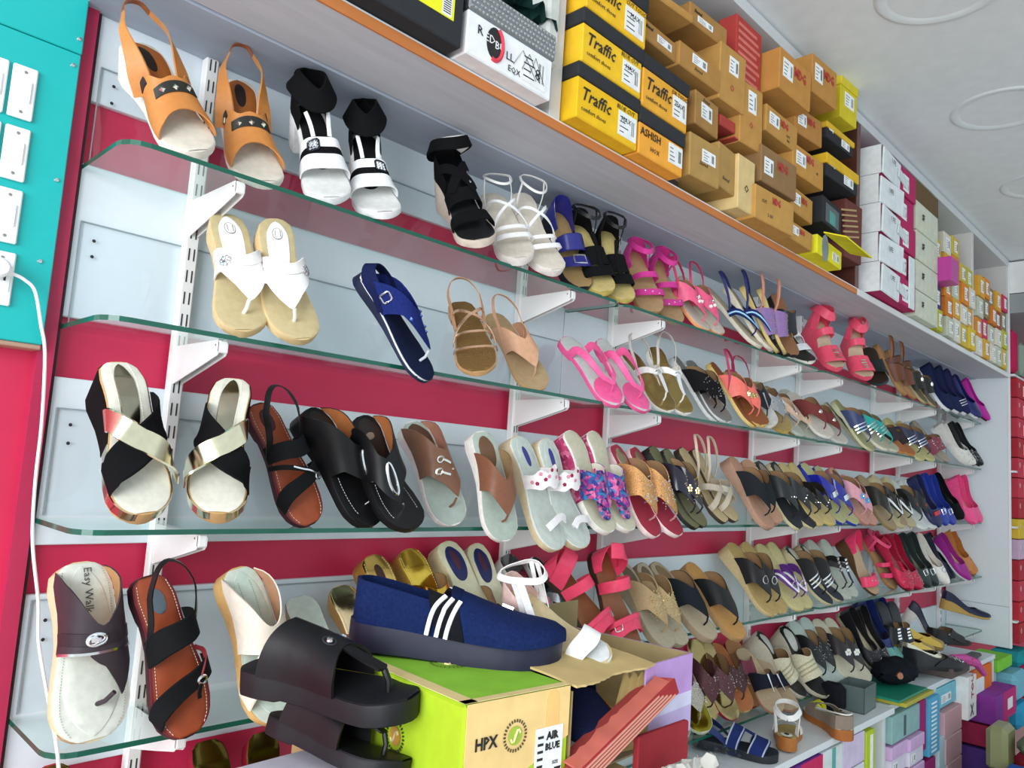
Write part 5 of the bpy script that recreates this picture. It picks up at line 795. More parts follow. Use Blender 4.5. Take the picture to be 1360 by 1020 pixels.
def stock(label, lo, hi, body, dep=.27, lid=None, st=(), tx=(), yaw=0, tilt=0, name='shoe_box', group=STOCK, side=None, kind='card'):
    """cardboard shoe box; lo and hi are the lower left and upper right corners of its front"""
    x0, y, z0 = lo; x1, _, z1 = hi
    if group == STOCK: z0 = max(z0, .8775)
    w, h = x1 - x0, z1 - z0
    r = empty(name, label, 'box', group, rotz((x0, y, z0), yaw) @ Matrix.Rotation(math.radians(tilt), 4, 'Y'))
    hb = h - (lid[0] if lid else 0); b = min(.0025, w * .05)
    mb = MB(); mb.box((0, 0, 0), (w, dep, hb), b); mats = [M(body, kind)]
    mb.build('carton', mats, r, smooth=False)
    if lid:
        m2 = MB(); m2.box((-.004, -.004, hb), (w + .004, dep + .004, h), b); m2.build('lid', M(lid[1], kind), r, smooth=False)
    for f in st: sticker(r, w, h, f)
    for t in tx:
        body_t, fx, fz, size, m = t[:5]; text(body_t, size * h, m, r, (fx * w, -.0016, fz * h), shear=t[5] if len(t) > 5 else 0, xs=t[6] if len(t) > 6 else 1, bold=t[7] if len(t) > 7 else 0)
    return r, w, h
YEL, ORA, BLK, TAN, TAN2, KR = 'eebc20', 'f0a63c', '2e3034', 'b98a4a', 'a87c44', 'c08a46'
Y2 = -.37
r, w, h = stock('black shoe box with a yellow price sticker at the loft front edge', (.20, -.372, .877), (.487, -.372, 1.00), BLK, st=(), lid=(.012, '3a3d42'))
part('yellow_label', (w * .56, -.0012, h * .34), (w * .92, -.0001, h * 1.0), M('e8ea2c', 'paper'), r, 0); part('label_strip', (w * .82, -.0018, h * .36), (w * .90, -.0012, h * .86), PAPER, r, 0)
mb = MB()
for k in range(12): mb.box((w * .83, -.0022, h * (.40 + .035 * k)), (w * .89, -.0018, h * (.415 + .035 * k)))
stuff(mb.build('label_print', INK, r, smooth=False)); text('61', .02, INK, r, (w * .70, -.0016, h * .72))
r, w, h = stock('white shoe box with a red and black round emblem and size 8', (.500, -.37, .878), (.735, -.37, .964), 'eceef0', st=((.62, .12, .92, .88),), tx=(('R', .10, .56, .30, INK), ('ED', .185, .52, .26, PAPER), ('BU', .30, .46, .26, PAPER), ('LL', .43, .38, .26, INK), ('EQX', .46, .14, .20, INK), ('8', .78, .30, .40, INK)))
mb = MB(); mb.lathe([(.0001, .0012), (.021, .0012), (.021, 0)], (0, 0, 0), 20); o = mb.build('emblem_disc', INK, r); o.matrix_local = Matrix.Translation((w * .30, 0, h * .56)) @ Matrix.Rotation(math.pi / 2, 4, 'X') @ Matrix.Scale(1.5, 4, (0, 1, 0))
mb = MB(); a = np.linspace(-1.9, 1.2, 14); mb.tube(np.stack([w * .305 + .020 * np.cos(a), np.full(14, -.0005), h * .56 + .033 * np.sin(a)], 1), .0045, 6); mb.build('emblem_crescent', M('d83a4c', 'ink'), r)
mb = MB()
for k in range(3): mb.tube([(w * (.52 + .1 * k), -.0022, h * .35), (w * (.62 + .08 * k), -.0022, h * .8), (w * (.80 + .05 * k), -.0022, h * .25)], .0006, 4)
stuff(mb.build('pen_scribble', INK, r)); 
m2 = MB(); m2.box((-.002, -.004, h), (w + .004, .26, h + .055), .003); m2.build('silver_lid', M('9aa0a4', 'foil'), r, smooth=False)
m2 = MB()
for i in range(24):
    for j in range(5): m2.lathe([(.0042, 0), (.0026, .0022), (.0001, .0028)], (0, 0, 0), 5); m2.v[-1] = m2.v[-1][:, [0, 2, 1]] * (1, -1, 1) + np.array([.005 + i * .0098 + (j % 2) * .004, -.004, h + .006 + j * .0105])
stuff(m2.build('embossed_dots', M('b4babd', 'foil'), r))
mb = MB(); G = []
for i in range(14):
    row = []
    for j in range(14): row.append((.60 + i * .013 + .006 * math.sin(j * 1.7), -.355 + j * .018 + .008 * math.sin(i * 2.1), 1.035 + .028 * abs(math.sin(i * .9 + j * .7)) + .03 * math.sin(i / 13 * 3.14)))
    G.append(row)
mb.grid(G); o = mb.build('shoe_bag', M('1c3a38', 'cloth'), None); tag(o, 'crumpled dark green shoe bag lying on the silver box lid', 'bag')
o = part('paper_wrap', (.735, -.36, .975), (.772, -.16, 1.16), M('c9ccc6', 'paper'), None, .006); tag(o, 'pale folded wrapping paper wedged beside the loft divider', 'paper'); o.rotation_euler = (0, 0, .02)
tf = lambda cut='HAX', note='BLUE CUT': (('Traffic', .05, .36, .34, INK, .3, .95, .0004), ('comfort shoes', .06, .16, .12, INK, 0, 1), (note, .62, .60, .12, INK, .2), (cut, .70, .40, .14, INK, .2))
stock('yellow box with script lettering and bright front, lowest left of the stack', (.818, Y2, .879), (1.040, Y2, 1.003), YEL, lid=(.032, BLK), st=((.66, .12, .97, .58),), tx=tf('HAX', 'BLUE CUT'))
stock('orange box with serif lettering beside the lowest yellow box', (1.047, Y2, .879), (1.236, Y2, .992), ORA, lid=(.036, BLK), st=((.66, .18, .98, .62),), tx=(('ASHISH', .02, .42, .24, INK, 0, .95, .0003), ('HOX', .24, .16, .15, INK, .1), ('the professional', .30, .78, .09, PAPER)))
stock('yellow box with script lettering, middle of the left stack', (.826, Y2, 1.008), (1.045, Y2, 1.13), 'f0c02a', lid=(.034, BLK), st=((.66, .10, .97, .56),), tx=tf('HAX', 'BLUE CUT'))
stock('orange-yellow box with script lettering beside a black lid', (1.052, Y2, .998), (1.248, Y2, 1.128), 'e8a838', lid=(.034, BLK), st=((.66, .16, .97, .60),), tx=tf('HAX', 'DR TOUCH'))
stock('yellow box with script lettering at the top of the left stack', (.832, Y2, 1.136), (1.055, Y2, 1.262), 'f0bc28', lid=(.034, BLK), st=((.62, .10, .95, .58),), tx=tf('HAX', 'CUT TOUCH'))
stock('yellow box on top, cut by the picture edge', (.84, Y2, 1.268), (1.06, Y2, 1.385), 'e9b426', lid=(.034, BLK), tx=tf())
ST1 = (('Stored', .10, .60, .22, INK, .3, 1, .0005),)
def kraft(label, a, b, col=TAN, st=((.42, .3, .82, .68),), tx=(), **k): 
    k.setdefault('yaw', random.uniform(-3.5, 3.5)); k.setdefault('tilt', random.uniform(-2, 2)); return stock(label, (a[0], a[1], b[2]), (b[0], a[1], a[2]), col, st=st, tx=tx, **k)
kraft('brown carton with torn label right of the upper yellow box', (1.0569, -0.3550, 1.2306), (1.2211, -0.3550, 1.1806), TAN2, tx=ST1)
kraft('brown carton at the upper edge with slanted shadow', (1.0840, -0.3600, 1.3204), (1.2584, -0.3600, 1.2989), TAN, st=())
kraft('brown carton with white label under the ceiling frame', (1.2726, -0.3500, 1.3813), (1.4507, -0.3500, 1.3241), TAN2, tx=ST1, st=((.2, .25, .6, .55),))
kraft('brown carton with half-torn label in the third row', (1.2157, -0.3600, 1.2415), (1.4098, -0.3600, 1.1760), 'ae8044', tx=(('Stored', .35, .2, .20, INK, .3),), st=((.3, .45, .65, .85),))
kraft('brown carton with narrow white label above the lowest carton', (1.3030, -0.3600, 1.1444), (1.4345, -0.3600, 1.0523), 'a57c46', st=((.25, .3, .7, .75),), tx=(('Stored', .3, .8, .14, INK, .3),))
kraft('lowest brown carton beside the striped box end', (1.2700, -0.3700, 1.0138), (1.4150, -0.3700, 0.8993), 'b08c50', st=((.4, .45, .85, .75),), tx=(('Stored', .3, .35, .13, INK, .3),))
r, w, h = stock('dark box end with brown stripes between yellow and brown boxes', (1.240, -.33, .879), (1.285, -.33, .985), '3a3230')
for k in range(3): part('stripe', (0, -.0012, .012 + .032 * k), (w, -.0001, .022 + .032 * k), M('9a6a4a', 'card'), r, 0)
kraft('upright brown carton with vertical writing on its end', (1.4093, -0.3700, 1.0404), (1.5297, -0.3700, 0.9178), 'ae8a50', st=(), tx=(('Stored', .2, .2, .12, INK, .3),))
kraft('cream carton with red edge and circle drawing', (1.5124, -0.3750, 1.0395), (1.6107, -0.3750, 0.8839), 'd9bd84', st=(), tx=(('O', .35, .35, .2, INK),))
kraft('tall tan carton with silver label and red oval', (1.4067, -0.3650, 1.3292), (1.5364, -0.3650, 1.1638), 'b98c4c', st=((.35, .55, .7, .85),), tx=(('O', .4, .25, .16, RED),))
kraft('second tall tan carton with silver label', (1.5296, -0.3650, 1.2688), (1.6506, -0.3650, 1.0837), 'bd8c4a', st=((.35, .55, .7, .9),), tx=(('O', .4, .3, .14, RED),))
r, w, h = stock('red printed box lid leaning in the loft', (1.5286, -0.3450, 1.2567), (1.6815, -0.3450, 1.4749), 'b4403c', dep=.06, tilt=0)
for k in range(9): part('print_line', (.012, -.0012, h * (.06 + .10 * k)), (w - .012 - .01 * (k % 3), -.0001, h * (.105 + .10 * k)), M('d4786c', 'card'), r, 0)
kraft('red printed carton corner between the brown cartons', (1.4467, -0.3500, 1.1374), (1.5249, -0.3500, 1.1056), 'a8403a', st=())
kraft('red printed flap over the cream carton', (1.5038, -0.3620, 1.0858), (1.6516, -0.3620, 1.0894), 'b8483c', st=(), dep=.05)
MD = lambda x=.44, z=.56, s=.34: (('MDG', x, z, s, RED, 0, .75, .0010),)
def mdg(label, a, b, col=KR, st=((.10, .35, .40, .80),), tx=None, **k): return kraft(label, a, b, col, st=st, tx=MD() if tx is None else tx, **k)
mdg('tan carton with red letters jutting out near the ceiling, first', (1.6885, -0.4000, 1.4294), (1.8853, -0.4000, 1.2999), 'bd8744', dep=.30)
mdg('tan carton with red letters jutting out near the ceiling, second', (1.9199, -0.4000, 1.5108), (2.0946, -0.4000, 1.3823), 'bb8644', dep=.30)
mdg('tan carton with red letters and pen note, upper row', (1.6632, -0.3750, 1.2477), (1.8616, -0.3750, 1.1647), 'b98a48', tx=MD() + (('CUT', .62, .3, .14, INK), ('NA', .65, .14, .14, INK)))
mdg('tan carton half hidden beside the black boxes', (1.8803, -0.3650, 1.3332), (2.0637, -0.3650, 1.2437), 'b07c40')
mdg('dull brown carton with dark red letters, middle row', (1.6329, -0.3800, 1.1102), (1.8487, -0.3800, 0.9993), '8f6e48', st=((.08, .25, .32, .70),))
mdg('tan carton with red letters left of the black boxes', (1.8384, -0.3800, 1.1893), (2.0648, -0.3800, 1.0954), 'bf8c46', tx=MD(.42, .62) + (('42', .75, .4, .14, INK),))
mdg('tan carton with pencil notes on the loft edge', (1.5941, -0.3850, 0.9766), (1.8190, -0.3850, 0.8618), 'c0924e', st=(), tx=MD(.42, .66, .28) + (('CUT', .15, .55, .14, INK), ('2 GU', .3, .2, .14, INK)))
mdg('tan carton with red-striped end beside the window box', (1.8461, -0.3750, 1.0549), (2.0173, -0.3750, 0.9756), 'b98a46')
mdg('tan carton with label on the loft edge beside the open yellow box', (1.8098, -0.3850, 0.9345), (1.9769, -0.3850, 0.8492), 'ba8c48')
def black(label, a, b, lid): return kraft(label, a, b, '2c2c30', st=((.55, .15, .85, .6),), tx=(('Paddy', .08, .55, .26, PAPER, 0, .95, .001),), lid=lid)
black('upper black box with white lettering and yellow lid above it', (2.0954, -0.3750, 1.3580), (2.3015, -0.3750, 1.3030), (.02, 'd9b030'))
black('middle black box with white lettering under a yellow lid', (2.0884, -0.3800, 1.2434), (2.3425, -0.3800, 1.1653), (.035, 'dcb22c'))
r, w, h = kraft('black box with a clear window showing a teal toy', (2.0770, -0.3750, 1.0951), (2.2527, -0.3750, 1.0040), '2c2c30', st=(), tx=())
part('window_print', (w * .15, -.0012, h * .1), (w * .85, -.0001, h * .8), M('4a5458', 'plastic'), r, 0); part('teal_print', (w * .35, -.002, h * .12), (w * .65, -.0012, h * .6), M('5a9a94', 'card'), r, 0)
r, w, h = kraft('bright yellow open box with an oval print on the loft edge', (2.0066, -0.3900, 0.9400), (2.2330, -0.3900, 0.8588), 'e8e02c', st=((.60, .2, .88, .65),), tx=())
mb = MB(); mb.lathe([(.0001, .0012), (.03, .0012), (.03, 0)], (0, 0, 0), 20); o = mb.build('oval_print', M('8a949a', 'paper'), r); o.matrix_local = Matrix.Translation((w * .3, 0, h * .52)) @ Matrix.Rotation(math.pi / 2, 4, 'X') @ Matrix.Scale(1.5, 4, (0, 1, 0))
o = part('open_flap', (-.01, -.075, h * 1.0), (w + .02, .0, h * 1.0 + .004), M('e8e02c', 'card'), r, 0); o.rotation_euler = (.35, 0, 0)
kraft('yellow box with white round sticker near the ceiling', (2.1962, -0.3800, 1.5601), (2.3258, -0.3800, 1.4113), 'd2c02c', st=((.25, .35, .8, .7),), lid=(.03, 'd8c434'))
r, w, h = kraft('box end with brown zigzag stripes before the white stack', (2.3056, -0.3600, 1.1581), (2.4411, -0.3600, 0.9446), '6a3a34', st=())
for k in range(6): o = part('stripe', (.005, -.0012, h * (.3 + .09 * k)), (w - .005, -.0001, h * (.33 + .09 * k)), M('b0946a', 'card'), r, 0); o.rotation_euler = (0, -.25, 0)
# ---- third bay: white and pink boxes, cream boxes, orange boxes
WN = ('topmost', 'second from top', 'middle', 'second from bottom', 'lowest')
for k in range(5):
    z1 = 1.455 - k * .115; r, w, h = stock('white and magenta box in the white-lidded stack, %s' % WN[k], (2.60, -.375 + .008 * (k % 2), z1 - .113), (3.02, -.375 + .008 * (k % 2), z1), 'b42a60', lid=None, st=((.62, .15, .78, .75),), tx=())
    o = part('white_flap', (-.006, -.012, .0), (w * .52, -.004, h * .92), M('dfe4e6', 'paper'), r, .003); o.rotation_euler = (.04, 0, .05 * (-1) ** k)
    part('white_side', (-.006, -.004, 0), (-.001, .25, h), M('e6e8e8', 'paper'), r, 0); text('UFE', .028, INK, r, (w * .12, -.026, h * .45)); o2 = part('loose_flap', (w * .40, -.018, h * .55), (w * .72, -.014, h * .88), M('d4dadc', 'paper'), r, 0); o2.rotation_euler = (.05, .12, .06)
part('white_panel', (w * .78, -.006, 0), (w * .93, -.001, h * 1.9), M('dbe2e2', 'paper'), r, .001)
for k in range(4):
    z1 = 1.38 - k * .13; stock('cream box with boxed letters beside magenta boxes, %s' % WN[(0, 1, 3, 4)[k]], (3.06, -.365, z1 - .126), (3.36, -.365, z1), 'cdd0bc', lid=None, st=(), tx=(('SF', .25, .45, .3, INK, 0, 1, .001),))
    part('mauve_stripe', (3.06, -.367, z1 - .128), (3.365, -.36, z1 - .075), M('a8557c', 'card'), bpy.data.objects[COL.objects[-1].name].parent, 0) if False else None
for k in range(3):
    z1 = 1.27 - k * .13; stock('mauve strip box between the cream boxes, %s' % ('upper', 'middle', 'lower')[k], (3.07, -.35, z1 - .02), (3.40, -.35, z1 + .03), 'a8557c', dep=.24)
stock('brown carton above the cream boxes', (2.98, -.35, 1.385), (3.42, -.35, 1.49), '6a5236', st=())
PAL3 = ['d8862e', 'c9b04a', 'd6a03c', 'bfc4b0', 'b8b43c', '4a3a7c', 'd9d4c4', 'c8762c']
nm3 = {'d8862e': 'orange', 'c9b04a': 'mustard', 'd6a03c': 'amber', 'bfc4b0': 'pale grey-green', 'b8b43c': 'lime', '4a3a7c': 'violet', 'd9d4c4': 'off-white', 'c8762c': 'rust orange', 'a0432c': 'brick red', '8a7a5c': 'drab brown', 'c83a5c': 'rose', 'd8b838': 'yellow'}
HGT = ('bottom', 'second', 'third', 'fourth', 'fifth', 'top')
def column(bay, x0, n, w, cols, z0=.879, hh=.105, cn=''):
    z = z0
    for k in range(n):
        h = hh * random.uniform(.9, 1.1); c = cols[k % len(cols)]
        stock('%s box, %s in the %s column of the %s' % (nm3[c], HGT[k], cn, bay), (x0, -.335 - random.uniform(0, .02), z), (x0 + w, -.345, z + h - .003), c, dep=.25, st=((.3, .2, .75, .8),)); z += h
column('third loft bay', 3.40, 2, .085, ['b8b43c', '4a3a7c'], cn='slim'); column('third loft bay', 3.40, 2, .085, ['4a3a7c', 'c9b04a'], z0=1.095, cn='upper slim')
column('third loft bay', 3.46 + .03, 1, .0001 + .035, ['bfc4b0'], hh=.19, cn='narrow') if False else None
stock('glossy magenta box jutting out of the third loft bay', (3.36, -.42, 1.09), (3.48, -.42, 1.20), 'b83a94', dep=.3, kind='plastic')
FB = 'last loft bay'
for j, (x, cn, cols) in enumerate([(3.58, 'first', ['d8862e', 'bfc4b0', 'd6a03c', 'c9b04a', 'd8862e']), (3.70, 'second', ['d9d4c4', 'c8762c', 'd8b838', 'd9d4c4']), (3.82, 'third', ['bfc4b0', 'd6a03c', 'c8762c', 'c9b04a']), (3.94, 'fourth', ['c9b04a', 'd9d4c4', 'd8862e', 'bfc4b0'])]) if False else []: pass
B3 = [(3.485, 'first', ['d9d4c4', 'd8862e', 'd6a03c', 'c8762c', 'd9d4c4']), ]
for x, cn, cols in [(3.575, 'first', ['bfc4b0', 'c8762c', 'd8862e', 'd6a03c', 'd9d4c4']), (3.70, 'second', ['d9d4c4', 'd6a03c', 'bfc4b0', 'd8862e', 'c9b04a']), (3.825, 'third', ['c9b04a', 'd9d4c4', 'd8862e', 'c9b04a']), (3.95, 'fourth', ['d8b838', 'd6a03c', 'd9d4c4', 'b8b43c']), (4.08, 'fifth', ['d9d4c4', 'd8862e', 'bfc4b0', 'd6a03c']), (4.205, 'sixth', ['d6a03c', 'c83a5c', '8a7a5c', 'd8862e']), (4.33, 'seventh', ['d9d4c4', 'bfc4b0', 'c8762c', '8a7a5c']), (4.455, 'eighth', ['bfc4b0', 'd9d4c4', 'a0432c', 'd6a03c']), (4.58, 'ninth', ['c9b04a', 'b8b43c', '8a7a5c', 'c83a5c'])]:
    column(FB if x > 4 else 'third loft bay', x + (.03 if x > 4 else -.02), len(cols), .116, cols, cn=cn)
# ---- stacks of red boxes beyond the end panel
REDS = 'red boxes past the white end panel'
NTH = 'first second third fourth fifth sixth seventh eighth ninth tenth eleventh twelfth thirteenth'.split()
for k in range(13):
    z = .86 - k * .118; c = 'c23a4c' if k % 3 else 'b02c38'
    if 6 < k < 9 or k == 11: c = {7: 'd8b43c', 8: 'c9a8c0', 11: 'c0303c'}[k]
    for j in range(2):
        stock('%s box, %s from top, %s pile past the white end panel' % ({'d8b43c': 'yellow', 'c9a8c0': 'lilac', 'c0303c': 'bright red', 'b02c38': 'dark red'}.get(c, 'red'), NTH[k], ('near', 'far')[j]), (4.93 + .27 * j, -.36, z - .113), (5.185 + .27 * j, -.36, z), c, dep=.26, st=((.55, .15, .85, .7),), tx=(('O', .05, .5, .4, PAPER),), group=REDS)
for z in (.865, .30, -.02, -.55):
    o = part('stock_shelf', (4.88, -.355, z), (6.2, -.0, z + .012), M('d8dadb', 'laminate'), None); tag(o, 'white shelf board of the next bay, %s' % {.865: 'highest', .30: 'upper middle', -.02: 'lower middle', -.55: 'lowest'}[z], 'shelf')
sbox('trim_5', (4.88, -.6, 1.36), (6.5, .0, 1.55), M('e2e2e0', 'paint')); sbox('trim_6', (4.88, -.56, 1.24), (6.5, .0, 1.355), M('8f9496', 'paint'))
o = part('hanging_bag', (4.92, -.34, .90), (5.06, -.20, 1.16), M('b82a54', 'cloth'), None, .02); tag(o, 'crimson bag above the red boxes past the end panel', 'bag')
o = part('hanging_bag', (5.08, -.36, .90), (5.22, -.18, 1.10), M('8a9a8c', 'cloth'), None, .02); tag(o, 'grey-green bag above the red boxes past the end panel', 'bag')


# ---------------------------------------------------------------- cartons and shoes piled in front of the shelves
def printed(r, items):
    for t in items: text(*t[:1], t[1], t[2], r, t[3], t[4], t[5], **(t[6] if len(t) > 6 else {}))
g = empty('green_shoe_box', 'lime green shoe box with cream leaf panel and size 7 label', 'box', None, rotz((.286, -.712, -.283), -4))
W, DP, H = .180, .325, .128
part('carton', (0, 0, 0), (W, DP, H - .002), M('a8c828', 'card'), g, .003); part('top_panel', (.002, .002, H - .002), (W - .002, DP - .002, H), M('8cc63a', 'card'), g, .0008)
part('cream_border', (0, .0, H), (.020, DP, H + .0008), M('e3cf92', 'card'), g, 0); part('cream_border', (.0, .0, H), (W, .012, H + .0008), M('e3cf92', 'card'), g, 0)
# cream panel on the front, with rounded lower edge
mb = MB(); pr = [(0.004, H - .001), (W - .001, H - .001), (W - .001, H * .50)]
for k in range(9): a = k / 8 * math.pi / 2; pr.append((W - .001 - (.075) * math.sin(a) , H * .50 - .03 * (1 - math.cos(a)) * 0 - .030 * math.sin(a)))
pr += [(.020, H * .30), (.008, H * .36), (.004, H * .46)]
n = len(pr); mb.add([(x, -.0008, z) for x, z in pr] + [(x, 0, z) for x, z in pr], [tuple(range(n))[::-1], tuple(range(n, 2 * n))] + [(q, (q + 1) % n, n + (q + 1) % n, n + q) for q in range(n)]); mb.build('cream_panel', M('ecc987', 'card'), g, smooth=False)
mb = MB(); pr = [(W * .62 + .030 * (1 - abs(math.cos(q)) ** .7 * .6) * math.cos(q) , H * .72 + .034 * math.sin(q)) for q in np.linspace(0, 2 * math.pi, 18, endpoint=False)]; n = len(pr)
mb.add([(x + .035, -.0014, z) for x, z in pr] + [(x + .035, -.0006, z) for x, z in pr], [tuple(range(n))[::-1]] + [(q, (q + 1) % n, n + (q + 1) % n, n + q) for q in range(n)]); mb.build('leaf_print', M('f0c078', 'card'), g, smooth=False)
LG = M('9cba3c', 'ink'); BRN = M('4a4420', 'ink')
def roundel(parent, c, right, up, R, col, name='roundel'):
    """leaf roundel: ring of small ticks round a green disc"""
    right, up = V3(right), V3(up); nn = np.cross(right, up); c = V3(c); mb = MB(); a = np.linspace(0, 2 * np.pi, 20, endpoint=False)
    G = np.stack([[c + nn * .0012 + right * R * .55 * f * math.cos(q) + up * R * .55 * f * math.sin(q) for q in a] for f in (1, .02)]); mb.grid(G, close_v=True); mb.build(name, M(col, 'ink'), parent)
    m2 = MB()
    for q in np.linspace(0, 2 * np.pi, 26, endpoint=False):
        d = right * math.cos(q) + up * math.sin(q); t = -right * math.sin(q) + up * math.cos(q); p = c + d * R * .85 + nn * .0012
        m2.add([p - t * .0012 - d * .002, p + t * .0012 - d * .002, p + t * .0012 + d * .002, p - t * .0012 + d * .002], [(0, 1, 2, 3)])
    stuff(m2.build('ring_lettering', BRN, parent, smooth=False)); m3 = MB(); p = [c + nn * .0018 + right * R * f * .4 + up * (R * .35 * math.sin(f * 3)) for f in np.linspace(-.9, .9, 8)]; m3.tube(p, .0016, 5); m3.build('leaf_vein', M('f0dca0', 'ink'), parent)
roundel(g, (W * .46, -.0006, H * .62), (1, 0, 0), (0, 0, 1), .021, '9cba3c'); roundel(g, (W * .55, DP * .50, H), (1, 0, 0), (0, 1, 0), .030, 'a9cf58'); roundel(g, (-.0004, DP * .42, H * .42), (0, -1, 0), (0, 0, 1), .022, 'd8a04a')
text('HPX', .020, INK, g, (W * .10, -.0018, H * .56), xs=.9, bold=.0006)
st = part('size_label', (W * .66, -.0022, H * .05), (W * .93, -.0012, H * .63), PAPER, g, 0)
text('AIR', .0135, INK, g, (W * .765, -.0026, H * .51), bold=.0006, xs=1.0); text('BLUE', .0115, INK, g, (W * .755, -.0026, H * .41), bold=.0005); text('7', .022, INK, g, (W * .855, -.0026, H * .10), bold=.001); text('SIZE', .006, INK, g, (W * .83, -.0026, H * .26))
mb = MB()
for k in range(10): mb.box((W * (.68 + .011 * k), -.0026, H * .09), (W * (.684 + .011 * k) + .0006 * (k % 3), -.0022, H * .18))
for k in range(5): mb.box((W * .68, -.0026, H * (.25 + .07 * k)), (W * .735, -.0022, H * (.275 + .07 * k)))
stuff(mb.build('label_print', INK, g, smooth=False))
gb = empty('grey_carton', 'pale grey carton lid under the black slides at the bottom edge', 'box', None, rotz((.138, -.695, -.43), 3)); part('carton', (0, 0, 0), (.155, .22, .162), M('b9bac6', 'card'), gb, .003); part('lid', (-.004, -.004, .125), (.159, .224, .166), M('c4c5d0', 'card'), gb, .003)
sup = empty('stock_carton', 'plain carton holding up the green box, below the frame', 'box', None, rotz((.25, -.72, -.70), -4)); part('carton', (0, 0, 0), (.34, .36, .4165), M('a08a60', 'card'), sup, .003)
# slip-on
def H_slip(s, r):
    s.sole(r, '212238', 'rubber'); s.insole(r, '23253a', 'cloth'); n = M('15244f', 'cloth')
    s.patch('vamp', r, n, [-1, -.6, 0, .6, 1], [.42, .50, .50, .50, .42], [1.0] * 5, nu=12, th=.003); s.patch('tongue_edge', r, M('111d42', 'cloth'), [-.8, -.4, 0, .4, .8], [.48, .47, .46, .47, .48], [.51, .51, .51, .51, .51], th=.004)
    s.wall('quarter', r, n, .47, .036, .046, .004, .16)
    for sg in (-1, 1):
        s.patch('elastic_gore', r, M('15161c', 'cloth'), sorted([sg * 1.0, sg * .75, sg * .42]), [.36, .39, .43][::1] if sg > 0 else [.36, .39, .43], [.50, .53, .56], th=.0045, nt=7)
        for k in range(3): s.strap('white_stripe', r, M('f0f0f0', 'leather'), [(.385 + .045 * k, sg), (.405 + .045 * k, sg * .7), (.445 + .035 * k, sg * .44)], .0050, .0020, .0052, 10)
    s.strap('metal_clip', r, M('d0cfd0', 'metal'), [(.70, -.16), (.755, -.10)], .006, .003, .004, 5); s.ring('clip_ring', r, M('b8a070', 'metal'), .69, -.18, .014, .05, .0012)
shoe((.332, -.415, -.108), (.536, -.640, -.1545), H_slip, 'navy slip-on shoe with three white stripes standing on the green box', cat='slip-on shoe', side=-1, k='wedge', t0=.026, hh=.006, toe='round', hs=.92, lo=False)
# carton with a torn front, lilac outside
c2 = empty('torn_carton', 'open carton torn at the front with a lilac printed end', 'box', None, rotz((.472, -.722, -.285), 4)); Wc, Dc, Hc = .345, .24, .124
part('bottom', (0, 0, 0), (Wc, Dc, .003), M('b0a484', 'card'), c2, 0); part('back_panel', (0, Dc - .003, 0), (Wc, Dc, Hc), M('a89468', 'card'), c2, 0); part('inner_lining', (Wc - .006, .004, 0), (Wc - .003, Dc, Hc), M('a89468', 'card'), c2, 0); part('inner_lining', (Wc * .58, .002, 0), (Wc - .006, .004, Hc), M('a89468', 'card'), c2, 0); part('left_panel', (0, 0, 0), (.003, Dc, Hc * .96), M('a89468', 'card'), c2, 0); part('right_panel', (Wc - .003, 0, 0), (Wc, Dc, Hc), M('b9a0cf', 'card'), c2, 0)
part('lilac_front', (Wc * .56, -.001, Hc * .52), (Wc, .002, Hc), M('c29ad6', 'card'), c2, 0); part('pale_band', (Wc * .58, -.001, Hc * .34), (Wc, .002, Hc * .52), M('d4d2ec', 'card'), c2, 0); part('lilac_front', (Wc * .60, -.001, 0), (Wc, .002, Hc * .34), M('c4b2de', 'card'), c2, 0); part('window_print', (Wc * .64, -.0016, Hc * .40), (Wc * .67, -.001, Hc * .58), M('9c86c8', 'ink'), c2, 0)
mb = MB(); q = np.linspace(0, 1, 26); fr = np.stack([Wc * (.0 + .60 * q), -.004 - .010 * np.sin(q * 9) * .5 - .004 * RNG.random(26), np.full(26, Hc + .001)], 1); bk = np.stack([Wc * (.0 + .60 * q), np.full(26, Dc * .95), Hc + .001 + .012 * np.sin(q * 3.14)], 1)
G = np.stack([fr * (1 - k) + bk * k + np.array([0, 0, .010 * math.sin(k * 3.1)]) for k in np.linspace(0, 1, 6)]); mb.slab(G + (0, 0, .003), G); mb.build('top_flap', M('cdb47c', 'card'), c2)
mb = MB(); q = np.linspace(0, 1, 14); lo_ = np.stack([Wc * (.34 + .26 * q), .02 - .02 * q, np.full(14, .004)], 1); hi_ = np.stack([Wc * (.52 + .08 * q) + .006 * RNG.random(14), .03 - .028 * q, Hc * (.85 + .05 * np.sin(q * 20))], 1); G = np.stack([lo_, hi_]); mb.slab(G, G + (0, .003, 0)); mb.build('side_flap', M('b8a068', 'card'), c2)
bf = part('back_flap', (Wc * .45, Dc - .003, Hc), (Wc, Dc, Hc + .05), M('8f7f5a', 'card'), c2, 0); bf.rotation_euler = (-.0, 0, 0)
def H_boxed(s, r):
    s.sole(r, 'e4e6ea', 'rubber'); s.insole(r, '2c2c34', 'cloth'); n = M('1c2244', 'cloth'); s.patch('vamp', r, n, [-1, -.6, 0, .6, 1], [.40, .50, .55, .50, .40], [1.0] * 5, nu=8); s.wall('quarter', r, n, .50, .045, .055, .003, .1); s.patch('leather_tab', r, M('a8682c', 'leather'), [.55, .75, .95], [.62, .60, .58], [.76, .75, .74], th=.002, off=.003)
shoe((.64, -.52, -.222), (.560, -.715, -.268), H_boxed, 'navy canvas shoe with white sole inside the torn carton', cat='shoe', side=1, k='flat', t0=.018, hh=.004, toe='wide', lo=False)
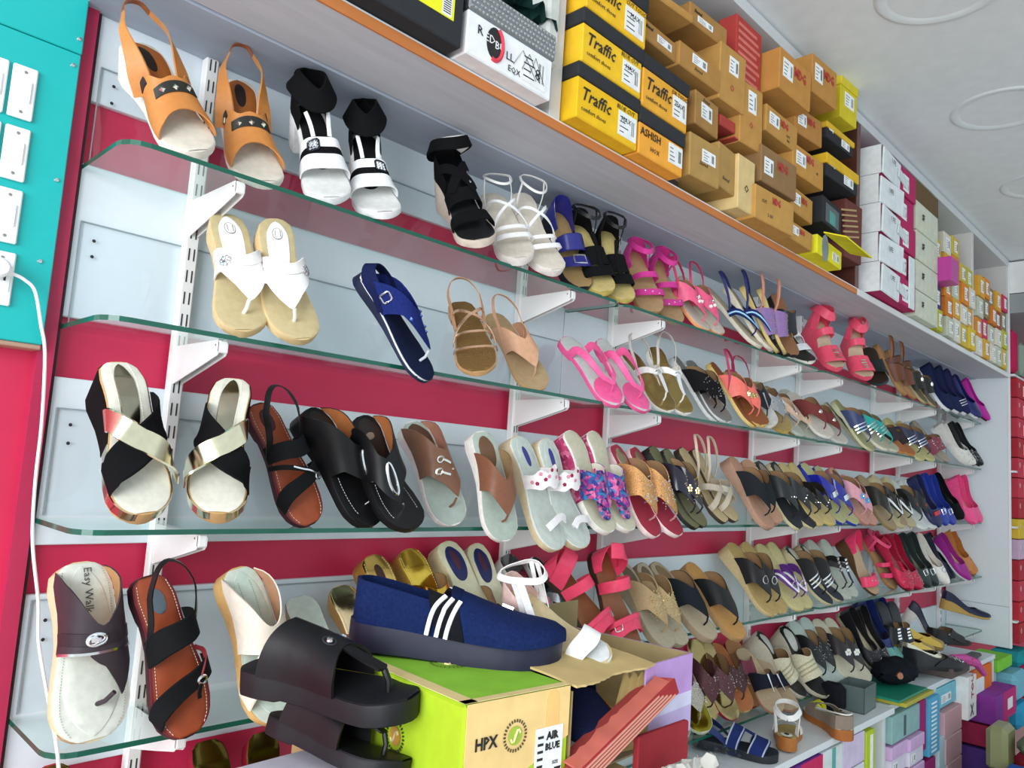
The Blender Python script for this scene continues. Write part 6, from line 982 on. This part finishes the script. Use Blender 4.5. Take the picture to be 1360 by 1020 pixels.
def H_whitestrap(s, r):
    base(s, r, 'e9e4da', 'c8b58c', sk='leather'); w = M('f6f4f2', 'leather'); s.patch('toe_band', r, w, [-1, -.5, 0, .5, 1], [.66, .68, .70, .68, .66], [.80, .84, .87, .84, .80]); s.insole(r, 'd8dcdc', 'leather', .68, .985, .9, .0030, 'toe_pad')
    s.wall('heel_counter', r, M('d9b8b0', 'leather'), .26, .020, .055, .002, .10); ankle(s, r, 'f4f2f0', .074, .014, rad=1.1); s.strap('side_strap', r, w, [(.30, 1), (.26, .7), (.22, .4)], .012); s.loop('rising_strap', r, w, [(.34, .98, .002), (.27, 1.08, .04), (.20, 1.12, .082)], .016); s.loop('rising_strap', r, w, [(.34, -.98, .002), (.27, -1.08, .04), (.20, -1.12, .082)], .016); s.insole(r, '3a2418', 'ink', .20, .26, .16, .0030, 'heel_mark')
shoe((.530, -.535, -.072), (.605, -.682, -.153), H_whitestrap, 'white ankle-strap heel standing on the torn carton flap', cat='heeled sandal', side=1, k='heel', t0=.010, hh=.060, lo=False, tw=-30)
lid = empty('torn_cover', 'red printed carton lid torn open and leaning at the front', 'box cover', None, frame((.452, -.752, -.262), Vector((.90, .06, .30)).normalized(), Vector((.0, .98, -.2)).normalized(), Vector((-.30, .12, .90)).normalized()))
part('lid_plate', (0, 0, 0), (.262, .05, .004), M('c0504c', 'card'), lid, .001); part('lid_rim', (0, -.003, -.020), (.262, .0, .004), M('a03034', 'card'), lid, .001)
mb = MB()
for k in range(5): mb.box((.01, -.0042, -.018 + .0045 * k), (.25 - .01 * k, -.003, -.0155 + .0045 * k))
stuff(mb.build('line_print', M('dc9a86', 'ink'), lid, smooth=False))
mb = MB(); q = np.linspace(0, 1, 22); z0 = np.stack([.01 + .24 * q, np.full(22, .0), np.full(22, .004)], 1); z1 = z0 + np.stack([np.zeros(22), .020 + .005 * RNG.random(22), .006 + .004 * RNG.random(22)], 1); G = np.stack([z0, z1]); mb.slab(G, G + (0, .002, -.002)); mb.build('torn_edge', M('c96a5c', 'card'), lid)
lb = part('red_carton_side', (.60, -.745, -.30), (.735, -.735, -.243), M('9c2c34', 'card'), None, .002); tag(lb, 'dark red carton edge under the torn lid beside the newspaper', 'box')
mb = MB(); G = [[(.56 + .012 * i, -.83 + .007 * j + .006 * math.sin(i * 1.3), -.262 + .014 * math.sin(i * 1.1 + j * 1.9) - .05 * (j / 11) ** 2 * 0 - .004 * j) for j in range(11)] for i in range(11)]
mb.grid(G); nw = mb.build('newspaper', M('c9c8c0', 'paper'), None); tag(nw, 'crumpled newspaper sheet at the bottom beside the red lid', 'paper')
# black rubber slides
def H_slide(s, r, buckles=True):
    s.sole(r, '15161a', 'rubber'); s.insole(r, '121317', 'rubber'); b = M('101114', 'leather')
    s.patch('wide_strap', r, b, [-1, -.6, -.2, 0, .2, .6, 1], [.16, .20, .24, .25, .24, .20, .16], [.64, .62, .585, .575, .585, .62, .64], th=.004, nu=10); s.patch('toe_strap', r, b, [-.10, .0, .10], [.57, .57, .57], [.80, .82, .80], th=.003, nt=5); s.post(r, b, .81, 0, .03, .004)
    if buckles:
        for t in (.30, -.12): s.disc('rivet', r, M('d8dade', 'metal'), .50, t, .0045, .003, .005); s.ring('eyelet', r, M('2e3036', 'leather'), .50, t, .035, .10, .0014)
        for k in range(3): s.strap('slit', r, M('8a8c92', 'ink'), [(.34 + .02 * k, .55 - .16 * k), (.36 + .02 * k, .49 - .16 * k)], .0018, .001, .0046, 4)
shoe((.180, -.400, -.160), (.276, -.630, -.190), H_slide, 'black rubber slide with two silver rivets lying on top', cat='slide', side=1, k='flat', t0=.026, hh=.004, toe='round', hs=1.0, lo=False, tw=-6)
shoe((.205, -.43, -.222), (.275, -.62, -.262), (lambda s, r: H_slide(s, r, False)), 'black rubber slide under the riveted one at the bottom', cat='slide', side=-1, k='flat', t0=.022, hh=.004, toe='round', hs=1.1, lo=False, tw=10)


# ---------------------------------------------------------------- low counter with stock below
ct = empty('counter', 'long white laminate counter under the lowest shelf', 'counter'); CTZ = -.665
part('counter_top', (1.0, -.37, CTZ - .022), (2.83, -.005, CTZ), M('e2e8ea', 'laminate'), ct, .002); part('counter_top', (2.832, -.35, CTZ - .022), (4.42, -.005, CTZ), M('dce4e8', 'laminate'), ct, .002)
for x in (1.9, 2.78, 3.40, 4.38): part('divider', (x, -.345, -1.5), (x + .03, -.01, CTZ - .022), M('d4d8da', 'laminate'), ct, .001)
part('back_board', (1.0, -.012, -1.5), (4.42, -.005, CTZ - .022), M('8a8e92', 'laminate'), ct, 0); part('low_board', (1.0, -.345, -1.20), (4.42, -.012, -1.18), M('cfd4d6', 'laminate'), ct, 0)
CG = 'boxes stocked under the counter'
def under(label, a, b, col, dep=.22, st=(), tx=(), lid=None, kind='card'):
    return stock(label, (a[0], a[1], b[2]), (b[0], a[1], a[2]), col, dep=dep, st=st, tx=tx, lid=lid, group=CG, kind=kind)
r, w, h = under('purple and crimson box with white brand word, near end of counter', (1.84, -.375, -.692), (2.16, -.375, -.83), '6a2c8c'); part('crimson_panel', (w * .50, -.0012, 0), (w, -.0001, h), M('c42a5c', 'card'), r, 0); text('PRIDE', .045, PAPER, r, (w * .56, -.0022, h * .45), bold=.001, xs=.85); text('X', .04, PAPER, r, (w * .40, -.0022, h * .62)); text('K', .04, PAPER, r, (w * .12, -.0022, h * .35))
under('crimson box under the purple brand box', (1.84, -.375, -.835), (2.16, -.375, -.97), 'c8284e', tx=(('PRIDE', .6, .4, .3, PAPER),))
r, w, h = under('white and teal box beside the purple box', (2.17, -.372, -.694), (2.33, -.372, -.80), 'd4dcdc'); part('teal_band', (w * .45, -.0012, 0), (w * .62, -.0001, h), M('5aa8a4', 'card'), r, 0)
under('grey box below the white and teal one', (2.17, -.372, -.804), (2.33, -.372, -.90), 'b4bcbc', st=((.2, .2, .8, .8),))
under('lilac box leaning under the counter edge', (2.34, -.37, -.692), (2.53, -.37, -.79), 'cfc0da'); under('white wire-print box under the lilac one', (2.34, -.37, -.795), (2.53, -.37, -.88), 'd8d8de', st=((.1, .2, .9, .8),)); under('mauve box low under the lilac ones', (2.34, -.37, -.885), (2.53, -.37, -.98), 'c49ac4')
r, w, h = under('lime green strip box with white lettering beside the post', (2.54, -.372, -.70), (2.62, -.372, -.99), 'b4c832'); part('white_strip', (w * .45, -.0012, h * .1), (w * .75, -.0001, h * .95), PAPER, r, 0)
r, w, h = under('teal-grey box with a tower print', (2.82, -.365, -.70), (3.14, -.365, -.80), '8fb4b2'); part('tower_print', (w * .40, -.0012, h * .1), (w * .48, -.0001, h * .85), M('4a5c60', 'ink'), r, 0)
for k, (zz, xx) in enumerate([(-.81, 2.82), (-.92, 2.82), (-1.03, 2.82)]):
    for j in range(2): under('lilac lidded box under the tower print box, %s row, %s' % (('upper', 'middle', 'lower')[k], ('nearer', 'farther')[j]), (xx + .17 * j, -.362 - .012 * j, zz), (xx + .165 + .17 * j, -.362, zz - .105), 'd8d2e0', st=((.12, .12, .4, .42),), lid=(.048, 'cfaed4'))
under('magenta box behind the blue upright box', (3.15, -.36, -.70), (3.24, -.36, -.90), '9c2a6c'); under('magenta flat box low beside lilac boxes', (3.20, -.362, -.95), (3.36, -.362, -1.05), 'a02c72')
r, w, h = under('upright blue and white striped box', (3.24, -.372, -.70), (3.38, -.372, -.93), '58a8cc')
for k in range(12): part('stripe', (w * .2, -.0012, h * (.06 + .075 * k)), (w * .7, -.0001, h * (.09 + .075 * k)), PAPER, r, 0)
under('pale blue torn box below the striped one', (3.38, -.37, -.88), (3.58, -.37, -1.12), 'b8ced4')
r, w, h = under('sky blue box with white text under the second counter top', (3.42, -.352, -.692), (3.70, -.352, -.78), '7cc0d0', st=((.2, .2, .7, .6),))
r, w, h = under('white box with red vertical lettering and a cross', (3.70, -.40, -.672), (3.84, -.40, -.86), 'e4e4e2'); text('TOUCH', .05, RED, r, (w * .62, -.002, h * .48), (0, 0, 1), (-1, 0, 0), bold=.001); text('X', .075, M('5a2430', 'ink'), r, (w * .25, -.002, h * .08))
for k in range(3): under('pinkish wrapped box under the second counter, %s' % ('upper', 'middle', 'lower')[k], (3.44 + .02 * k, -.375, -.79 - .11 * k), (3.70, -.375, -.895 - .11 * k), 'c9a0a4', kind='cloth')
r, w, h = under('purple and magenta box with white square past the counter', (4.02, -.44, -.80), (4.42, -.44, -.93), '8a3a9c', dep=.2); part('magenta_front', (w * .35, -.0012, 0), (w, -.0001, h), M('c02a74', 'card'), r, 0); part('price_label', (w * .55, -.0024, h * .3), (w * .8, -.0014, h * .7), PAPER, r, 0)
r, w, h = under('orange and navy box at the far end of the counter', (3.92, -.36, -.69), (4.30, -.36, -.83), 'e07028', dep=.2); part('navy_side', (-.002, 0, 0), (-.0001, .2, h), M('1f3f8c', 'card'), r, 0); sticker(r, w, h, (.2, .2, .6, .7), ink=False)
under('dark magenta box under the purple one past the counter', (4.02, -.42, -.94), (4.36, -.42, -1.04), 'a82c50'); under('violet box lowest in the pile past the counter', (4.0, -.42, -1.05), (4.3, -.42, -1.16), '5a3a8c', tx=(('PRIDE', .4, .3, .3, PAPER),)); under('cream cloth-covered box behind the orange box', (4.15, -.36, -.845), (4.5, -.36, -.93), 'd8d2a8', kind='cloth')
sup2 = part('floor_crate', (4.0, -.418, -1.5), (4.52, -.17, -1.165), M('6a5a4a', 'card'), None, .003); tag(sup2, 'brown crate on the floor under the purple boxes', 'crate')
# things on the counter
G6 = 'things left lying on the counter'
def H_whiteankle(s, r):
    base(s, r, 'a8682c', 'b09a5c', sk='leather'); s.insole(r, 'e8e4da', 'leather', .05, .28, .55, .003, 'heel_pad'); s.insole(r, '2a2a2c', 'ink', .10, .24, .25, .0042, 'heel_label'); ankle(s, r, 'f0eeea', .080, .018, rad=1.15)
    for sg in (-1, 1): s.loop('rising_strap', r, M('f0eeea', 'leather'), [(.32, sg * .98, .002), (.24, sg * 1.1, .04), (.16, sg * 1.15, .078)], .012)
    for k in range(4): s.strap('cord', r, M('e8dcd0', 'leather'), [(.62 + .03 * k, -1), (.64 + .03 * k, 0), (.62 + .03 * k, 1)], .006)
shoe((1.985, -.335, CTZ + .045), (2.19, -.255, CTZ + .001), H_whiteankle, 'white ankle-strap sandal with tan sole turned heel first on the counter', cat='sandal', side=1, k='wedge', t0=.022, hh=.018, lo=False)
def H_taupe(s, r):
    base(s, r, 'a8642c', 'c9d0bc', sk='leather'); s.wall('quarter', r, M('8a7a6c', 'leather'), .62, .026, .040, .002, .05); s.patch('vamp', r, M('8a7a6c', 'leather'), [-1, -.6, 0, .6, 1], [.52, .60, .64, .60, .52], [.76, .80, .84, .80, .76])
    s.loop('white_piping', r, M('e8e4dc', 'leather'), [(.55, .9, .028), (.3, .95, .034), (.05, .7, .042), (0, 0, .042), (.05, -.7, .042), (.3, -.95, .034), (.55, -.9, .028)], .004, .003)
shoe((2.27, -.405, CTZ + .032), (2.45, -.215, CTZ + .001), H_taupe, 'taupe flat shoe with white piping and tan sole on the counter edge', cat='shoe', side=-1, k='wedge', t0=.024, hh=.006, lo=False)
def H_sport(s, r):
    s.sole(r, '23272e', 'rubber'); s.insole(r, '30363e', 'cloth'); n = M('26336a', 'cloth'); s.patch('front_band', r, n, [-1, -.5, 0, .5, 1], [.66, .70, .72, .70, .66], [.84, .88, .90, .88, .84]); s.patch('instep_band', r, n, [-1, -.5, 0, .5, 1], [.40, .44, .46, .44, .40], [.54, .58, .60, .58, .54]); s.strap('center_band', r, n, [(.5, 0), (.6, .05), (.74, .05)], .026)
    for u in (.44, .56, .70, .86): s.strap('grey_piping', r, M('b4bcc8', 'leather'), [(u - .04, -1), (u, -.5), (u + .02, 0), (u, .5), (u - .04, 1)], .004, .002, .003)
    slingback(s, r, '26336a', .05, .020)
shoe((1.80, -.135, CTZ + .034), (1.895, -.350, CTZ + .001), H_sport, 'navy sport sandal with grey piping on the near end of the counter', cat='sport sandal', side=1, k='flat', t0=.022, hh=.004, toe='wide', lo=False, hs=1.1)
mb = MB(); G = [[(1.50 + .02 * i, -.30 + .022 * j, CTZ + .012 + .018 * abs(math.sin(i * 1.4 + j * .9))) for j in range(11)] for i in range(18)]; mb.grid(G); o = mb.build('plastic_bag', FILM, None); tag(o, 'crumpled clear plastic bag under the navy sport sandal', 'bag')
b_ = MB(); b_.box((2.52, -.285, CTZ + .001), (2.60, -.20, CTZ + .10), .018); o = b_.build('jewellery_stand', M('17181f', 'suede'), None); tag(o, 'small black padded stand on the counter', 'stand')
mb = MB(); a = np.linspace(0, 2 * np.pi, 16, endpoint=False); mb.tube(np.stack([2.50 + .028 * np.cos(a), -.215 + .02 * np.sin(a), CTZ + .022 + .012 * np.cos(2 * a)], 1), .010, 8, closed=True); o = mb.build('baby_shoe', M('dcd838', 'plastic'), None); tag(o, 'tiny yellow baby shoe between the rope wedge and black stand', 'shoe')
r = empty('clear_box', 'smoky clear plastic box on the counter before the folders', 'plastic box', None, rotz((2.62, -.335, CTZ + .001), 4)); m2 = M('5c6a6a', 'plastic')
for lo_, hi_ in (((0, 0, 0), (.145, .003, .09)), ((0, .097, 0), (.145, .1, .09)), ((0, 0, 0), (.003, .1, .09)), ((.142, 0, 0), (.145, .1, .09)), ((0, 0, 0), (.145, .1, .003))): part('panel', lo_, hi_, m2, r, 0)
o = part('folder', (2.86, -.40, CTZ + .001), (3.20, -.14, CTZ + .016), M('b8b03c', 'plastic'), None, .002); tag(o, 'mustard yellow folder lying under the green one on the counter', 'folder'); o = part('folder', (2.84, -.385, CTZ + .017), (3.17, -.12, CTZ + .026), M('1f8a70', 'plastic'), None, .002); tag(o, 'green folder lying on the yellow one on the counter', 'folder')
mb = MB(); G = []
for i in range(18):
    t = i / 17; rr = .062 * (math.sin(t * 3.1) ** .5 if 0 < t < 1 else .02) + .004; ring = [(2.98 + .30 * t, -.27 + rr * 1.2 * math.cos(q) + .006 * math.sin(q * 5 + i), CTZ + .075 + rr * .75 * math.sin(q) + .005 * math.sin(q * 4 + i * 1.3)) for q in np.linspace(0, 2 * math.pi, 18, endpoint=False)]; G.append(ring)
mb.grid(np.array(G), close_v=True); bag = empty('black_bag', 'black cloth bag with a copper button on the folders', 'bag'); mb.build('bag_body', M('161a22', 'cloth'), bag); mb = MB(); mb.lathe([(.0001, .006), (.012, .006), (.016, 0), (.012, -.002)], (0, 0, 0), 14); o = mb.build('copper_button', M('a8705c', 'metal'), bag); o.location = (2.99, -.335, CTZ + .085); o.rotation_euler = (1.4, 0, -.8)
o = part('tray_box', (3.55, -.375, CTZ + .001), (3.83, -.22, CTZ + .045), M('5e524e', 'card'), None, .003); tag(o, 'flat brown shoe tray on the far half of the counter', 'tray'); o = part('sheet', (3.90, -.352, CTZ + .001), (4.10, -.10, CTZ + .004), PAPER, None, 0); tag(o, 'white paper sheet lying past the brown tray', 'paper')
o = part('spectacle_case', (4.04, -.33, CTZ + .005), (4.24, -.28, CTZ + .025), M('20242c', 'plastic'), None, .006); tag(o, 'long black case on the far end of the counter', 'case')
mb = MB(); mb.tube([(3.72, -.33, CTZ + .06), (3.80, -.36, CTZ + .055), (3.90, -.385, CTZ + .03), (3.98, -.40, CTZ - .03)], [.02, .024, .02, .012], 8); o = mb.build('scarf', M('c85a9c', 'cloth'), None); tag(o, 'pink scarf spilling off the brown tray', 'scarf')
# loose gold and dark shoes in the far heap
for H_, T_, lb, st_, kw in [((3.44, -.12, -.53), (3.70, -.25, -.60), 'gold pointed pump lying across the far heap', 'pump', dict(sole='b08a3a', ins='8a8468', up='c8aa5a', uk='metal', toe='point', cat='pump')),
    ((3.42, -.20, -.575), (3.66, -.33, -.62), 'white-toed gold pump in front of the far heap', 'pump', dict(sole='c8c4b0', ins='a89c78', up='d8d2bc', uk='foil', toe='point', cat='pump', orn='ring')),
    ((3.60, -.10, -.52), (3.88, -.24, -.60), 'gold pleated pump at the right of the far heap', 'pump', dict(sole='9a7a34', ins='6a5a38', up='c0a04a', uk='foil', toe='point', cat='pump')),
    ((3.38, -.24, -.60), (3.68, -.36, -.63), 'black studded flat under the gold pumps', 'pump', dict(sole='1a1a1c', ins='2a2622', up='1c1c20', dots='e8e8e8', cat='pump')),
    ((3.98, -.06, -.44), (4.02, -.22, -.60), 'white-lined navy heel beside the end panel', 'pump', dict(sole='d8d4cc', ins='dcdad2', up='1c2038', toe='point', k='heel', hh=.07, cat='pump')),
    ((4.52, -.07, -.43), (4.64, -.27, -.52), 'navy wedge with tan sole lying against the end panel', 'pump', dict(sole='b8934c', ins='d0b070', up='1e2440', k='wedge', hh=.04, cat='wedge shoe')),
    ((3.96, -.17, -.52), (4.20, -.27, -.60), 'black block heel lying under the navy wedge', 'slide', dict(sole='171512', ins='1a1815', up='1e1c1c', k='wedge', hh=.05, cat='heeled sandal'))]:
    shoe(H_, T_, st_, lb, side=1, **kw)
# heap on the floor past the counter
for lb, lo_, hi_, c, kd, nm, ct_ in [('lime green box lid past the counter end', (4.44, -.36, -.76), (4.74, -.20, -.70), '7cc83a', 'card', 'box_lid', 'box lid'), ('sky blue bag stacked past the counter', (4.56, -.42, -.93), (4.86, -.24, -.78), '7ab4c8', 'cloth', 'bag', 'bag'), ('bright blue bag below the sky blue one', (4.56, -.44, -1.06), (4.84, -.26, -.94), '3aa0c8', 'cloth', 'bag', 'bag'), ('pink bag beyond the blue bags', (4.90, -.44, -.96), (5.3, -.24, -.76), 'c8305a', 'cloth', 'bag', 'bag'), ('grey post standing past the counter', (4.47, -.33, -1.5), (4.53, -.26, -.76), 'b4b4b0', 'laminate', 'post', 'post'), ('teal bag on top of the heap past the counter', (4.80, -.40, -.78), (5.1, -.22, -.70), '2a8c94', 'cloth', 'bag', 'bag')]:
    o = part(nm, lo_, hi_, M(c, kd), None, .03 if kd == 'cloth' else .004); tag(o, lb, ct_)
mb = MB(); mb.box((3.55, -.92, -1.08), (4.15, -.60, -.90), .03); o = mb.build('plastic_sack', M('8a2430', 'cloth'), None); tag(o, 'dark red sack in the heap on the floor', 'sack'); mb = MB(); mb.box((3.50, -.93, -.90), (4.15, -.62, -.83), .025); o = mb.build('plastic_sack', M('5a6450', 'plastic'), None); tag(o, 'grey-green plastic sack lying on the red one', 'sack')
mb = MB(); mb.box((3.30, -.94, -1.22), (4.2, -.58, -1.085), .03); o = mb.build('floor_bundle', M('23262c', 'cloth'), None); tag(o, 'black bundle under the red sack on the floor', 'bundle'); o = part('blue_box', (2.95, -.90, -1.00), (3.42, -.62, -.915), M('2a56a8', 'card'), None, .003); tag(o, 'flat blue box on the floor heap at the bottom edge', 'box')
mb = MB(); mb.box((2.9, -.95, -1.5), (4.3, -.58, -1.225), .01); o = mb.build('floor_carton', M('4a4a48', 'card'), None); tag(o, 'large dark carton on the floor carrying the heap', 'box'); o = part('stool_box', (2.96, -.89, -1.224), (3.28, -.63, -1.001), M('8a8478', 'card'), None, .003); tag(o, 'grey carton under the flat blue box', 'box')
o = part('olive_packet', (3.46, -.60, -.98), (3.62, -.52, -.80), M('8a8c60', 'plastic'), None, .02); tag(o, 'olive green packet leaning against the sacks', 'packet'); mb = MB(); mb.box((3.46, -.60, -1.22), (3.62, -.52, -.981), .004); o = mb.build('packet_box', M('3a3836', 'card'), None); tag(o, 'dark box under the olive packet', 'box')
shoe((4.08, -.70, -.800), (3.88, -.84, -.829), 'pump', 'beige sneaker with dark laces on top of the floor heap', side=1, sole='d0c4a8', ins='3a3430', up='b8a888', cat='sneaker', t0=.02)
